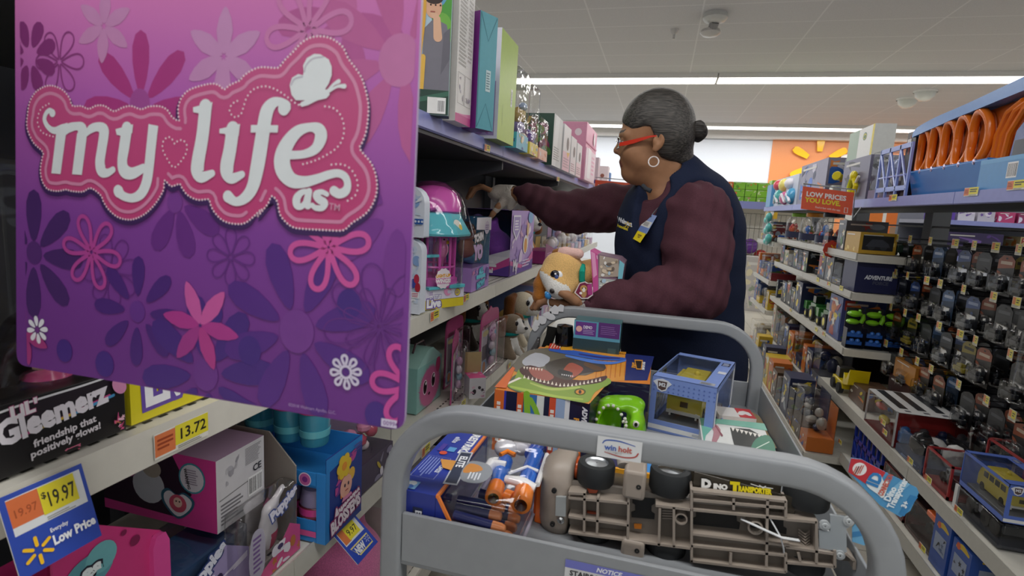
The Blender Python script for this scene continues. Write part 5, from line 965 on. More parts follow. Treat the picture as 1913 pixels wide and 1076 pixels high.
# ---------------------------------------------------------------- boxed yellow van
def van(parent, o, L=.15, yel='#c9b84a'):
    """van along +y"""
    x, y, z = o; Yl = M(yel, 'g'); mb = MB(); w = .037
    Q = [(0, .012), (L, .012), (L, .045), (L-.008, .066), (L-.02, .078), (.02, .078), (.006, .066), (0, .045)]
    mb.prism(Q, (x+w, y, z), (0, 1, 0), (0, 0, 1), 2*w, Yl) if False else mb.prism(Q, (x-w, y, z), (0, 1, 0), (0, 0, 1), 2*w, Yl); v = mb.build('van', parent, bevel=.007, seg=3)
    mb = MB().box((x-.028, y+.02, z+.077), (x+.028, y+L-.02, z+.083), Yl); mb.ball((x+.005, y+L*.55, z+.086), .007, Yl, 10); mb.build('roof', v, bevel=.003)
    mb = MB()
    for i in range(4): mb.box((x-w-.0008, y+.018+i*.031, z+.05), (x+w+.0008, y+.042+i*.031, z+.068), M('#2d3034', 'g', .1))
    mb.build('windows', v)
    mb = MB().box((x-.036, y-.006, z+.014), (x+.036, y, z+.02), M('#dcdcd6', 'g')).box((x-.03, y-.005, z+.008), (x-.026, y-.002, z+.022), M('#dcdcd6', 'g')).box((x+.026, y-.005, z+.008), (x+.03, y-.002, z+.022), M('#dcdcd6', 'g')); mb.build('bumper', v)
    MB().box((x-.008, y-.002, z+.03), (x+.008, y+.001, z+.042), M('#3a3526', 'g')).build('number_plate', v)
    for a in (-1, 1):
        for b in (.03, L-.03): MB().lathe([(.001, -.006), (.014, -.006), (.016, 0), (.014, .006), (.001, .006)], M('#222225', 'g'), (x+a*(w-.006), y+b, z+.014), (1, 0, 0), 14).build('wheel', v)
def van_box(name, label, loc, rz, w, d, h, blue='#7f97d6'):
    t = base(name, label, 'toy box', loc, rz); dots = random.Random(5)
    f = .012; mb = MB()
    for a, b in (((0, 0, 0), (w, d, .003)),): mb.box(a, b, blue)
    mb.box((0, 0, 0), (f, .0015, h), blue).box((w-f*1.6, 0, 0), (w, .0015, h), blue).box((f, 0, h-.034), (w-f*1.6, .0015, h), blue).box((f, 0, 0), (w-f*1.6, .0015, .026), blue)
    mb.box((0, 0, h-.0015), (.03, d, h), blue) if False else mb.box((0, 0, h-.0015), (w, .034, h), blue).box((w-.03, .034, h-.0015), (w, d, h), blue).box((0, d-.022, h-.0015), (w-.03, d, h), blue).box((0, d-.0015, 0), (w, d, h), blue)
    mb.box((w-.0015, 0, 0), (w, d, .018), blue).box((w-.0015, 0, 0), (w, .016, h), '#d9dee8').box((w-.0015, d-.016, 0), (w, d, h), '#d9dee8').box((w-.0015, 0, h-.012), (w, d, h), blue); mb.box((0, 0, 0), (.0015, d, .018), blue).box((0, 0, h-.01), (.0015, d, h), blue)
    mb.build('card_frame', t)
    MB().box((.002, .002, .004), (w-.002, d-.002, h-.002), CLEAR).build('clear_window', t)
    MB().box((.012, .02, .003), (w-.016, d-.02, .02), M('#6f7276', 'g')).build('plinth', t, bevel=.002)
    van(t, (w*.47, d*.18, .021), d*.66)
    pr = Pr((0, 0, 0), (1, 0, 0), (0, 0, 1)); pr.rect(0, .006, w, .016, '#e1e3e4'); pr.lines(w*.7, .008, w*.95, .013, 2, '#9aa2b5')
    for i in range(13):
        for j in range(3): pr.mb.add([pr.pt((.006+i*w/13+q[0], h-.03+j*.009+q[1])) for q in ((-.0022, 0), (0, -.0022), (.0022, 0), (0, .0022))], [[0, 1, 2, 3]], M('#6077bd'), True)
    pr.h += .0002; cx, cz = w*.17, h-.016; pr.poly([(cx-.02, cz+.004), (cx-.012, cz+.01), (cx, cz+.013), (cx+.012, cz+.01), (cx+.02, cz+.004), (cx+.012, cz-.004), (cx+.009, cz-.012), (cx, cz-.016), (cx-.009, cz-.012), (cx-.012, cz-.004)], '#dfe3ea'); pr.poly([(cx-.010, cz+.007), (cx+.010, cz+.007), (cx+.008, cz-.009), (cx, cz-.013), (cx-.008, cz-.009)], '#5a4640'); pr.text('M2', cx, cz-.004, .008, '#dfe3ea', .05, al='C')
    pr.build('printing', t); pr = Pr((0, 0, h), (1, 0, 0), (0, 1, 0)); pr.rect(w-.024, d-.06, w-.006, d-.03, '#2d3350'); pr.lines(w-.022, d-.058, w-.008, d-.032, 3, '#b9c3e0'); pr.rect(w-.02, d*.45, w-.003, d*.45+.02, '#d3d7df'); pr.rect(w-.038, .006, w-.008, .024, '#a9acb5'); pr.lines(w-.036, .008, w-.01, .022, 5, '#5f626c'); pr.build('top_printing', t); return t
van_box('van_box', 'blue patterned window box with a yellow toy van, in the cart tray', (.014, 1.178, TZ), math.radians(-15), .134, .245, .122)
# ---------------------------------------------------------------- right side of the tray
t = base('paper_sheet', 'crumpled brown paper sheet on the cart tray under the red tag', 'paper', (.21, 1.25, TZ)); r_ = random.Random(4); mb = MB(); n = 8; vs = [V(-.06+.12*i/n, -.09+.2*j/n, .002+.008*r_.random()) for j in range(n+1) for i in range(n+1)]; mb.add(vs, [[j*(n+1)+i, j*(n+1)+i+1, (j+1)*(n+1)+i+1, (j+1)*(n+1)+i] for j in range(n) for i in range(n)], M('#b39a78', 'p', .8)); mb.build('paper', t, ang=10)
c = carton('small_pack', 'small red and white pack lying on the brown paper', 'pack', (.165, 1.27, TZ+.012), (.245, 1.33, TZ+.024), '#e6e3e3', rz=.1); p = c['T']; p.rect(.045, .0, .08, .06, '#c8323a'); p.stroke([(.05, .02, .006), (.062, .035, .01), (.07, .02, .005)], 0, '#e9e6e6', dens=4); c['done']()
t = base('shark_pack', 'white and green shark mouth pack with dark jagged opening, on the cart tray', 'toy pack', (.18, 1.10, TZ+.002)); MB().prism([(-.064, -.083), (.064, -.065), (.068, .098), (-.062, .092)], (0, 0, 0), (1, 0, 0), (0, 1, 0), .034, '#dfe1df').build('card', t, bevel=.001)
K = lambda x, y: onZ(900+x*.3032, 620+y*.303, TZ+.0363); p = PX(K, (0, 0, 1), step=.00005, lift=.0003)
p.poly([(1345, 530), (1500, 540), (1740, 565), (1760, 610), (1640, 590), (1450, 565), (1380, 640), (1370, 690)], '#74b8a4'); p.poly([(1530, 590), (1650, 600), (1740, 650), (1690, 720), (1560, 712), (1545, 660)], '#1f2321')
for i in range(8): p.poly([(1535+i*27, 588+i*7), (1560+i*27, 594+i*7), (1548+i*27, 614+i*7)], '#ece9e2', up=False)
p.h += .00005; p.poly(smooth([(1690, 660), (1770, 640), (1810, 730), (1750, 755), (1660, 735)], 3, True), '#2f7d62'); p.stroke([(1400, 560, 8), (1450, 610, 22), (1430, 680, 14)], 0, '#b5808a', dens=4); p.stroke([(1440, 580, 3), (1480, 640, 6)], 0, '#8f4f5c', dens=3); p.stroke([(1690, 720, 3), (1770, 680, 3)], 0, '#cfe3d8'); p.build('printing', t, world=True)
# ---------------------------------------------------------------- far end of the tray
c = carton('toy_box', 'dark teal toy box with purple label below the far cart handle', 'toy box', (-.182, 1.322, TZ), (-.068, 1.385, TZ+.195), ['#2f4a4c', '#3f6a70', '#2d4548', '#2d4548', '#2d4548', '#2d4548']); s = c['S']; s.rect(0, .150, .114, .195, '#5d9fb4'); s.rect(.004, .158, .055, .192, '#6a3a86'); s.rect(.06, .158, .112, .195, '#5a2f72'); s.circ(.013, .174, .0075, '#e8b3a6'); s.text('DEMO', .023, .176, .0075, '#e4d9ea', .04, wmax=.022); s.lines(.023, .162, .052, .174, 3, '#a98fc0'); s.lines(.066, .165, .108, .188, 5, '#7f5a98'); s.rect(.086, .118, .106, .134, '#3f5a5c'); c['done']()
tag(MB().lathe([(.001, 0), (.019, .002), (.022, .02), (.023, .15), (.020, .172), (.001, .176)], M('#0d0d0f', 'g', .08), (-.209, 1.352, TZ)).build('black_bottle'), 'glossy black bottle standing beside the dark teal box', 'bottle')
tag(MB().tube([(-.272, 1.375, TZ+.02), (-.262, 1.374, TZ+.09), (-.248, 1.37, TZ+.135), (-.246, 1.372, TZ+.16)], 0, M('#1f201e', 'f'), sq=rr(.012, .003, .001), up=(0, 1, 0)).build('black_strap'), 'matt black strap hanging near the torn white sticker', 'strap')
organic('plastic_bag', SD().ell((-.285, 1.345, TZ+.05), (.016, .025, .05), .01).ell((-.28, 1.33, TZ+.02), (.018, .03, .02), .01).cap((-.285, 1.35, TZ+.09), (-.275, 1.36, TZ+.13), .012, .006, .01), (-.312, 1.29, TZ-.004), (-.255, 1.385, TZ+.15), .006, [M('#9a8a84', 'c')]); tag(bpy.data.objects['plastic_bag'], 'crumpled clear plastic bag in the far left tray corner', 'bag')
# ---------------------------------------------------------------- dart blaster pack
t = base('blaster_pack', 'blue pack of a white and orange dart blaster, nearest left in the cart', 'toy pack', (-.2, .73, TZ)); zt = .945; NB = '#2a3da0'
MB().prism([(0, 0), (.057, 0), (.057, .225), (.018, .225), (0, .21)], (-.305, .617, TZ+.001), (1, 0, 0), (0, 1, 0), zt-TZ-.001, NB, '#27358c').build('card_sleeve', t, world=True)
MB().box((-.248, .617, TZ+.001), (-.142, .842, TZ+.006), '#c9c3d2').build('tray_card', t, world=True); MB().box((-.2475, .617, zt-.003), (-.2435, .842, zt+.001), '#e8823a').prism([(-.2475, 0), (-.2435, 0), (-.196, -(zt-TZ)+.002), (-.200, -(zt-TZ)+.002)], (0, .6165, zt), (1, 0, 0), (0, 0, 1), -.004, '#e8823a').build('orange_edging', t, world=True)
MB().prism([(-.2475, 0), (-.2435, 0), (-.198, -(zt-TZ)+.002), (-.2475, -(zt-TZ)+.002)], (0, .6172, zt), (1, 0, 0), (0, 0, 1), -.0016, '#27358c').build('front_panel', t, world=True)
MB().box((-.2445, .622, TZ+.006), (-.143, .84, zt-.002), M('#f3f2f8', 'c')).build('clear_cover', t, world=True, bevel=.008)
p = Pr((-.305, .842, zt), (0, -1, 0), (1, 0, 0)); L = .225
p.text('FIRESTRIKE', .012, .040, .013, '#f0f2f6', .05, .15, wmax=.105); p.text('CUSTOMIZE', .128, .031, .006, '#d9dff0', .04, wmax=.04); p.lines(.125, .006, .185, .028, 5, '#7f8fd0'); p.stroke([(.122, .004), (.188, .004), (.188, .038), (.122, .038)], .0004, '#aab4e0', closed=True, flat=True); p.text('elite', .045, .018, .010, '#cfd6ee', .03, .2); p.rect(.085, .022, .1, .034, '#5fa3dc'); p.circ(.108, .02, .006, '#d9553f'); p.rect(.078, .008, .104, .016, '#4f3f9f'); p.rect(.202, .008, .222, .026, '#7fb3e0'); p.circ(.208, .017, .006, '#e6eef6'); p.circ(.217, .017, .005, '#3f6fc0'); p.build('printing', t, world=True)
p = Pr(P(872, 878, .70), (0, -1, 0), (1, 0, 0), (0, 0, 1)); p = Pr((-.254, .745, zt+.0012), (.12, -1, 0), (1, .12, 0)); p.poly([(-.004, -.008), (.098, -.008), (.098, .012), (-.004, .012)], '#c4cad4'); p.poly([(0, -.006), (.094, -.006), (.094, .010), (0, .010)], '#30384f'); p.text('ELITE', .012, -.003, .011, '#eef1f6', .04, wmax=.075); p.poly(smooth([(.028, .012), (.028, .04), (.055, .052), (.085, .04), (.08, .012)], 4, True), '#8f949c'); p.poly(smooth([(.034, .014), (.036, .03), (.05, .036), (.062, .012)], 4, True), '#cf8a3f'); p.poly([(.03, -.03), (.055, -.02), (.06, -.006), (.03, -.006)], '#d99a4a'); p.lines(.058, .02, .08, .038, 4, '#dfe3ea'); p.build('badge', t, world=True)
s = Pr((-.305, .617, TZ), (1, 0, 0), (0, 0, 1)); s.rect(.005, .03, .011, .06, '#e8ecf4'); s.rect(.026, .02, .040, .066, '#2f3550'); s.text('ELITE', .030, .062, .009, '#eef1f6', .04, rot=-1.57, wmax=.03); s.rect(.03, .008, .045, .026, '#c9853f'); s.build('front_printing', t, world=True)
bw, bb, bo = M('#e9e9ea', 'g'), M('#2f6fd0', 'g'), M('#f5862a', 'g'); z = zt-.03
g_ = lambda x, y, dz=0: tuple(onZ(x, y, .928+dz)+V(0, 0, 0))
mb = MB().tube([g_(926, 917), g_(934, 890), g_(944, 862)], [.0105, .0125, .012], bb, 14).tube([g_(976, 930), g_(988, 890), g_(1002, 850)], [.0115, .014, .013], bb, 14).tube([g_(990, 850), g_(1004, 836)], [.010, .012], M('#2a52b8', 'g'), 10); mb.build('blaster_camo_shell', t, world=True)
mb = MB().tube([g_(900, 890, .006), g_(918, 868, .008), g_(945, 872, .008)], [.007, .010, .008], bw, 10).ball(g_(945, 838, -.004), (.020, .016, .016), bw).ball(g_(975, 835, -.004), (.018, .016, .014), bw).tube([g_(945, 895, .008), g_(978, 902, .010), g_(1000, 912, .006)], [.006, .008, .006], bw, 10).tube([g_(1004, 905, .008), g_(1022, 850, .008)], .004, bw, 8).tube([g_(950, 885, .012), g_(985, 872, .014), g_(1005, 880, .012)], .0025, bw, 6); mb.build('blaster_white_shell', t, world=True); mb = MB()
for x, y, x2, y2, r_ in ((922, 930, 928, 908, .0125), (973, 943, 980, 915, .0142)):
    a_ = V(*g_(x, y)); d_ = V(*g_(x2, y2))-a_; mb.lathe([(r_*.62, -.002), (r_*.95, 0), (r_, .006), (r_*.95, d_.length), (r_*.5, d_.length+.003)], bo, a_, d_, 18).lathe([(r_*.64, -.001), (.001, .003)], M('#4a2410', 'g'), a_, d_, 14)
mb.tube([g_(945, 925, -.002), g_(958, 930, -.002)], .009, bo, 10).tube([g_(935, 850, .012), g_(948, 843, .014), g_(962, 850, .012)], .004, bo, 8); mb.build('barrel_tips', t, world=True)
for x0, y0, x1, y1, Y_ in ((896, 921, 948, 936, .705), (856, 934, 944, 950, .68), (852, 948, 938, 966, .655), (848, 962, 945, 990, .63), (905, 938, 968, 954, .70), (890, 952, 972, 971, .682), (880, 966, 966, 988, .658), (874, 982, 958, 1004, .635)):
    k = Y_ in (.70, .682, .658, .635); a_, b_ = onY(x0, y0, Y_+.012*k), onY(x1, y1, Y_+.012*k); ax_ = b_-a_; l_ = ax_.length; MB().lathe([(.001, 0), (.0068, 0), (.0068, l_*.74), (.001, l_*.74)], M('#27306a', 'g', .4), a_, ax_, 12).lathe([(.0071, l_*.74), (.0071, l_*.9), (.005, l_*.98), (.001, l_)], M('#ef9a62', 'g'), a_, ax_, 12).build('dart', t, world=True)
# orange magazine and number box behind the truck
t = base('ammo_clip', 'bright orange notched plastic clip between blaster pack and truck', 'toy', (-.115, .78, TZ)); mb = MB().box((-.018, -.055, 0), (.018, .06, .075), M('#f4752a', 'g'))
for i in range(5): mb.box((-.022, -.05+i*.022, .01), (-.018, -.04+i*.022, .07), M('#e8641f', 'g')).box((-.014, -.05+i*.022, .075), (.014, -.04+i*.022, .079), M('#f88a42', 'g'))
mb.build('body', t, bevel=.002); t.location = (-.116, .795, TZ); t.rotation_euler = (0, 0, -.12)
c = carton('toy_box', 'navy and yellow toy box with blue disc, lying behind the upturned truck', 'toy box', (-.055, .80, TZ), (.085, .915, TZ+.078), ['#2a2560', '#241f55', '#e8a52a', '#2a2560', '#2a2560', '#2a2560']); p = c['T']; p.circ(.075, .012, .045, '#3f8fd8', .05) if False else p.circ(.075, .03, .035, '#3f8fd8', .028); p.rect(0, 0, .14, .006, '#e8a52a'); p.text('NA', .045, .085, .03, '#e8d52f', .06, .2, rot=-1.4, wmax=.05); c['done']()
# ---------------------------------------------------------------- toy truck lying on its side
def truck():
    YP = .715; t = base('toy_truck', 'taupe toy transporter truck lying on its side, underside facing the near cart handle', 'toy truck', (.07, YP, TZ))
    TA, TD, BK = M('#9c9186', 'g', .38), M('#7b746c', 'g', .5), M('#1c1d1e', 'g', .5)
    A = lambda x, y, d=0: (lambda p: V(p.x, YP+d, p.z))(onY(1000+x*.2007, 860+y*.2007, YP))
    B = lambda x, y, d=0: (lambda p: V(p.x, YP+d, p.z))(onY(1290+x*.2007, 860+y*.2007, YP))
    def slab(f, pts, d0, d1, m, mb):
        k = len(pts); a = [f(*p, d0) for p in pts]; b = [f(*p, d1) for p in pts]; mb.add(a+b, [list(range(k)), list(range(k, 2*k))[::-1]]+[[(i+1) % k, i, k+i, k+(i+1) % k] for i in range(k)], m); return mb
    # chassis pan and ribs
    mb = MB(); slab(A, [(300, 250), (880, 330), (1460, 440), (1460, 720), (880, 640), (300, 560)], .018, .024, TD, mb); slab(A, [(300, 560), (880, 640), (1460, 720), (1450, 830), (880, 720), (300, 660)], .018, .024, TD, mb)
    slab(B, [(10, 360), (1180, 540), (1180, 960), (10, 720)], .02, .026, TD, mb); slab(B, [(10, 300), (885, 412), (885, 520), (10, 440)], .012, .018, TD, mb); slab(B, [(5, 700), (880, 850), (880, 1030), (5, 940)], .012, .018, TD, mb); slab(B, [(885, 800), (1520, 930), (1520, 985), (885, 940)], .01, .022, TD, mb); mb.build('chassis', t, world=True)
    mb = MB()
    def rib(f, a, b, w=.0016, d0=-.002, d1=.022, m=TA): mb.tube([f(*a, (d0+d1)/2), f(*b, (d0+d1)/2)], 0, m, sq=[((d1-d0)/2, w), (-(d1-d0)/2, w), (-(d1-d0)/2, -w), ((d1-d0)/2, -w)], up=(0, 0, 1)) if abs(b[0]-a[0]) > abs(b[1]-a[1]) else mb.tube([f(*a, (d0+d1)/2), f(*b, (d0+d1)/2)], 0, m, sq=[(w, (d1-d0)/2), (-w, (d1-d0)/2), (-w, -(d1-d0)/2), (w, -(d1-d0)/2)], up=(0, 1, 0))
    for a, b in (((310, 345), (870, 395)), ((310, 520), (870, 600)), ((310, 668), (1450, 815)), ((870, 335), (860, 745)), ((1160, 440), (1150, 790)), ((1290, 430), (1290, 800)), ((1120, 415), (1450, 455)), ((310, 300), (470, 310)), ((460, 300), (455, 660)), ((585, 340), (575, 670))): rib(A, a, b)
    rib(B, (15, 282), (885, 378), d1=.008)
    for a, b in (((15, 455), (885, 540)), ((885, 372), (885, 525)), ((20, 680), (920, 790)), ((5, 790), (880, 880)), ((0, 930), (885, 1035)), ((885, 860), (885, 1035)), ((715, 360), (705, 980)), ((10, 265), (10, 940)), ((25, 365), (880, 440)), ((885, 545), (1170, 570)), ((885, 800), (1330, 865)), ((885, 945), (1340, 985)), ((375, 850), (370, 960)), ((1170, 560), (1170, 950)), ((1340, 830), (1340, 990)), ((1440, 860), (1525, 930)), ((1525, 930), (1520, 1010)), ((400, 350), (400, 455)), ((1000, 850), (1020, 930))): rib(B, a, b)
    mb.build('frame_ribs', t, world=True)
    # dark openings
    mb = MB(); slab(A, [(900, 395), (1110, 415), (1110, 460), (1080, 480), (1080, 540), (1110, 560), (1105, 610), (890, 590), (890, 540), (925, 530), (925, 470), (900, 455)], .0165, .019, BK, mb); mb.build('opening', t, world=True); mb = MB(); slab(B, [(20, 460), (480, 510), (480, 560), (445, 575), (450, 640), (480, 655), (470, 715), (25, 665), (25, 610), (60, 600), (60, 530), (25, 515)], .0185, .021, BK, mb); mb.build('opening', t, world=True); mb = MB(); slab(B, [(725, 545), (930, 570), (925, 620), (895, 635), (895, 690), (925, 710), (920, 765), (725, 725)], .0185, .021, BK, mb); mb.build('opening', t, world=True)
    def ring(f, c, r0, r1, col, nm='boss'):
        p = f(*c, .0); MB().lathe([(r1, .018), (r1, .0), (r0, .0), (r0, .0165)], TA, p, (0, 1, 0), 20).lathe([(r0, .012), (.001, .012)], BK, p, (0, 1, 0), 16).build(nm, t, world=True)
    ring(A, (1358, 548), .0062, .0082, BK); ring(B, (605, 630), .0072, .0095, BK)
    mb = MB()
    for i in range(5): mb.tube([B(1030, 690+i*28, .012), B(1075, 705+i*28, .004), B(1130, 705+i*28, .012)], .0011, TA, 6)
    mb.build('axle_saddle', t, world=True); mb = MB()
    for i in range(6): mb.tube([A(1180, 470+i*24, .014), A(1280, 475+i*24, .014)], .0009, TA, 6)
    mb.build('axle_saddle', t, world=True)
    # cab: rounded nose on the left
    organic('cab', SD().ell(tuple(A(205, 440, .05)), (.030, .042, .060), .03).cap(tuple(A(300, 160, .055)), tuple(A(150, 215, .055)), .012, .014, .03).cap(tuple(A(185, 260, .035)), tuple(A(175, 650, .035)), .024, .026, .02).cut(tuple(A(310, 400, .02)), (1, 0, -.03)).cut(tuple(A(200, 400, .004)), (0, -1, 0)), tuple(A(-20, 900, -.01)), tuple(A(420, 0, .11)), .0035, [TA], None); o = bpy.data.objects['cab']; o.data.transform(Matrix.Translation(-t.location)); o.parent = t
    mb = MB(); slab(A, [(190, 345), (285, 350), (280, 530), (185, 520)], .0015, .006, M('#a3a8a8', 'g'), mb)
    mb.build('battery_cover', t, world=True)['label'] = 'grey battery cover'
    mb = MB()
    for c, r in (((170, 295), .0036), ((155, 608), .0036)): mb.lathe([(.001, -.0006), (r, -.0006), (r, .003)], BK, A(*c, .003), (0, 1, 0), 12)
    mb.build('screw_holes', t, world=True); MB().lathe([(.001, -.002), (.003, -.002), (.003, 0), (.005, .001), (.005, .004)], M('#c9cccc', 'm'), A(232, 572, .002), (0, 1, 0), 14).build('screw', t, world=True)
    MB().ball(A(345, 210, .05), (.006, .02, .016), M('#c9541f', 'g')).build('orange_panel', t, world=True)
    mb = MB(); slab(A, [(470, 300), (585, 300), (560, 345), (490, 345)], .012, .016, M('#a8482a', 'g'), mb); slab(A, [(470, 520), (585, 535), (560, 570), (480, 565)], .012, .016, M('#a8482a', 'g'), mb); slab(A, [(915, 645), (988, 650), (985, 685), (920, 680)], .012, .016, M('#c9792a', 'g'), mb); mb.build('orange_trim', t, world=True)
    # wheels: axles stand upright now
    def wheel(f, c, r, h, up):
        p = f(*c, .03); sg = 1 if up else -1
        w = MB().lathe([(r*.62, h), (r*.72, h*1.05), (r*.95, h), (r, h*.85), (r, h*.12), (r*.94, 0), (r*.5, 0)], M('#25282a', 'g', .6), p, (0, 0, sg), 28).build('wheel', t, world=True); MB().lathe([(r*.64, h*.98), (r*.55, h*.9), (r*.3, h*.93), (.001, h*.95)], M('#c3c8cc', 'm', .35), p, (0, 0, sg), 24).build('hubcap', w, world=True)
    wheel(A, (535, 290), .0265, .030, True); wheel(A, (1245, 375), .0275, .032, True); wheel(B, (1120, 510), .0280, .032, True)
    for f, c, r in ((A, (520, 700), .0255), (A, (1225, 800), .0275), (B, (1110, 960), .027)): wheel(f, c, r, .024, False)
    # fuel tanks
    for c0, c1, nm in (((805, 110), (1040, 340), 'fuel_tank'), ((790, 755), (1025, 885), 'fuel_tank')):
        a, b = A(c0[0], c1[1], 0), A(c1[0], c0[1], 0); MB().box((a.x, YP-.004, a.z), (b.x, YP+.04, b.z), TA).build(nm, t, world=True, bevel=.005, seg=3)
        q = A((c0[0]+c1[0])/2+40, c0[1]*.45+c1[1]*.55, -.0045); MB().lathe([(.001, 0), (.0034, 0), (.0034, .002)], BK, q, (0, 1, 0), 12).build('bolt_hole', t, world=True)
    MB().tube([A(770, 0, .05), A(800, 60, .03), A(815, 110, .02)], .009, M('#a39c94', 'g'), 12).build('exhaust', t, world=True)
    # body side facing up, with its lettering
    a, b = A(1000, 250, 0), B(1180, 330, 0); z0 = a.z-.0; mb = MB(); mb.prism([(0, 0), (.36, -.018), (.36, .002), (.002, .02)], (a.x-.03, YP+.028, z0-.002), (1, 0, 0), (0, 0, 1), -.006, M('#4f483c', 'g')); 
    mb = MB().box((A(320, 0).x, YP+.026, A(300, 620).z), (B(1330, 0).x, YP+.085, A(300, 300).z), M('#5a5244', 'g')); q0, q1 = A(1060, 330, .03), B(880, 440, .03)
    mb.prism([(0, 0), (q1.x-q0.x, q1.z-q0.z), (q1.x-q0.x, q1.z-q0.z+.028), (0, .028)], q0, (1, 0, 0), (0, 0, 1), -.004, M('#3f3a31', 'g')); mb.build('body', t, world=True)
    BT = lambda x, y: onY(1290+x*.2007, 860+y*.2007, YP+.0105); bpt = BT(100, 244); e = BT(760, 312); mb = MB(); a_ = BT(20, 268); mb.prism([(0, 0), (.125, -.0145), (.125, .0115), (0, .024)], a_+V(0, .0005, 0), (1, 0, 0), (0, 0, 1), -.003, M('#38332b', 'g')); mb.build('side_panel', t, world=True); u = e-bpt; ln = u.length; pr = Pr(V(bpt.x, YP+.0105, bpt.z), u, V(-u.z, 0, u.x), (0, -1, 0), lift=.001)
    pr.text('D', 0, 0, .0115, '#f2f2ee', .08, out='#1d1d1a', ow=.06); pr.text('INO', .0150, 0, .0068, '#f2f2ee', .08, wmax=.019); pr.text('T', .0365, 0, .0115, '#ecd916', .1, out='#1d1d1a', ow=.05); pr.text('RANSPORTER', .0455, 0, .0072, '#ecd916', .08, wmax=ln-.046); pr.stroke([(ln*.7, .0115), (ln*.8, .0092), (ln*1.0, .0082)], .0006, '#e6e6e0'); pr.stroke([(ln*.82, .0105), (ln*.86, .0082)], .0008, '#e6e6e0'); pr.stroke([(ln*.90, .0102), (ln*.87, .0078)], .0008, '#e6e6e0'); pr.build('lettering', t, world=True)
    # rear plate, lamp, cable tie
    mb = MB(); slab(B, [(1300, 510), (1470, 530), (1500, 560), (1480, 620), (1450, 640), (1455, 860), (1340, 840), (1200, 815), (1195, 650), (1300, 660)], .0, .004, M('#a5acb0', 'g'), mb)
    mb.build('rear_plate', t, world=True)['label'] = 'pale grey rear plate'
    for c in ((1250, 605), (1470, 565), (1388, 880)): MB().lathe([(.001, -.0012), (.0032, -.0012), (.0036, .0), (.0062, .0), (.0062, .004)], M('#b9bec0', 'g'), B(*c, -.001), (0, 1, 0), 16).build('screw', t, world=True)
    mb = MB(); slab(B, [(1310, 370), (1480, 385), (1520, 425), (1500, 470), (1360, 455)], -.002, .02, M('#c9c2ba', 'g'), mb); lamp = mb.build('lamp_housing', t, world=True, bevel=.002); mb = MB(); slab(B, [(1335, 380), (1470, 395), (1495, 420), (1365, 418)], -.003, .0, M('#f0b42a', 'g'), mb); mb.build('lamp_lens', lamp, world=True)['label'] = 'amber lens'
    MB().tube([B(470, 550, .002), B(720, 640, -.006), B(840, 690, -.007), B(1010, 745, .0)], 0, M('#dfe1e2', 'g'), sq=rr(.0009, .0022, .0005), up=(0, 1, 0)).tube([B(745, 550, .002), B(830, 690, -.004), B(860, 800, -.002), B(880, 930, .006)], 0, M('#dfe1e2', 'g'), sq=rr(.0009, .0022, .0005), up=(0, 1, 0)).build('cable_tie', t, world=True)['label'] = 'white plastic cable tie'
    # hang tag
    G = lambda x, y: onY(1560+x*.2008, 860+y*.2007, .735); q = [(150, -20), (245, -10), (470, 110), (760, 255), (780, 300), (700, 470), (610, 530), (560, 500), (420, 420), (120, 105)]
    mb = MB(); k = len(q); a = [G(*p) for p in q]; b = [p+V(0, .0012, 0) for p in a]; mb.add(a+b, [list(range(k)), list(range(k, 2*k))[::-1]]+[[(i+1) % k, i, k+i, k+(i+1) % k] for i in range(k)], '#4f98c9'); ht = mb.build('hang_tag', t, world=True); ht['label'] = 'red and blue hang tag'
    p = PX(G, (0, -1, 0), step=.00004); p.poly([(150, -20), (245, -10), (470, 110), (420, 190), (330, 250), (120, 105)], '#c42f3c'); p.circ(228, 80, 66, '#f0eeee', 60); p.poly([(620, 180), (700, 220), (560, 340), (470, 310)], '#7fbce0'); p.poly([(700, 320), (770, 340), (640, 520), (590, 500)], '#2f7fb8')
    p.poly(smooth([(295, 180), (350, 120), (420, 130), (450, 190), (500, 190), (450, 345), (390, 310), (300, 240)], 3, True), '#e6eef2'); p.poly([(460, 185), (500, 200), (455, 345), (425, 330)], '#eef0ea')
    for w_, o_, h_, c_, tx, wm in (((385, 255), 0, .0135, '#2f7fc0', 'ID', .025), ((440, 330), 0, .006, '#c95a4a', 'CONNECTION', .03), ((505, 385), 0, .0075, '#e6f2f8', 'Dino', .02), ((535, 450), 0, .0075, '#e6f2f8', 'Transporter', .042), ((655, 445), 0, .006, '#e6f2f8', '3+', .012)):
        a0 = G(*w_); u = (G(660, 60)-G(560, 250)).normalized(); tx_ = Pr(a0, u, V(-u.z, 0, u.x), (0, -1, 0), mb=p.mb, lift=p.h+.0003); tx_.text(tx, 0, 0, h_, c_, .05, wmax=wm)
    for j in range(3): a0 = G(205+25*j, 100-8*j); tx_ = Pr(a0, u, V(-u.z, 0, u.x), (0, -1, 0), mb=p.mb, lift=p.h+.0003); tx_.lines(-.006, 0, .008, .004, 2, '#c95a4a')
    p.build('tag_printing', ht, world=True)
    q = [(150, 610), (260, 470), (360, 590), (380, 680), (260, 775), (150, 740)]; mb = MB(); k = len(q); a = [G(*p)+V(0, -.004, 0) for p in q]; b = [p+V(0, .0012, 0) for p in a]; mb.add(a+b, [list(range(k)), list(range(k, 2*k))[::-1]]+[[(i+1) % k, i, k+i, k+(i+1) % k] for i in range(k)], '#6fb2dc'); ht = mb.build('hang_tag', t, world=True); p = PX(lambda x, y: G(x, y)+V(0, -.004, 0), (0, -1, 0)); p.poly([(150, 650), (380, 620), (380, 660), (150, 700)], '#3f88c0'); p.circ(215, 480, 42, '#eceeee', 40) ; p.circ(215, 480, 14, '#22262a', 13)
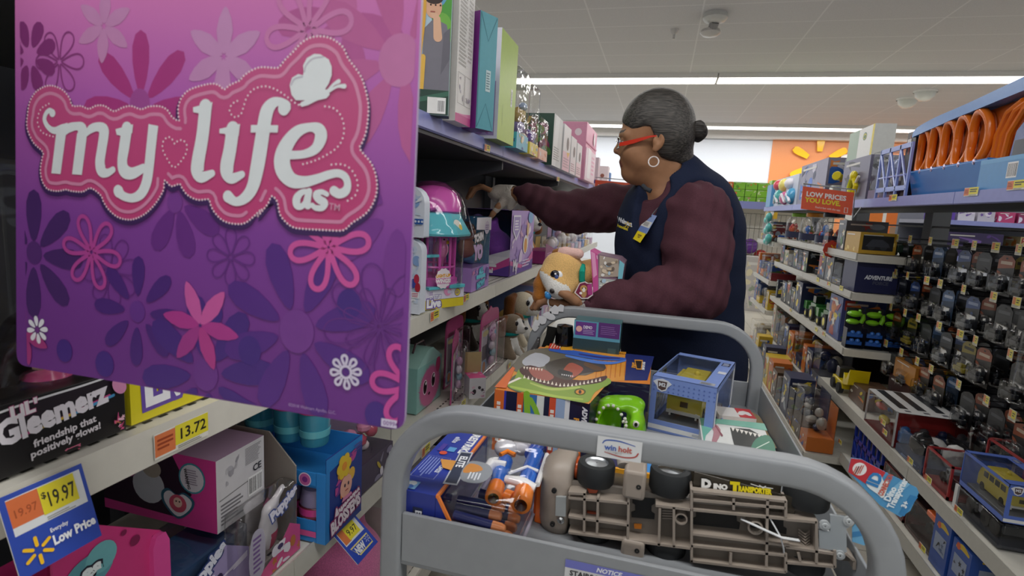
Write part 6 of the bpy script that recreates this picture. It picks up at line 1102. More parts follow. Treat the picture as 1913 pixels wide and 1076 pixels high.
    for i in range(5): p.circ(215+32*math.cos(i*1.257), 480+32*math.sin(i*1.257), 8, '#22262a', 8)
    p.build('tag_printing', ht, world=True)
truck()
# ---------------------------------------------------------------- held plush dog in its open box
def held_dog():
    YD = 1.50; t = base('boxed_plush_dog', 'tan plush dog with pink lined ears in its open box, held over the far handle', 'plush toy', (-.2, YD, 1.08))
    Q = lambda x, y, d=0: tuple((lambda p: V(p.x, YD+d, p.z)-t.location)(onY(980+x*.1487, 440+y*.1487, YD)))
    N = lambda x, y, r: None
    s = SD().ell(Q(480, 420), (.058, .050, .052), .02).ell(Q(420, 560, -.02), (.036, .036, .034), .03).cap(Q(300, 460, -.03), Q(430, 600, -.045), .016, .026, .02).ell(Q(480, 660, -.045), (.03, .026, .024), .02).ell(Q(600, 600), (.03, .035, .03), .03)
    TN, BR, WT = M('#d9b070', 'u'), M('#8f5a24', 'u'), M('#e9e4da', 'u'); a, b = V(*Q(250, 470)), V(*Q(500, 680))
    def pick(x, y, z):
        px, pz = x-a.x, z-a.z; dx, dz = b.x-a.x, b.z-a.z; l2 = dx*dx+dz*dz; tt = np.clip((px*dx+pz*dz)/l2, 0, 1); dist = np.sqrt((px-tt*dx)**2+(pz-tt*dz)**2)
        return np.where((dist < .010+.016*tt) & (y < -.012), 1, 0)
    organic('head', s, (-.16, -.1, -.06), (.06, .08, .16), .0045, [TN, WT], t, pick)
    organic('body', SD().cap(Q(640, 500, .01), Q(860, 480, .03), .036, .040, .01).cap(Q(560, 700, -.02), Q(640, 740, -.02), .02, .018, .02), (-.09, -.08, -.06), (.16, .12, .14), .006, [TN], t)
    # ears: one flopped over the top with pink lining, one hanging
    e = organic('ear', SD().chain([(*Q(400, 225), .014), (*Q(520, 205, -.01), .0135), (*Q(690, 225, -.015), .0145)], .01), (-.12, -.06, .06), (.06, .05, .17), .0045, [BR, M('#dfb8b0', 'f')], t, lambda x, y, z: ((y < -.006) & (x > Q(450, 0)[0]) & (z > Q(0, 262)[2])).astype(int))
    organic('ear', SD().chain([(*Q(250, 450, -.01), .014), (*Q(215, 600, -.02), .018), (*Q(215, 760, -.025), .019), (*Q(215, 820, -.025), .012)], .01), (-.19, -.08, -.09), (-.06, .04, .11), .005, [M('#a5682a', 'u')], t)
    ey = MB().ball(Q(430, 470, -.0575), (.0135, .007, .0135), M('#15151c', 'g', .05), 16); ey.ball(Q(474, 482, -.0545), (.011, .0065, .0140), M('#eef0f2', 'g'), 14); ey.build('eye', t); MB().ball(Q(452, 492, -.0625), (.006, .004, .007), M('#46598f', 'g', .05), 12).ball(Q(440, 452, -.0645), (.003, .002, .003), M('#ffffff', 'g'), 8).build('eye_highlight', t)
    MB().ball(Q(408, 655, -.072), (.0075, .006, .007), M('#2b2422', 'g'), 12).build('nose', t); MB().ball(Q(350, 715, -.06), (.010, .009, .0105), M('#3f93d8', 'g'), 12).ball(Q(320, 690, -.058), (.004, .004, .006), M('#7fc3ee', 'g'), 8).tube([Q(350, 745, -.06), Q(345, 800, -.06), Q(355, 850, -.055)], .0022, M('#cfd6d9', 'g'), 6).build('dummy', t)
    MB().tube([Q(735, 380, -.005), Q(745, 450, -.035), Q(740, 540, -.03), Q(735, 590, -.0)], .008, M('#1f9a83', 'f'), 8).build('collar', t)
    # box: pink printed panel, picture side, tag
    def plate(nm, pts, d, th, col, extra=None):
        mb = MB(); k = len(pts); a = [V(*Q(x, y, d if not isinstance(d, (list, tuple)) else d[i])) for i, (x, y) in enumerate(pts)]; b = [p+V(.0, th, 0) for p in a]; mb.add(a+b, [list(range(k)), list(range(k, 2*k))[::-1]]+[[(i+1) % k, i, k+i, k+(i+1) % k] for i in range(k)], col); return mb.build(nm, t)
    plate('box_panel', [(842, 175), (935, 225), (940, 640), (930, 745), (875, 735), (870, 560)], -.028, .10, '#d0559b'); plate('picture_side', [(935, 225), (1190, 290), (1255, 350), (1215, 620), (940, 700)], [-.028, .01, .02, .02, -.028], .10, '#8a6f80')
    p = PX(lambda x, y: V(*Q(x, y, -.028 if x < 938 else -.028+(x-938)/260*.038)), (0, -1, 0), step=.0001)
    p.poly([(850, 190), (900, 215), (925, 480), (880, 520)], '#eaa0c8'); p.poly([(955, 240), (1175, 300), (1190, 520), (945, 510)], '#b0a294'); p.poly([(1190, 310), (1250, 365), (1215, 610), (1165, 620)], '#7fc6d6'); p.poly([(945, 520), (1160, 560), (1140, 630), (945, 680)], '#b5bcb8'); p.poly([(920, 240), (1020, 262), (1010, 290), (925, 285)], '#f2efee')
    r_ = random.Random(8)
    for i in range(22): p.circ(r_.uniform(965, 1160), r_.uniform(310, 620), r_.uniform(14, 34), r_.choice(['#e9e6e0', '#8f7f6a', '#c9b59a', '#6f6258', '#b5cfe0', '#d9c8b0']), r_.uniform(10, 26), 10)
    p.build('printing', t)
    plate('tag', [(790, 553), (825, 575), (870, 570), (885, 720), (825, 765), (740, 765), (655, 690), (720, 570)], -.045, .0015, '#e6dcdc'); p = PX(lambda x, y: V(*Q(x, y, -.045)), (0, -1, 0), step=.0001); p.poly([(785, 565), (810, 580), (860, 580), (875, 710), (815, 752), (745, 752), (672, 688), (725, 580)], '#7d2448'); p.poly([(815, 600), (870, 575), (880, 715), (825, 715)], '#b03f86'); p.circ(770, 640, 44, '#c99a5c', 42); p.circ(772, 700, 34, '#b88f5a', 50); p.circ(772, 655, 20, '#efe8dc', 28); p.circ(755, 635, 7, '#20181a', 9); p.circ(795, 635, 7, '#20181a', 9); p.circ(735, 695, 18, '#efe8e8', 16); p.build('tag_printing', t)
    return t
held_dog()
# ================================================================ the shop worker
from mathutils.bvhtree import BVHTree
def worker():
    root = base('person', 'shop worker in navy vest and maroon sweater, red glasses and bun, reaching to the shelf', 'person', (.02, 1.74, 0))
    T3 = lambda x, y, Y: tuple(onY(x, y, Y)); HY = 1.68
    ph = math.atan2(-.57, -.82); RZ = Matrix.Rotation(ph, 3, 'Z'); fwd = V(-.82, -.57, 0); lft = V(.57, -.82, 0)
    SK, LIP, WHT, IRI, BROW = M('#9c7152', 's'), M('#7d4d40', 's'), M('#d9d3cb', 'g'), M('#1d1512', 'g'), M('#3a2a22', 's')
    shL, elL, wrL = T3(1308, 398, 1.58), T3(1300, 545, 1.53), T3(1088, 570, 1.485)
    shR, elR, wrR = T3(1196, 388, 1.86), T3(1080, 390, 2.0), T3(962, 362, 2.13)
    ch, be, hp = T3(1266, 445, 1.745), T3(1264, 560, 1.76), T3(1274, 675, 1.77)
    # ---- body: one continuous skin
    s = SD()
    hd = lambda x, y, d=0: T3(x, y, HY+d)
    s.ell(hd(1229, 233), (.099, .077, .097), .02).ell(hd(1193, 275), (.052, .060, .072), .03).ell(hd(1203, 303), (.052, .058, .042), .03).cap(hd(1214, 312), hd(1180, 320), .034, .022, .03)
    s.ell(hd(1175, 325), (.017, .020, .014), .02).cap(hd(1163, 258), hd(1154, 279), .0075, .010, .012).ell(hd(1153, 282), (.0105, .011, .009), .008)
    for a in (-1, 1):
        s.ell(hd(1160, 287, a*.012), (.0085, .008, .007), .008).cap(hd(1164, 252, a*.014), hd(1170, 252, a*.046), .0085, .008, .018).ell(hd(1181, 287, a*.034), (.024, .024, .022), .02)
        s.ell(hd(1160, 265, a*.031), (.011, .016, .009), .01, True).ell(hd(1167, 265, a*.031), (.0118, .0118, .0118), .002)
        s.cap(hd(1161, 261, a*.022), hd(1164, 261, a*.042), .0032, .0032, .004).cap(hd(1164, 270, a*.022), hd(1166, 269, a*.042), .003, .003, .004)
    s.ell(hd(1163.5, 302.5), (.0105, .024, .0078), .010).ell(hd(1166.5, 310), (.0100, .021, .0075), .010)
    s.cap(hd(1190, 328), hd(1222, 334), .024, .040, .03).cap(hd(1240, 300, .005), hd(1256, 345, .03), .055, .062, .025)
    for a in (-1, 1):
        s.ell(hd(1231, 262, a*.076), (.0165, .0075, .0275), .006, False, Matrix.Rotation(.15, 3, 'Y')).ell(hd(1229, 259, a*.0845), (.0085, .006, .015), .004, True).ell(hd(1223, 263, a*.079), (.004, .005, .008), .004).ell(hd(1224, 279, a*.076), (.0085, .005, .008), .005)
    s.ell(ch, (.145, .175, .19), .05, False, RZ).ell(be, (.15, .175, .17), .08, False, RZ).ell(hp, (.145, .17, .15), .08, False, RZ).cap(shL, shR, .055, .055, .06)
    s.cap(shL, elL, .050, .042, .04).cap(elL, wrL, .040, .028, .03).cap(shR, elR, .050, .042, .04).cap(elR, wrR, .040, .026, .03)
    for a in (-1, 1):
        h0 = V(*hp)+lft*(.085*a); kn = V(h0.x+.02, h0.y+.02, .48); an = V(h0.x+.04, h0.y+.04, .09); s.cap(tuple(h0), tuple(kn), .088, .062, .05).cap(tuple(kn), tuple(an), .058, .040, .04).cap(tuple(an), tuple(an+fwd*.13+V(0, 0, -.045)), .036, .028, .03)
    # right hand over the shelf boxes
    pr = T3(930, 362, 2.155); s.ell(tuple((V(*wrR)+V(*pr))/2), (.034, .026, .022), .02).ell(pr, (.034, .038, .020), .02)
    tips = []
    for i, (dy, k, b) in enumerate(((-.030, 1.0, 0), (-.010, 1.12, 1), (.010, 1.06, 1), (.029, .86, 0))):
        p0, p1, p2, p3 = T3(917, 356, 2.155+dy), T3(902-5*b, 349-b, 2.158+dy*1.1), T3(905-19*k-3*b, 353, 2.16+dy*1.12), T3(905-29*k, 368+2*b, 2.158+dy*1.1)
        s.chain([(*p0, .0115), (*p1, .0098), (*p2, .0088), (*p3, .0078)], .006)
    s.chain([(*T3(945, 372, 2.125), .015), (*T3(931, 386, 2.11), .0125), (*T3(921, 399, 2.105), .0105), (*T3(914, 410, 2.105), .0088)], .008)
    # left hand under the boxed dog
    pl = T3(1058, 569, 1.485); s.ell(pl, (.04, .034, .018), .02)
    for i, (dy, k) in enumerate(((-.028, .92), (-.010, 1.05), (.010, 1.0), (.028, .85))):
        s.chain([(*T3(1042, 568, 1.487+dy), .0115), (*T3(1042-22*k, 562, 1.487+dy*1.1), .0098), (*T3(1042-38*k, 566, 1.487+dy*1.1), .0088), (*T3(1042-46*k, 576, 1.487+dy*1.1), .0078)], .006)
    s.chain([(*T3(1075, 563, 1.455), .015), (*T3(1060, 552, 1.44), .0122), (*T3(1048, 546, 1.437), .010), (*T3(1038, 546, 1.44), .0085)], .008)
    cat = lambda *p: np.unique(np.concatenate(p)).astype(np.float32)
    gx = cat(span(-.80, -.50, .0042), span(-.49, -.345, .008), span(-.34, -.175, .0042), span(-.17, .09, .003), span(.097, .36, .009))
    gy = cat(span(1.40, 1.58, .0045), span(1.583, 1.79, .003), span(1.80, 2.06, .008), span(2.065, 2.24, .0042))
    gz = cat(span(-.02, .98, .014), span(.985, 1.12, .0045), span(1.127, 1.25, .008), span(1.254, 1.385, .0042), span(1.388, 1.70, .003))
    E = [V(*hd(1167, 265, a*.031)) for a in (-1, 1)]; lp = [hd(1163, 303), hd(1165, 309)]; bw = V(*hd(1163, 251))
    def pick(x, y, z):
        r = np.zeros(len(x), int); dy = np.abs(y-HY)
        for e in E:
            d = np.sqrt((x-e.x)**2+(y-e.y)**2+(z-e.z)**2); r[(d < .0121) & (x < e.x-.002)] = 2; r[(d < .0121) & (np.sqrt((y-e.y)**2+(z-e.z)**2) < .0055) & (x < e.x)] = 3
        r[(x < lp[0][0]+.006) & (z < lp[0][2]+.006) & (z > lp[1][2]-.006) & (dy < .024)] = 1
        r[(x < bw.x+.016) & (abs(z-bw.z-.004) < .0038) & (dy > .014) & (dy < .048) & (z > bw.z-.01)] = 4
        return r
    organic('body', s, 0, 0, 0, [SK, LIP, WHT, IRI, BROW], root, pick, (gx, gy, gz), 2, True)
    # ---- hair
    lx = np.array([hd(x, 0)[0] for x in (1150, 1160, 1168, 1178, 1190, 1203, 1216, 1226, 1238, 1246, 1250, 1262, 1280, 1300)]); lz = np.array([hd(1200, y)[2] for y in (180, 206, 214, 226, 240, 250, 247, 243, 244, 258, 280, 297, 303, 306)])
    h = SD().ell(hd(1229, 233), (.104, .082, .102), .02).ell(hd(1250, 262), (.062, .070, .058), .04).cap(hd(1245, 285), hd(1262, 296, .01), .06, .05, .02)
    def hev(X, Y, Z):
        D = h.ev(X, Y, Z); zl = np.interp(X.ravel(), lx, lz).astype(np.float32)[:, None, None]; d = (zl-Z)*.75; k = .008; q = np.maximum(k-np.abs(D-d), 0)/k; return np.maximum(D, d)+q*q*k/4
    HR = M('#37332f', 'h'); c0, c1 = hd(1140, 320), hd(1300, 150)
    organic('hair', hev, (c0[0]-.01, HY-.10, c0[2]), (c1[0]+.03, HY+.10, c1[2]), .0035, [HR], root, None, None, 2, True)
    bn = hd(1304, 246); b = SD().ell(bn, (.027, .027, .027), .01)
    for i in range(9): a = i*.7; b.cap((bn[0]+.012*math.cos(a), bn[1]-.02*math.sin(a*.7), bn[2]+.02*math.sin(a)), (bn[0]+.016*math.cos(a+1), bn[1]-.02*math.cos(a), bn[2]+.018*math.sin(a+1)), .010, .009, .004)
    b.cap(hd(1284, 246), hd(1298, 246), .016, .013, .01); organic('hair_bun', b, (bn[0]-.06, bn[1]-.05, bn[2]-.05), (bn[0]+.05, bn[1]+.05, bn[2]+.05), .0035, [M('#2a2522', 'h')], root, None, None, 1, True)
    # ---- sweater
    w = SD(); w.ell(ch, (.163, .192, .205), .05, False, RZ).ell(be, (.168, .192, .185), .08, False, RZ).cap(shL, shR, .068, .068, .06).cap(tuple(V(*ch)+V(0, 0, .10)), T3(1258, 350, 1.71), .10, .068, .05)
    L = [V(*p) for p in (shL, elL, wrL)]; R_ = [V(*p) for p in (shR, elR, wrR)]; mix = lambda a, b, t: tuple(a+(b-a)*t)
    w.chain([(*shL, .074), (*mix(L[0], L[1], .5), .083), (*elL, .076), (*mix(L[1], L[2], .35), .068), (*mix(L[1], L[2], .7), .050), (*mix(L[1], L[2], .92), .036)], .03)
    w.chain([(*shR, .074), (*mix(R_[0], R_[1], .5), .078), (*T3(1078, 396, 2.0), .074), (*T3(1046, 394, 2.03), .066), (*T3(1015, 377, 2.075), .052), (*T3(988, 365, 2.10), .040), (*T3(974, 362, 2.12), .0345)], .03)
    w.cut(mix(L[1], L[2], .935), V(*wrL)-V(*elL)) if False else None
    w.ell(T3(1222, 352, 1.66), (.05, .05, .035), .02, True).cap(T3(1232, 322, 1.685), T3(1245, 345, 1.70), .060, .064, .01, True).cap(T3(967, 362, 2.127), T3(940, 360, 2.15), .028, .03, .004, True).cap(wrL, T3(1050, 568, 1.485), .030, .03, .004, True)
    def wev(X, Y, Z): return w.ev(X, Y, Z)+.0030*np.sin(95*X+42*Z+30*Y)*np.sin(60*Z-38*X+9)+.0022*np.sin(150*X-60*Z+70*Y)
    organic('sweater', wev, (-.60, 1.42, .78), (.30, 2.20, 1.50), .0062, [M('#50313a', 'f')], root, None, None, 2, True)
    # ---- vest
    v = SD(); v.ell(ch, (.180, .207, .225), .05, False, RZ).ell(be, (.184, .206, .20), .08, False, RZ).ell(hp, (.182, .206, .20), .08, False, RZ).cap(tuple(V(*mix(L[0], R_[0], .25))), mix(L[0], R_[0], .75), .078, .078, .05).cap(T3(1262, 330, 1.715), T3(1252, 350, 1.70), .076, .088, .04)
    v.chain([(*(V(*shL)+lft*.035+V(0, 0, .05)), .080), (*(V(*shL)+lft*.03), .092), (*mix(L[0], L[1], .55), .094), (*(V(*elL)+V(0, -.02, 0)), .088)], .012, True).cap(elL, wrL, .08, .05, .012, True)
    v.chain([(*(V(*shR)-lft*.03+V(0, 0, .04)), .082), (*(V(*shR)-lft*.035), .090), (*elR, .09)], .012, True)
    v.cap(T3(1226, 318, 1.66), T3(1243, 330, 1.69), .062, .066, .006, True).chain([(*T3(1214, 350, 1.61), .055), (*T3(1196, 405, 1.60), .036), (*T3(1180, 450, 1.59), .024), (*T3(1163, 500, 1.585), .012)], .008, True)
    v.cut((0, 1.7, .79), (0, 0, -1))
    def vev(X, Y, Z): return v.ev(X, Y, Z)+.0022*np.sin(48*X+30*Z)*np.sin(40*Z-25*Y+2)
    VN = M('#1c2338', 'f'); vo = organic('vest', vev, (-.26, 1.45, .76), (.31, 2.02, 1.52), .0058, [VN], root, None, None, 2, True)
    # ---- trousers and shoes
    p = SD().ell(hp, (.165, .19, .17), .06, False, RZ)
    for a in (-1, 1): h0 = V(*hp)+lft*(.088*a); kn = V(h0.x+.02, h0.y+.02, .48); an = V(h0.x+.04, h0.y+.04, .10); p.cap(tuple(h0), tuple(kn), .102, .078, .05).cap(tuple(kn), tuple(an), .076, .062, .04)
    organic('trousers', p, (-.3, 1.45, .05), (.4, 2.1, 1.0), .013, [M('#191b22', 'f')], root, None, None, 1, True)
    for a in (-1, 1):
        h0 = V(*hp)+lft*(.085*a); an = V(h0.x+.04, h0.y+.04, .05); organic('shoe', SD().cap(tuple(an), tuple(an+fwd*.15+V(0, 0, -.012)), .046, .038, .02).cap(tuple(an-fwd*.03+V(0, 0, -.02)), tuple(an+fwd*.16+V(0, 0, -.025)), .04, .036, .01).cut((0, 0, .002), (0, 0, -1)), (an.x-.26, an.y-.26, -.012), (an.x+.15, an.y+.15, .13), .01, [M('#1a1a1c', 'g', .5)], root, None, None, 1, True)
    # ---- gloves
    g = SD().cap(T3(957, 362, 2.135), T3(935, 362, 2.152), .036, .037, .01).ell(T3(928, 362, 2.155), (.037, .042, .024), .02).cap(T3(945, 372, 2.125), T3(926, 393, 2.108), .018, .0135, .01).cap(T3(958, 372, 2.13), T3(953, 388, 2.125), .03, .012, .01).cap(T3(968, 362, 2.127), T3(952, 362, 2.14), .031, .031, .004, True)
    organic('glove', g, (-.72, 2.03, 1.24), (-.50, 2.24, 1.45), .0042, [M('#dcd3c8', 'v', .72)], root, None, None, 1, True)['label'] = 'loose clear vinyl glove'
    g = SD().cap(T3(1092, 571, 1.485), T3(1062, 570, 1.485), .033, .026, .01).cap(T3(1100, 571, 1.485), T3(1080, 571, 1.485), .030, .028, .004, True)
    organic('glove', g, (-.30, 1.42, 1.02), (-.12, 1.56, 1.14), .0042, [M('#d9d6d2', 'v', .6)], root, None, None, 1, True)['label'] = 'loose clear vinyl glove'
    # ---- glasses, earring, collar
    RD = M('#c9351f', 'g'); yn = HY-.0665; mb = MB()
    def strip(pts, th):
        a = [V(*T3(x, y-h, Y)) for x, y, h, Y in pts]; b = [V(*T3(x, y+h, Y)) for x, y, h, Y in pts]; k = len(pts); o = V(0, -th, 0); q = a+b+[p_+o for p_ in a]+[p_+o for p_ in b]
        f = []
        for i in range(k-1): f += [[i, i+1, k+i+1, k+i], [2*k+i, 3*k+i, 3*k+i+1, 2*k+i+1], [i, 2*k+i, 2*k+i+1, i+1], [k+i, k+i+1, 3*k+i+1, 3*k+i]]
        f += [[0, k, 3*k, 2*k], [k-1, 3*k-1, 4*k-1, 2*k-1]]; mb.add(q, f, RD)
    strip([(1157, 270, 3.2, yn+.010), (1168, 268, 3.8, yn+.004), (1185, 264, 3.8, yn-.001), (1202, 259, 2.8, yn-.007), (1216, 255, 1.8, yn-.010), (1226, 254, 1.4, yn-.011)], .003); gl = mb.build('glasses', root, world=True); mb = MB()
    strip([(1157, 270, 3.2, HY+.062), (1185, 264, 3.8, HY+.068), (1202, 259, 2.8, HY+.074), (1226, 254, 1.4, HY+.078)], .003); mb.build('temple', gl, world=True)
    for a in (-1, 1):
        c = V(*hd(1152.5, 268, a*.034)); loop = [c+V(.004*abs(math.cos(t))+(.006 if a*math.cos(t) > .5 else 0), .025*math.cos(t), .0165*math.sin(t)) for t in [i*math.pi/10 for i in range(20)]]
        MB().tube(loop, .0013, M('#cfd2d6', 'm'), 6, closed=True).build('rim', gl, world=True); MB().add([c+V(.003, 0, 0)]+loop, [[0, i+1, (i+1) % 20+1] for i in range(20)], M('#f4f8fa', 'c')).build('lens', gl, world=True)
    MB().tube([hd(1152, 264, -.010), hd(1150, 262), hd(1152, 264, .010)], .0014, M('#cfd2d6', 'm'), 6).build('bridge', gl, world=True)
    c = V(*T3(1221, 302, HY-.083)); MB().tube([c+V(.0138*math.cos(i*math.pi/14), .003*math.sin(i*math.pi/14), .0138*math.sin(i*math.pi/14)) for i in range(28)], .0019, M('#e3d9d6', 'g', .15), 8, closed=True).build('earring', root, world=True)['label'] = 'silver hoop earring'
    MB().tube([T3(1201, 347, 1.635), T3(1207, 353, 1.622), T3(1216, 357, 1.618)], .0065, M('#3a3d42', 'f'), 10).build('undershirt_collar', root, world=True)['label'] = 'dark grey undershirt collar'
    # ---- badge and embroidery laid on the vest
    me = vo.data; off = root.location; bv = BVHTree.FromPolygons([tuple(vv.co+off) for vv in me.vertices], [tuple(f.vertices) for f in me.polygons])
    def on(x, y, lift):
        d = ray(x, y).normalized(); h_ = bv.ray_cast(V(0, 0, H), d)
        if h_[0] is None: return onY(x, y, 1.62)
        return h_[0]-d*lift
    class VS(Pr):
        def pt(s_, q): return on(q[0], q[1], .0012+s_.h)
    p = VS((0, 0, 0), (1, 0, 0), (0, 0, -1), (0, -1, 0), step=.0001)
    u = V(.94, .36, 0)
    def emb(t_, x, y, h_, c_, wm):
        vs, fs, w_, _i = textmesh(t_, .05, 0); sx = min(h_, wm/w_); p.mb.add([p.pt((x+a*sx+b*h_*-.05, y+a*sx*.40-b*h_)) for a, b in vs], fs, M(c_, 'f'), True); p.h += .0001
    emb('Walmart', 1154, 413, 9, '#dfe2e6', 27); emb('Associate', 1153, 423, 6, '#d9c93a', 20)
    for i in range(6): a = i*math.pi/3+.5; p.poly([(1173+q*math.cos(a)-w_*math.sin(a), 420+q*math.sin(a)+w_*math.cos(a)) for q, w_ in ((2.4, -.6), (6.2, -.9), (6.2, .9), (2.4, .6))], '#e3c53a')
    p.build('embroidery', root, world=True)
    A_, B_, C_, D_ = on(1210.5, 398.5, .006), on(1226.5, 403, .006), on(1207, 436, .007), on(1191.5, 431, .007)
    n = (B_-A_).cross(D_-A_).normalized(); n = n if n.y < 0 else -n; D_ = A_+(D_-A_); C_ = B_+(D_-A_)
    mb = MB(); q = [A_, B_, C_, D_]; mb.add(q+[x-n*.0015 for x in q], [[0, 1, 2, 3], [7, 6, 5, 4], [0, 4, 5, 1], [1, 5, 6, 2], [2, 6, 7, 3], [3, 7, 4, 0]], '#8ea4d6'); bd = mb.build('name_badge', root, world=True); bd['label'] = 'blue and white name badge'
    f = lambda x, y: A_+(B_-A_)*x+(D_-A_)*y; p = PX(f, n, step=.0001, lift=.0004); p.rect(0, .38, 1, .70, '#dfdfdc'); p.rect(.2, .43, .75, .64, '#a9a8a6'); p.rect(0, .70, 1, 1, '#6d87c4'); p.circ(.5, .12, .08, '#3a3d44', .04); p.build('badge_printing', bd, world=True)
    q = [D_+(C_-D_)*.02+n*.001, D_+(C_-D_)*.98+n*.001]; d = (D_-A_); q += [q[1]+d*.50, q[0]+d*.46]; q = [q[0], q[1], q[2]-(B_-A_)*.06, q[3]]
    mb = MB().add(q+[x-n*.0015 for x in q], [[0, 1, 2, 3], [7, 6, 5, 4], [0, 4, 5, 1], [1, 5, 6, 2], [2, 6, 7, 3], [3, 7, 4, 0]], '#ecd70e'); yb = mb.build('yellow_tag', bd, world=True); yb['label'] = 'yellow tag hanging under the badge'; f = lambda x, y: q[0]+(q[1]-q[0])*x+(q[3]-q[0])*y; p = PX(f, n, step=.0001, lift=.0004); p.rect(.3, .3, .75, .48, '#8a6f1a'); p.rect(.4, .55, .65, .68, '#8a6f1a'); p.build('tag_printing', yb, world=True)
    MB().tube([A_+(B_-A_)*.5, A_+(B_-A_)*.62-(D_-A_)*.25, A_+(B_-A_)*.75-(D_-A_)*.42], .0018, M('#b9bcb8', 'm'), 6).build('badge_clip', bd, world=True)
worker()
# ================================================================ right hand side
ORD = ('first', 'second', 'third', 'fourth', 'fifth', 'sixth', 'seventh', 'eighth', 'ninth', 'tenth', 'eleventh', 'twelfth', 'thirteenth', 'fourteenth')
R7 = random.Random(42)
CN = {'navy': '#20274a', 'black': '#19191c', 'brown': '#4b3a2b', 'orange': '#c26a26', 'olive': '#3e4a2a', 'yellow': '#c7a72c', 'grey': '#5c5e64', 'dark red': '#6f2529', 'blue': '#2c4f94', 'cream': '#b3a993', 'dark green': '#24402c', 'slate': '#343a48'}
DARKS = ['navy', 'black', 'brown', 'navy', 'slate', 'olive', 'grey', 'dark red', 'blue', 'orange', 'yellow', 'dark green', 'black', 'cream']
def vehicle(t, o, L, c1, c2, rz=0, nm='toy_truck'):
    """little truck along y"""
    x, y, z = o; w = L*.22; r = L*.13; mb = MB().box((x-w, y, z+r*.7), (x+w, y+L*.6, z+r*2.3), M(c1, 'g')).box((x-w*.95, y+L*.6, z+r*.7), (x+w*.95, y+L*.8, z+r*3.1), M(c2, 'g')).box((x-w*.8, y+L*.8, z+r*.7), (x+w*.8, y+L, z+r*1.8), M(c2, 'g')).box((x-w*.97, y+L*.64, z+r*2.2), (x+w*.97, y+L*.77, z+r*2.9), M('#15171a', 'g', .1)); b = mb.build('body', t, bevel=L*.015)
    for a in (-1, 1):
        for q in (.16, .42, .84): MB().lathe([(.001, -r*.35), (r, -r*.35), (r, r*.35), (r*.5, r*.38), (.001, r*.3)], M('#161617', 'g', .6), (x+a*w, y+L*q, z+r), (a, 0, 0), 14).build('wheel', t)
def boxr(name, label, lo, hi, c, n=9, pal=None, group=None, cat='toy box'):
    """box on the right side: printing towards the aisle and towards the near end"""
    k = carton(name, label, cat, lo, hi, c, group); pal = pal or ['#c9782f', '#d8c23c', '#8a939c', '#2d57a0', '#a33a30', '#d9d5cc', '#4f7a3a']
    for f, a in (('W', k['d']), ('S', k['w'])):
        art(k[f], a*.05, k['h']*.05, a*.95, k['h']*.95, pal, n, R7); k[f].lines(a*.1, k['h']*.82, a*.7, k['h']*.92, 1, '#d5d3cc')
    k['done'](); return k
def fill_row(z, y0, y1, xf, hmax, row, grp, cols=DARKS, dep=.26):
    y, i = y0, 0
    while y < y1-.06 and i < len(ORD):
        w = min(R7.uniform(.11, .2), y1-y); h = R7.uniform(.55, .95)*hmax; cn = R7.choice(cols); k = R7.random(); lo, hi = (xf, y, z), (xf+dep*R7.uniform(.6, 1), y+w-.012, z+h); lab = '%s %%s, %s from the near end, %s' % (cn, ORD[i], row)
        if k < .5: boxr('toy_box', lab % 'toy box', lo, hi, CN[cn], 10, None, grp)
        elif k < .8: clearbox('toy_pack', lab % 'backed clear toy pack', 'toy pack', lo, hi, CN[cn], CN[R7.choice(cols)], h*.3, grp, ['#c9782f', '#d9d5cc', '#2d57a0', '#d8c23c'], lumps([CN[R7.choice(cols)], CN[R7.choice(cols)], '#a8a49a'], 4, int(y*100)), rz=math.pi)
        else:
            t = base('toy_truck', lab % 'toy truck', 'toy truck', (xf+.07, y, z), 0, grp); vehicle(t, (0, 0, 0), w-.015, CN[cn], CN[R7.choice(cols)])
        y += w; i += 1
# ---------------------------------------------------------------- top shelf
ZR = 1.464; OR, BL2 = M('#e8761c', 'g', .22), M('#3f84cf', 'g', .25)
t = base('car_carrier_toy', 'big orange and blue toy carrier with five oval openings, on the right top shelf', 'toy', (1.2, 2.5, ZR))
MB().prism([(1.09, ZR), (1.40, ZR), (1.42, ZR+.10), (1.062, ZR+.115)], (0, 2.90, 0), (1, 0, 0), (0, 0, 1), .62, BL2).build('base', t, world=True, bevel=.008)
MB().prism([(1.12, ZR+.10), (1.42, ZR+.10), (1.42, ZR+.31), (1.12, ZR+.31)], (0, 2.90, 0), (1, 0, 0), (0, 0, 1), .88, M('#dd6d1c', 'p', .5)).build('body', t, world=True, bevel=.012)
for i in range(5):
    yc = 2.855-i*.108; zc = ZR+.198; a, b = .05+i*.002, .095; mb = MB()
    mb.tube([(1.085+.012*math.cos(q*math.pi/14)**2, yc+a*math.cos(q*math.pi/14), zc+b*math.sin(q*math.pi/14)) for q in range(28)], [.015]*28, OR, 10, closed=True); mb.build('oval_rib', t, world=True)
    mb = MB(); mb.add([(1.116, yc+a*math.cos(q*math.pi/12), zc+b*math.sin(q*math.pi/12)) for q in range(24)], [list(range(24))], M('#cf6a1e', 'p', .6)); mb.build('recess', t, world=True)
    MB().lathe([(.012, 0), (.010, .006), (.001, .008)], M('#b5aec9', 'm'), (1.07, yc-.054, ZR+.108), (-1, 0, 0), 10).build('bolt', t, world=True)
Q = smooth([(2.95, ZR+.27), (2.92, ZR+.305), (2.75, ZR+.325), (2.5, ZR+.335), (2.25, ZR+.35), (2.06, ZR+.36), (2.03, ZR+.34)], 4)
MB().prism(Q+[(2.03, ZR+.315), (2.3, ZR+.305), (2.6, ZR+.292)], (1.41, 0, 0), (0, 1, 0), (0, 0, 1), -.34, BL2).build('hood', t, world=True, bevel=.01)
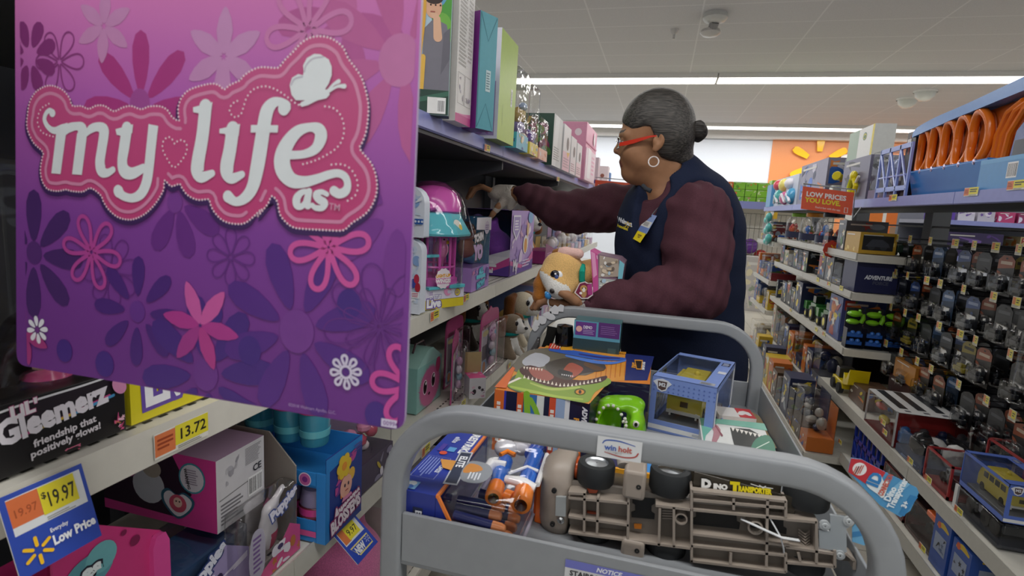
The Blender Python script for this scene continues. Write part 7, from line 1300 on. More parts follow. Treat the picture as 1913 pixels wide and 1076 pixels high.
for i in range(3): MB().tube([(1.10, 2.32-i*.03, ZR+.11), (1.095, 2.31-i*.035, ZR+.19), (1.09, 2.26-i*.045, ZR+.26), (1.088, 2.18-i*.05, ZR+.285)], .011, OR, 8).build('curved_rib', t, world=True)
MB().prism([(2.03, ZR+.11), (2.20, ZR+.11), (2.185, ZR+.19), (2.13, ZR+.235), (2.03, ZR+.25)], (1.105, 0, 0), (0, 1, 0), (0, 0, 1), -.02, M('#2a4f96', 'g')).build('picture_panel', t, world=True)
pr = Pr((1.0845, 2.19, ZR+.11), (0, -1, 0), (0, 0, 1)); pr.rect(.005, .0, .16, .05, '#4b4f58'); pr.text('TRACK', .05, .105, .016, '#e07a2a', .06, rot=0, wmax=.11); pr.text('OF', .07, .085, .014, '#e07a2a', .06, wmax=.08); pr.build('panel_printing', t, world=True)
c = carton('toy_box', 'light blue carton base with white barcode in front of the orange carrier', 'toy box', (1.056, 1.98, ZR), (1.084, 2.30, ZR+.105), '#5f9fd6'); e = c['W']; e.barcode(.16, .035, .215, .085); e.rect(.0, .09, .32, .105, '#6fb0e2'); c['done']()
def rbox(px0, px1, top, lab, c, x0=1.065, dep=.3, z0=ZR, **k):
    ya, yb = onX(px1, 360, x0).y, onX(px0, 360, x0).y; zt = onX((px0+px1)/2, top, x0).z; return boxr('toy_box', lab, (x0, ya+.005, z0), (x0+dep, yb-.005, zt), c, **k), ya, yb, zt
t = base('play_set', 'teal and pink kitchen play set at the far end of the right top shelf', 'play set', (1.2, 5.4, ZR)); MB().box((1.07, 5.05, ZR), (1.3, 6.0, ZR+.26), '#cfd6e4').build('backing', t, world=True)
mb = MB()
for i, (y, z, r, cl) in enumerate(((5.2, .08, .07, '#4f9fc9'), (5.45, .07, .06, '#d86fa0'), (5.7, .09, .07, '#5ab5b5'), (5.3, .19, .05, '#e6e3ea'), (5.55, .19, .06, '#e8dc7a'), (5.8, .2, .05, '#d9566a'))): mb.ball((1.06, y, ZR+z), (.05, r*1.3, r), M(cl, 'g'), 12)
for y in (5.1, 5.3, 5.6): mb.tube([(1.03, y, ZR+.03), (1.02, y+.1, ZR+.1), (1.03, y+.16, ZR+.03)], .012, M('#e9e6ee', 'g'), 6)
mb.build('dishes', t, world=True); MB().box((1.04, 6.02, ZR), (1.2, 6.25, ZR+.22), '#5a9fd0').build('side_rack', t, world=True)
k, ya, yb, zt = rbox(1492, 1540, 305, 'grey sided toy box with orange and blue loop picture behind the red sale sign', '#8d8aa0', pal=['#2f64b8', '#d98030', '#2a2f55', '#c9c5d6', '#3a6fd0'], n=14)
t = base('tool_set', 'black toy tool set with yellow lamp behind the red sale sign', 'toy', (1.2, onX(1556, 360, 1.07).y, ZR)); mb = MB()
for i in range(4): mb.box((-.09+i*.03, -.06+i*.05, .0), (.0+i*.03, -.015+i*.05, .28-.03*(i % 2)), M('#212227', 'g'))
mb.tube([(-.1, -.02, .16), (-.14, -.06, .17)], [.02, .03], M('#d9c926', 'g'), 12).box((-.14, -.02, .06), (-.08, .06, .11), M('#c9cbb8', 'g')).box((-.13, -.1, .02), (-.06, .02, .05), M('#7a86c9', 'g')); mb.build('tools', t, bevel=.004)
k, ya, yb, zt = rbox(1570, 1618, 298, 'grey and black window box with yellow climbing toy, right of the sale sign post', '#77758c', pal=['#191a20', '#24252c', '#2d5fa8'], n=6)
t = base('robot_toy', 'yellow jointed toy figure in the grey window box on the right top shelf', 'toy', (1.06, (ya+yb)/2-.05, ZR)); MB().ball((0, 0, .14), (.02, .035, .03), M('#dfd01c', 'g')).tube([(0, -.02, .12), (0, -.06, .08), (0, -.03, .03)], .014, M('#dfd01c', 'g'), 8).tube([(0, .02, .12), (0, .05, .07), (0, .01, .03)], .016, M('#c9d02a', 'g'), 8).tube([(0, -.05, .1), (-.01, -.12, .13)], .008, M('#e8e6da', 'g'), 6).build('body', t); t.location.x = 1.045
c = carton('toy_box', 'white and green box with yellow edge and green emblem, stacked on the grey window box', 'toy box', (1.068, ya+.02, zt), (1.17, yb-.02, zt+.165), ['#e6e6e0', '#e6e6e0', '#dfe0da', '#e9eae6', '#3f6a3a', '#e9eae6']); e = c['W']; w = c['d']; e.rect(0, 0, w*.42, .165, '#9fb5a0'); e.rect(w*.93, 0, w, .165, '#e6d02c'); e.circ(w*.66, .115, .03, '#2f6a35', .022); e.circ(w*.66, .115, .024, '#d9c92c', .016); e.circ(w*.66, .113, .017, '#2f6a35', .011); c['done']()
clearbox('toy_pack', 'long clear topped box with coral and dark toys beside the periwinkle gate toy', 'toy pack', (1.07, 3.03, ZR), (1.30, onX(1622, 360, 1.07).y, ZR+.25), '#3a3358', '#5f3f6a', .05, None, ['#c9604f', '#a9b0c4', '#d9703f'], lumps(['#d9604a', '#7a86b8', '#b5e03a', '#d8d4cc', '#6f5a52'], 7, 3), rz=math.pi)
t = base('gate_toy', 'periwinkle blue lattice gate toy on the right top shelf', 'toy', (1.052, 3.05, ZR+.0)); mb = MB(); g = M('#93a3e6', 'g'); ya, yb = onX(1696, 330, 1.05).y, onX(1641, 330, 1.05).y
for z in (.03, .22): mb.box((1.046, ya, ZR+z), (1.056, yb, ZR+z+.022), g)
for i in range(4): y = ya+(yb-ya)*i/3; mb.box((1.046, y-.006, ZR), (1.056, y+.006, ZR+.24), g)
for i in range(3): y = ya+(yb-ya)*i/3; d = (yb-ya)/3; mb.tube([(1.051, y, ZR+.035), (1.051, y+d, ZR+.22)], .006, g, 6)
mb.tube([(1.051, ya+.02, ZR+.1), (1.051, yb, ZR+.1)], .005, g, 6); mb.build('lattice', t, world=True)
boxr('toy_box', 'black and maroon upright box left of the orange carrier', (1.08, 2.93, ZR), (1.36, 3.02, ZR+.30), '#2b2026', 8, ['#6a2f3a', '#b5462f', '#403038', '#d9a05a'])
boxr('toy_box', 'olive and dark green long box at the back of the right top shelf', (1.37, 3.0, ZR), (1.47, 3.7, ZR+.33), '#38451f', 10, ['#9a9a2c', '#2a3a1c', '#c9b82c'])
# sale signs on wire arms
def sale_sign(lab, pts, Y, arm):
    p0, p1, p2 = (onY(*q, Y) for q in pts); u = p1-p0; w = u.length; v = p2-p0; h = v.length; t = base('sale_sign', lab, 'sign', p0); u, v = u/w, v/h
    MB().prism([(0, 0), (w, 0), (w, h), (0, h)], (0, 0, 0), u, v, -.002, '#e8603c').build('card', t); pr = Pr((0, 0, 0), u, v); pr.text('LOW PRICES', w*.08, h*.60, h*.21, '#f4f0ea', .04, wmax=w*.84); pr.text('YOU LOVE.', w*.07, h*.34, h*.21, '#f0e03a', .04, wmax=w*.76); pr.text('Find it fast with the app.', w*.28, h*.12, h*.085, '#f4d9cc', .02, wmax=w*.5); pr.stroke([(w*.85, h*.08), (w*.91, h*.08), (w*.91, h*.30), (w*.85, h*.30)], w*.008, '#f4d9cc', closed=True, flat=True); pr.build('lettering', t)
    mb = MB(); top = [p0+v*h*1.12, p0+u*w*1.02+v*h*1.12]; mb.tube([top[0], top[1], top[1]-v*h*1.25, arm], .004, M('#b9bcbf', 'm'), 8).tube([p0+v*h+u*w*.15, p0+v*h*1.12+u*w*.15], .002, M('#b9bcbf', 'm'), 6).tube([p0+v*h+u*w*.85, p0+v*h*1.12+u*w*.85], .002, M('#b9bcbf', 'm'), 6); mb.build('wire_arm', t, world=True)
sale_sign('red sale sign with white and yellow words on a wire arm, right shelf', ((1496, 390), (1591, 402.5), (1500, 348)), 3.38, V(1.05, 3.40, 1.43))
sale_sign('red sale sign half hidden behind the worker, at the left shelf end', ((1110, 376), (1180, 383), (1112, 336)), 4.7, V(-.598, 4.75, 1.50))
p = onY(1556, 466, 3.9); t = base('spark_sign', 'small tilted red sign with yellow spark hanging from the jar shelf', 'sign', p); u, v = V(.92, 0, -.38), V(.38, 0, .92); MB().prism([(-.05, -.03), (-.02, -.055), (.04, -.05), (.058, .0), (.04, .045), (-.03, .05), (-.058, .01)], (0, 0, 0), u, v, -.002, '#cf3f28').build('card', t); pr = Pr((0, 0, 0), u, v); pr.spark(.005, .005, .028); pr.lines(-.03, -.04, .03, -.028, 1, '#f0d9cc'); pr.build('printing', t); MB().tube([p+V(0, .001, .04), V(1.052, 3.92, 1.16)], .002, M('#b9bcbf', 'm'), 6).build('clip', t, world=True)
# ---------------------------------------------------------------- far section rows
for i, (y, lid, cl) in enumerate(((5.25, '#7fae3a', 'green'), (4.75, '#c9832a', 'orange'), (4.28, '#2b2e34', 'black'))):
    t = base('toy_jar', 'big clear jar of toy figures with %s lid on the right jar shelf' % cl, 'jar', (1.16, y, 1.174)); MB().lathe([(.09, 0), (.10, .01), (.10, .15), (.085, .185), (.06, .2)], CLEAR, n=24).build('jar', t); MB().lathe([(.064, .198), (.066, .202), (.066, .225), (.06, .23), (.001, .231)], M(lid, 'g')).build('lid', t); mb = MB()
    for k in range(16): a = R7.random()*6.28; mb.ball((.06*math.cos(a), .06*math.sin(a), .02+R7.random()*.1), (.02, .02, .028), M(R7.choice(['#c9562a', '#2f6fc0', '#4a4c52', '#b5322c', '#6a7a3a', '#c9c4ba']), 'g'), 8)
    mb.build('figures', t); MB().lathe([(.1012, .02), (.1012, .07)], '#252a45').build('band', t)
for i in range(3):
    t = base('teal_pack', 'teal toy pack hanging at the far end of the jar shelf, %s of three' % ('upper', 'middle', 'lower')[i], 'toy pack', (1.0, 5.75-.05*i, 1.36-.1*i)); MB().ball((0, 0, 0), (.03, .05, .045), M('#4fb5ae', 'g')).ball((0, .08, -.03), (.03, .04, .035), M('#6fc9c0', 'g')).build('toy', t); MB().box((-.02, -.06, -.07), (.03, .13, .06), CLEAR).build('clear_cover', t, bevel=.008)
c = boxr('toy_box', 'yellow framed window box with a black toy car on the jar shelf end', (1.07, 3.42, 1.174), (1.25, 3.66, 1.29), '#b8912a', 3, ['#d9c06a']); e = Pr((1.07, 3.4195, 1.174), (1, 0, 0), (0, 0, 1)); e.rect(.015, .02, .165, .1, '#15161a'); e.circ(.06, .04, .018, '#2e3036'); e.circ(.12, .04, .018, '#2e3036'); e.poly([(.03, .04), (.15, .04), (.14, .06), (.11, .08), (.06, .08)], '#3a3d46'); e.build('window_printing', c['t'], world=True)
t = base('toy_truck', 'dark green off-road toy vehicle at the near end of the jar shelf', 'toy truck', (1.3, 3.42, 1.174)); vehicle(t, (0, 0, 0), .2, '#24382a', '#1d2a22')
fill_row(1.174, 3.7, 4.15, 1.075, .2, 'jar shelf', 'toys on the jar shelf')
c = carton('toy_box', 'big navy box lettered in white and grey at the near end of its shelf', 'toy box', (1.07, 3.40, .961), (1.275, 3.62, 1.145), '#20244e'); s = c['S']; s.text('ADVENTURE', .045, .075, .022, '#dfe2ea', .05, .2, wmax=.135); s.text('FORCE', .085, .048, .018, '#4a4d63', .05, .1, wmax=.08); s.rect(.0, .165, .205, .184, '#2c3160'); s.rect(.175, .09, .2, .125, '#cfc48a'); c['done']()
boxr('toy_box', 'small navy box beside the big navy lettered box', (1.28, 3.40, .961), (1.42, 3.6, 1.08), '#1d2040', 4)
fill_row(.961, 3.66, 5.4, 1.075, .19, 'navy box shelf', 'toys on the navy box shelf', ['grey', 'navy', 'slate', 'cream', 'black', 'grey', 'blue'])
def gator():
    t = base('gator_pack', 'lime snapping alligator toy pack, first from the left at the tractor shelf end', 'toy pack', (1.11, 3.45, .645)); MB().box((-.045, 0, 0), (.045, .004, .22), '#2a2a35').prism([(-.045, .1), (.0, .1), (.045, .1), (.045, .2), (.02, .235), (-.03, .22)], (0, .005, 0), (1, 0, 0), (0, 0, 1), -.003, '#c96a2a').build('card', t); G_ = M('#86c92c', 'g')
    MB().ball((-.01, -.03, .19), (.04, .035, .018), G_, 12).ball((-.015, -.03, .145), (.035, .035, .016), G_, 12).tube([(.03, -.03, .19), (.035, -.03, .165), (.025, -.03, .14)], .012, G_, 8).ball((.01, -.04, .21), .009, G_, 8).build('gator', t); mb = MB()
    for z in (.06, .015): mb.box((-.04, -.05, z), (.04, -.01, z+.022), M('#2f63b8', 'g')).ball((-.012, -.045, z+.026), (.014, .014, .012), M('#3f78d0', 'g'), 8).ball((.018, -.045, z+.026), (.014, .014, .012), M('#3f78d0', 'g'), 8)
    mb.build('cars', t, bevel=.003); MB().box((-.045, -.06, 0), (.045, 0, .11), '#23263a', faces=['#23263a', None, None, '#23263a', None, '#23263a']).build('tray', t); return t
g = gator()
for i, n in ((1, 'second'), (2, 'third'), (3, 'fourth')): copytree(g, 'lime snapping alligator toy pack, %s from the left at the tractor shelf end' % n, (1.11+.1*i, 3.45+.01*i, .645))
boxr('toy_box', 'orange and navy box standing behind the alligator packs', (1.075, 3.56, .645), (1.30, 3.80, .90), '#3f4f8a', 14)
for i, y in enumerate((3.86, 4.18)):
    t = base('toy_tractor', 'green toy tractor with yellow wheels and trailer, %s on its shelf' % ('nearer one', 'farther one')[i], 'toy tractor', (1.14, y, .645)); mb = MB().box((-.04, 0, .05), (.04, .14, .12), M('#2f6a35', 'g')).box((-.035, .14, .05), (.035, .22, .09), M('#2f6a35', 'g')).box((-.03, .06, .12), (.03, .13, .17), M('#1d2a20', 'g')).box((-.045, .23, .05), (.045, .30, .11), M('#3f7a3a', 'g')).tube([(0, .2, .09), (0, .2, .15)], .006, M('#222', 'g'), 6); mb.build('body', t, bevel=.006)
    for a in (-1, 1):
        for q, r in ((.05, .05), (.19, .03)): w = MB().lathe([(.001, -.012), (r, -.012), (r, .012), (.001, .012)], M('#1c1d1c', 'g', .6), (a*.045, q, r), (1, 0, 0), 16).build('wheel', t); MB().lathe([(r*.55, .013), (.001, .014)], M('#d9c92a', 'g'), (a*.045, q, r), (a, 0, 0), 12).build('hub', w)
fill_row(.645, 4.5, 5.42, 1.075, .26, 'tractor shelf', 'toys on the tractor shelf', ['slate', 'olive', 'black', 'navy', 'brown', 'dark green'])
fill_row(.27, 3.82, 5.42, 1.075, .33, 'low digger shelf', 'toys on the low digger shelf', ['orange', 'yellow', 'navy', 'cream', 'brown', 'grey', 'navy'], .3); fill_row(.10, 3.15, 5.42, .875, .32, 'low base row', 'toys in the low base row', ['orange', 'navy', 'brown', 'yellow', 'navy', 'slate', 'orange'], .16)
for z, n in ((1.13, 'far end upper shelf'), (.77, 'far end middle shelf'), (.49, 'far end lower shelf')): fill_row(z, 5.56, 6.36, 1.05, .25, n, 'toys on the far end shelves', ['cream', 'grey', 'blue', 'yellow', 'dark red', 'orange'])
fill_row(0, 5.5, 6.36, 1.05, .42, 'far end floor row', 'toys in the far end floor row', ['yellow', 'olive', 'orange', 'cream'])
# ---------------------------------------------------------------- hooks, tags and carded toys
ROWY = ((1.27, 'top', (3.41, 3.25, 3.03, 2.80, 2.65, 2.50, 2.36, 2.22, 2.08)), (1.085, 'second', (3.36, 3.21, 3.0, 2.87, 2.67, 2.455, 2.315, 2.15)), (.90, 'third', (3.35, 3.17, 3.02, 2.815, 2.635, 2.52, 2.295, 2.13)), (.70, 'lowest', (3.34, 3.14, 2.96, 2.82, 2.58, 2.38, 2.22, 2.06)))
def cardproto(nm, c, head, hc, car, big=False):
    t = base('carded_toy', nm, 'carded toy', (0, 0, 0)); w, h = (.052, .155) if not big else (.06, .165); MB().prism([(-w, -h), (w, -h), (w, -.02), (w*.5, 0), (-w*.5, 0), (-w, -.02)], (0, 0, 0), (0, -1, 0), (0, 0, 1), -.0015, c).build('card', t); pr = Pr((-.0002, 0, 0), (0, -1, 0), (0, 0, 1)); pr.poly([(-w, -.055), (w, -.045), (w, -.02), (w*.5, -.002), (-w*.5, -.002), (-w, -.02)], hc); pr.lines(-w*.7, -.042, w*.7, -.018, 1, head, .5, False); art(pr, -w, -h, w, -.06, [c, hc, '#101114', '#24272d', '#181a20'], 6, R7); pr.rect(-.006, -.016, .006, -.010, '#0c0c0d'); pr.build('printing', t)
    mb = MB().box((-.03, -w*.75, -h+.025), (-.008, w*.75, -h+.045), M(car, 'g')).box((-.028, -w*.4, -h+.045), (-.01, w*.35, -h+.06), M(car, 'g'))
    for y in (-w*.45, w*.45): mb.lathe([(.001, -.011), (.010, -.011), (.010, .011), (.001, .011)], M('#121214', 'g'), (-.019, y, -h+.024), (1, 0, 0), 10)
    mb.build('toy_car', t, bevel=.003); MB().box((-.036, -w*.88, -h+.008), (-.001, w*.88, -h+.085), CLEAR).build('bubble', t, bevel=.01); return t
KINDS_ = (('blue header', '#12141a', '#7f8ba6', '#263f70', '#4a4e55'), ('orange header', '#191513', '#b9a58f', '#8a4424', '#2c2e33'), ('black', '#0d0e10', '#45474c', '#15171b', '#24262b'), ('grey header', '#141619', '#7f8288', '#2c3038', '#5f6267'), ('pale blue', '#2c3f57', '#a9b3c4', '#4a6488', '#15171b'), ('dark yellow', '#1b190f', '#1b190f', '#7d7022', '#8f8226'))  # card and car colours darkened, with the top shelf's shade painted in
protos = [cardproto(k[0], *k[1:]) for k in KINDS_]; used = [False]*6
def place_card(k, lab, loc):
    if not used[k]: used[k] = True; t = protos[k]; t['label'] = lab; t.location = loc
    else: t = copytree(protos[k], lab, loc)
    t['group'] = 'carded toys on the hook wall'
hk = base('display_hook', 'metal hook', 'hook', (0, 0, 0)); MB().tube([(.245, 0, 0), (0, 0, 0), (-.008, 0, .012)], .003, M('#5a5c60', 'm'), 6).tube([(.245, 0, .025), (-.002, 0, .022)], .002, M('#5a5c60', 'm'), 6).build('wire', hk)
pt = base('price_tag', 'tag', 'price tag', (0, 0, 0)); MB().prism([(-.0225, -.02), (.0225, -.02), (.0225, .02), (-.0225, .02)], (0, 0, 0), (0, -1, 0), (0, 0, 1), -.001, '#cfccba').build('card', pt); pr = Pr((-.0002, 0, 0), (0, -1, 0), (0, 0, 1)); pr.rect(-.0205, -.008, -.004, .017, '#cf7c4a'); pr.rect(-.004, -.010, .0205, .018, '#d8cb4a'); pr.lines(.0, -.004, .018, .012, 2, '#6a643a', .6); pr.lines(-.018, -.018, .018, -.010, 2, '#9a988a'); pr.build('printing', pt)
fr = True
for z, rn, ys in ROWY:
    for i, y in enumerate(ys):
        lab = '%s hook from the far end, %s hook row' % (ORD[i], rn)
        h_ = hk if fr else copytree(hk); h_['label'] = 'wire display hook, '+lab; h_.location = (1.255, y, z-.022); h_['group'] = 'display hooks'
        q = pt if fr else copytree(pt); q['label'] = 'yellow and orange price tag, '+lab; q.location = (1.243, y, z); q['group'] = 'price tags on the hooks'; q.rotation_euler = (0, 0, .15*R7.uniform(-1, 1)); fr = False
        for j in range(3 if i % 3 else 2):
            k = (i*2+j*(1 if z > 1 else 3)+int(z*10)) % 6 if R7.random() < .6 else R7.choice((2, 3, 1)); place_card(k, '%s carded toy, %s on %s' % (KINDS_[k][0], ('front one', 'middle one', 'rear one')[j], lab), (1.285+j*.055, y+R7.uniform(-.008, .008), z-.026))
t = base('carded_toy', 'large pale carded toy set hanging at the right picture edge', 'carded toy', (1.2, 2.02, 1.15)); MB().box((0, -.09, -.34), (.004, .09, 0), '#54565c').build('card', t); pr = Pr((-.0002, .09, -.34), (0, -1, 0), (0, 0, 1)); pr.poly([(0, .26), (.18, .24), (.18, .29), (0, .31)], '#c9c7bf'); pr.poly([(0, .25), (.18, .23), (.18, .24), (0, .26)], '#b8a83a'); pr.text('METAL', .03, .302, .026, '#d9d9d4', .05, rot=-.1, wmax=.12); art(pr, .01, .01, .17, .22, ['#2a2c32', '#77797f', '#3f5a86', '#15161a', '#a9abb0'], 12, R7); pr.build('printing', t); MB().box((-.05, -.08, -.33), (-.001, .08, -.12), CLEAR).build('bubble', t, bevel=.015); MB().tube([(0.002, 0, -.01), (.30, 0, .0)], .003, M('#5a5c60', 'm'), 6).build('hanger_wire', t)
# ---------------------------------------------------------------- near shelves below the hooks
Z1, Z0 = .379, .14
t = base('digger_toy', 'yellow toy digger bucket truck at the far end of the van shelf', 'toy', (1.12, 3.42, Z1)); YW = M('#d8bf12', 'g'); MB().box((-.05, -.06, .03), (.05, .12, .07), YW).box((-.04, .04, .07), (.04, .1, .13), M('#2a2c2e', 'g')).prism([(-.14, .08), (-.06, .06), (-.06, .13), (-.10, .10), (-.15, .17)], (-.05, 0, 0), (0, 1, 0), (0, 0, 1), .1, YW).build('body', t, bevel=.004)
for a in (-1, 1):
    for y in (-.03, .08): MB().lathe([(.001, -.012), (.03, -.012), (.03, .012), (.001, .012)], M('#1b1b1c', 'g', .6), (a*.05, y, .03), (1, 0, 0), 14).build('wheel', t)
boxr('toy_box', 'brown and orange long box lying behind the yellow digger', (1.10, 3.10, Z1), (1.24, 3.33, Z1+.10), '#5a4030', 6); boxr('toy_box', 'dark maroon box with script marks below the orange car box', (1.27, 3.0, Z1), (1.44, 3.30, Z1+.17), '#3a1a1c', 2, ['#8a7f78', '#4a2022']); c = boxr('toy_box', 'orange window box with a grey toy car, stacked on the maroon box', (1.27, 3.02, Z1+.17), (1.44, 3.26, Z1+.27), '#b5792a', 2, ['#c98a32']); e = Pr((1.27, 3.0195, Z1+.17), (1, 0, 0), (0, 0, 1)); e.rect(.015, .015, .155, .085, '#26282c'); e.poly([(.03, .03), (.14, .03), (.13, .055), (.1, .07), (.06, .07)], '#6a6d72'); e.circ(.055, .03, .014, '#101012'); e.circ(.115, .03, .014, '#101012'); e.build('window_printing', c['t'], world=True)
t = base('striped_toy_pack', 'long clear toy pack with black and white striped top and red inside', 'toy pack', (1.21, 2.79, Z1)); x0, x1, y0, y1, h = -.15, .15, -.17, .17, .16
MB().box((x0, y0, 0), (x1, y1, .004), '#7a1f22').box((x0+.02, y0+.045, .004), (x1-.01, y0+.05, h-.003), '#9a2a28').build('tray', t); mb = MB().box((x0, y0, h-.002), (x1, y1, h), '#d9d9d8'); mb.build('lid', t); pr = Pr((x0, y0, h), (1, 0, 0), (0, 1, 0))
for i in range(4): pr.rect(.03+i*.07, .06, .065+i*.07, .335, '#22252c'); pr.rect(.04+i*.07, .02, .062+i*.07, .04, '#6a6d74')
pr.build('lid_printing', t); MB().box((x0, y0, .002), (x1, y1, h-.002), CLEAR).build('clear_cover', t); MB().box((x0, y0, 0), (x0+.006, y0+.006, h), '#d9d9d8').box((x0, y1-.006, 0), (x0+.006, y1, h), '#d9d9d8').build('corner_post', t)
for i, cl in enumerate(('#2f78c0', '#4a4d54', '#26365f', '#8a8d92')): MB().box((x0+.03+i*.07, y0+.006, .02), (x0+.075+i*.07, y0+.04, .07), M(cl, 'g')).ball((x0+.052+i*.07, y0+.025, .075), (.02, .016, .02), M(cl, 'g'), 10).build('toy_car', t, bevel=.006)
MB().ball((x0+.03, .02, .06), (.02, .04, .02), M('#d8c21a', 'g')).ball((x0+.04, .1, .1), (.02, .05, .015), M('#c2402a', 'g')).build('toy', t)
clearbox('toy_pack', 'clear pack with black and white striped car beside the striped top pack', 'toy pack', (1.068, 2.36, Z1), (1.25, 2.60, Z1+.11), '#1c1d22', '#39445f', .03, None, ['#c9a04a', '#8a9ab8'], lumps(['#1a1b1e', '#e4e4e2', '#2a2c30', '#d9d9d6'], 6, 77), rz=math.pi)
clearbox('toy_pack', 'dark clear pack with grey vehicle at the back of the van shelf', 'toy pack', (1.27, 2.33, Z1), (1.46, 2.60, Z1+.16), '#16181c', '#1d2026', .03, None, None, lumps(['#2a2d31', '#a7b29a', '#3a4a66', '#1a1b1e'], 6, 78), rz=math.pi)
def redbox(lab, lo, hi, c='#9a2a2c'):
    t = base('toy_pack', lab, 'toy pack', ((lo[0]+hi[0])/2, (lo[1]+hi[1])/2, lo[2])); w, d, h = (hi[0]-lo[0])/2, (hi[1]-lo[1])/2, hi[2]-lo[2]; mb = MB(); f = .007
    for a in (-1, 1):
        for b in (-1, 1): mb.box((a*w-f*(a > 0), b*d-f*(b > 0), 0), (a*w+f*(a < 0), b*d+f*(b < 0), h), c)
        mb.box((a*w-f*(a > 0), -d, h-f), (a*w+f*(a < 0), d, h), c).box((-w, a*d-f*(a > 0), h-f), (w, a*d+f*(a < 0), h), c)
    mb.box((-w, -d, 0), (w, d, .012), c).box((w-.003, -d, 0), (w, d, h), '#3a1416'); mb.build('card_frame', t); MB().box((-w+.001, -d+.001, .012), (w-.003, d-.001, h-.001), CLEAR).build('clear_window', t); vehicle(t, (0, -d*.7, .014), d*1.4, '#4a1a1c', '#7d7f84')
redbox('red framed clear box with dark toy truck, at the front of the van shelf', (1.068, 2.16, Z1), (1.22, 2.35, Z1+.125)); redbox('taller red framed clear box behind, left of the blue framed van box', (1.24, 2.10, Z1), (1.38, 2.32, Z1+.20)); redbox('red framed dark box at the back of the van shelf beside the blue van box', (1.39, 1.85, Z1), (1.465, 2.09, Z1+.2), '#5a2426')
t = base('toy_pack', 'clear plastic case with white corner under the blue framed van box', 'toy pack', (1.145, 2.0, Z1)); MB().box((-.075, -.14, 0), (.09, .125, .082), M('#dfe3ea', 'c')).build('clear_cover', t, bevel=.006); MB().box((-.07, -.13, .002), (.085, .12, .012), '#3a3d46').build('tray', t); MB().box((-.076, .108, 0), (-.070, .126, .082), '#dcdcda').build('corner_post', t); vehicle(t, (0, -.1, .013), .2, '#2a2c30', '#c9cbd0')
van_box('van_box', 'blue framed window box with a yellow toy van, on the right shelf', (1.075, 1.87, Z1+.083), 0, .14, .25, .125, '#5570c0')
t = base('blue_garage_toy', 'blue plastic lattice garage toy on the bottom right shelf', 'toy', (1.06, 2.87, Z0)); mb = MB(); g = M('#2b3f9c', 'g')
for z in (0, .10, .19): mb.box((0, -.18, z), (.012, .18, z+.022), g)
for i in range(7): mb.box((0, -.18+i*.058, 0), (.012, -.168+i*.058, .21), g)
for i in range(6): mb.tube([(.006, -.17+i*.058, .02), (.006, -.115+i*.058, .10)], .006, g, 6)
mb.box((.2, -.18, 0), (.21, .18, .21), g).box((0, -.18, .205), (.21, .18, .212), g); mb.build('lattice', t); 
fill_row(Z0, 3.06, 3.1, 1.06, .2, 'bottom garage row', 'toys on the bottom right shelf', ['dark red', 'cream', 'yellow', 'brown'], .25)
redbox('dark red clear box on the bottom right shelf beside the blue garage toy', (1.06, 2.42, Z0), (1.25, 2.66, Z0+.16), '#6a2a28'); redbox('brown clear box on the bottom right shelf, nearer than the dark red one', (1.06, 2.18, Z0), (1.25, 2.40, Z0+.14), '#4a332c')
for i in range(2):
    y = 2.06-i*.13; c = carton('toy_box', 'deep blue toy box with yellow marks on the bottom right shelf, %s' % ('farther one', 'nearer one')[i], 'toy box', (1.05, y, Z0), (1.22, y+.11, Z0+.19-.02*i), '#2c4f9c'); e = c['W']; s = c['S']
    for f, w in ((e, .11), (s, .17)): f.stroke([(w*.2, .15, .004), (w*.5, .162, .010), (w*.85, .155, .005)], 0, '#c9a92c', dens=4); f.circ(w*.3, .155, .012, '#c9552a'); f.rect(w*.15, .06, w*.85, .125, '#8d99b0'); art(f, w*.2, .065, w*.8, .12, ['#23262c', '#3a3d44', '#5a6a86'], 5, R7)
    c['done']()
t = base('toy_vehicle', 'white and orange toy vehicle by the deep blue boxes, bottom right shelf', 'toy', (1.08, 2.185, Z0+.14)); MB().box((-.03, -.03, 0), (.03, .05, .022), M('#e0662a', 'g')).ball((0, .0, .03), (.022, .03, .018), M('#d9dde0', 'g'), 12).build('body', t, bevel=.004)
for k, (px, py, X_) in enumerate(((1648, 808, 1.0435), (1694, 861, 1.0435), (1727, 895, 1.0435), (1782, 953, 1.0435), (1716, 1022, 1.0235), (1645, 790, 1.0435), (1566, 826, 1.0235))): liptag(px, py, X_, .05, .024, '', 'yellow and orange rail tag on the near right shelf rails, %s counted from the camera' % ('fourth', 'third', 'second', 'first', 'lowest', 'fifth', 'sixth')[k], -1)
for k, (px, py, cl) in enumerate(((1525, 525, 'blue'), (1545, 533, 'pale'), (1568, 541, 'white'), (1475, 581, 'violet'), (1522, 617, 'lilac'), (1536, 626, 'lavender'))): liptag(px, py, 1.0435, .06, .026, '', '%s rail tag on the far right shelf rails' % cl, -1, k % 2 == 1)
for k, (px, py) in enumerate(((1800, 363), (1880, 352), (1660, 372))): liptag(px, py+4, 1.0435, .09, .03, '', 'cream rail label on the right top shelf, %s' % ('below the orange carrier', 'below the light blue carton', 'below the lattice gate toy')[k], -1)
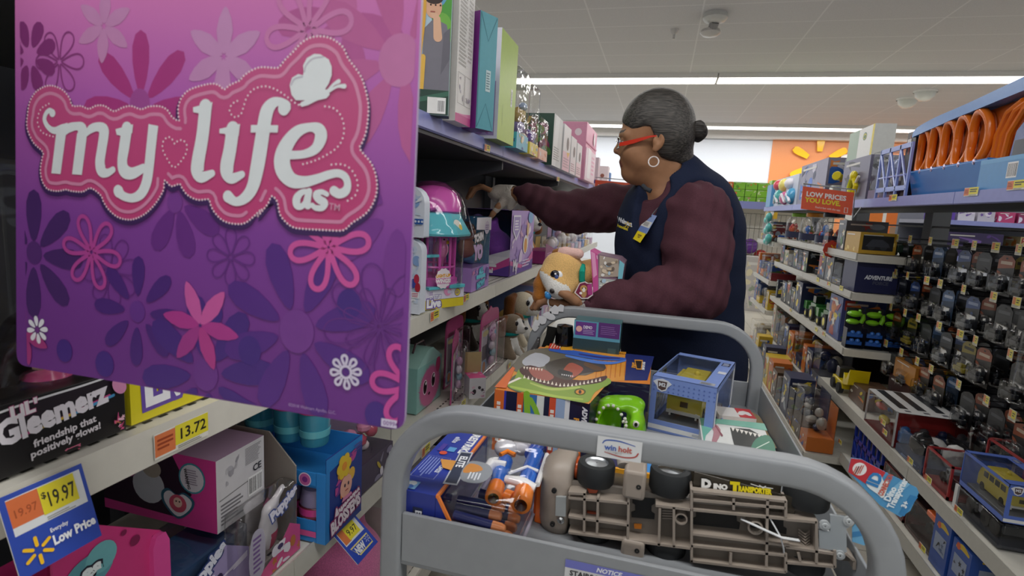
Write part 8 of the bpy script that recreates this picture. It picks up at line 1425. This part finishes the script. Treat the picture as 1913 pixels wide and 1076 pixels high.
# ---------------------------------------------------------------- beyond the aisle
t = base('back_shelf', 'pale shelf unit with wire ball bin against the far wall', 'shelving', (1.4, 9.3, 0)); MB().box((.7, 9.55, 0), (2.6, 9.6, 1.5), '#c9c6bc').build('back_panel', t, world=True); mb = MB().box((.7, 9.0, 1.50), (2.6, 9.58, 1.56), '#e3e1da').box((.7, 8.99, 1.49), (2.6, 9.0, 1.60), BLUE); mb.build('top_shelf', t, world=True)
for z in (.02, .30, .56): MB().box((.7, 9.0, z-.03), (2.6, 9.56, z), WH).build('shelf', t, world=True)
mb = MB()
for i in range(25): mb.tube([(.75+i*.07, 8.98, .60), (.75+i*.07, 8.98, 1.42)], .004, M('#77766f', 'm'), 5)
for z in (.60, .8, 1.0, 1.2, 1.42): mb.tube([(.72, 8.98, z), (2.5, 8.98, z)], .005, M('#77766f', 'm'), 5)
mb.build('wire_front', t, world=True)
for i, (x, z, r, c, n) in enumerate(((1.38, .92, .12, '#6f3f9a', 'purple'), (1.55, .78, .10, '#b5392f', 'red'), (1.2, .74, .11, '#2f5a3a', 'dark green'), (1.02, .66, .10, '#3f86d0', 'blue'), (1.0, .84, .09, '#7fb0dc', 'light blue'), (1.35, .70, .08, '#c9a05a', 'tan'), (1.12, .9, .07, '#c9c4b8', 'cream'))): tag(MB().ball((x, 9.22, z), r, M(c, 'g'), 18).build('play_ball'), '%s play ball in the wire bin by the far wall' % n, 'ball')
for i in range(4):
    for j in range(3): boxr('toy_box', '%s box on the back shelf top, %s layer, %s column' % ('orange' if i == 0 else 'lime green', ('lowest', 'middle', 'upper')[j], ORD[i]), (.86+i*.17, 9.05, 1.56+j*.11), (1.02+i*.17, 9.3, 1.665+j*.11), '#d9702c' if i == 0 else '#86c92c', 3, ['#5f9a22', '#d9e6b0', '#e07a3a'], 'boxes on the back shelf top')
boxr('play_set', 'wide lime framed play set box on the back shelf top', (1.56, 9.05, 1.56), (2.15, 9.3, 1.93), '#9ac43a', 16, ['#d9452f', '#e8e6dc', '#4fb09a', '#d9a02f', '#3a3a44'], cat='play set'); boxr('toy_box', 'yellow and black clearance box hanging at the back shelf corner', (1.50, 8.90, 1.36), (1.66, 8.97, 1.52), '#c9a21c', 3, ['#2a2a24'])
boxr('toy_box', 'tall pale patterned pack standing before the ball bin', (1.27, 8.6, .0), (1.55, 8.8, .80), '#b9b4b0', 22, ['#9a8fb0', '#c9c3b8', '#8f9a86', '#d9cfae'])

for i in range(3): clearbox('toy_pack', '%s pack on the low back shelf under the ball bin' % ('lime', 'grey', 'white')[i], 'toy pack', (.85+i*.22, 9.02, .30), (1.04+i*.22, 9.2, .46), ('#7ab52a', '#8a8d92', '#d9d9d4')[i], None, toy=lumps([('#86c92c', '#9a9da2', '#e4e4de')[i]], 3, i))
t = base('poster_board', 'white board with orange posters seen through the right shelf gap', 'panel', (2.95, 8, 0)); MB().box((2.3, 8, 0), (3.5, 8.05, 1.75), '#e6e4de').build('panel', t, world=True); pr = Pr((2.3, 8, 0), (1, 0, 0), (0, 0, 1)); pr.rect(.2, 1.2, .42, 1.52, '#e07a2c'); pr.rect(.46, 1.18, .70, 1.54, '#e0742a'); pr.rect(.52, 1.2, .66, 1.34, '#9a7a60'); pr.rect(.95, 1.1, 1.18, 1.46, '#e0702a'); pr.rect(.98, 1.12, 1.1, 1.22, '#f0d9c4'); pr.rect(.84, 1.1, .94, 1.6, '#4a4a6a'); pr.circ(1.0, 1.5, .06, '#7fb5dc'); pr.lines(1.0, 1.28, 1.15, 1.4, 3, '#f0e0d0'); pr.build('posters', t, world=True)
t = base('end_shelf', 'shelf unit with lavender rail and purple boxes in the next aisle', 'shelving', (2.5, 5.3, 0)); MB().box((2.0, 5.5, 0), (3.6, 5.55, 1.9), '#6a6c74').build('back_panel', t, world=True)
for z in (.9, 1.13, 1.405): MB().box((2.0, 5.02, z-.03), (3.6, 5.5, z), '#9a9aa8').box((2.0, 5.0, z-.03), (3.6, 5.02, z+.005), BLUE).build('shelf', t, world=True)
for i, (c, n) in enumerate((('#5a3a9a', 'purple'), ('#c9c6cf', 'white'), ('#b8b4be', 'pale grey'), ('#b03a6a', 'pink'), ('#8a2f5a', 'magenta'), ('#7ab52a', 'green'))): boxr('toy_box', '%s box on the upper shelf of the next aisle' % n, (2.1+i*.13, 5.05, 1.405), (2.21+i*.13, 5.3, 1.49), c, 4, ['#d9d0e0', '#6a4a9a'])
boxr('toy_box', 'wide dark purple box on the middle shelf of the next aisle', (2.16, 5.05, 1.13), (2.55, 5.3, 1.32), '#3a2a5a', 8, ['#5a3a8a', '#7a5aa8'])
for i in range(4): boxr('toy_box', '%s box low in the next aisle beside the right shelf' % ('pale violet', 'cream', 'leaf green', 'straw')[i], (2.05+i*.2, 5.03, 1.13 if i == 3 else .9), (2.12+i*.2 if i == 0 else 2.23+i*.2, 5.04+.2, (1.13 if i == 3 else .9)+.18), ('#a9a0c0', '#c4bfae', '#8aa070', '#b8a878')[i], 6)
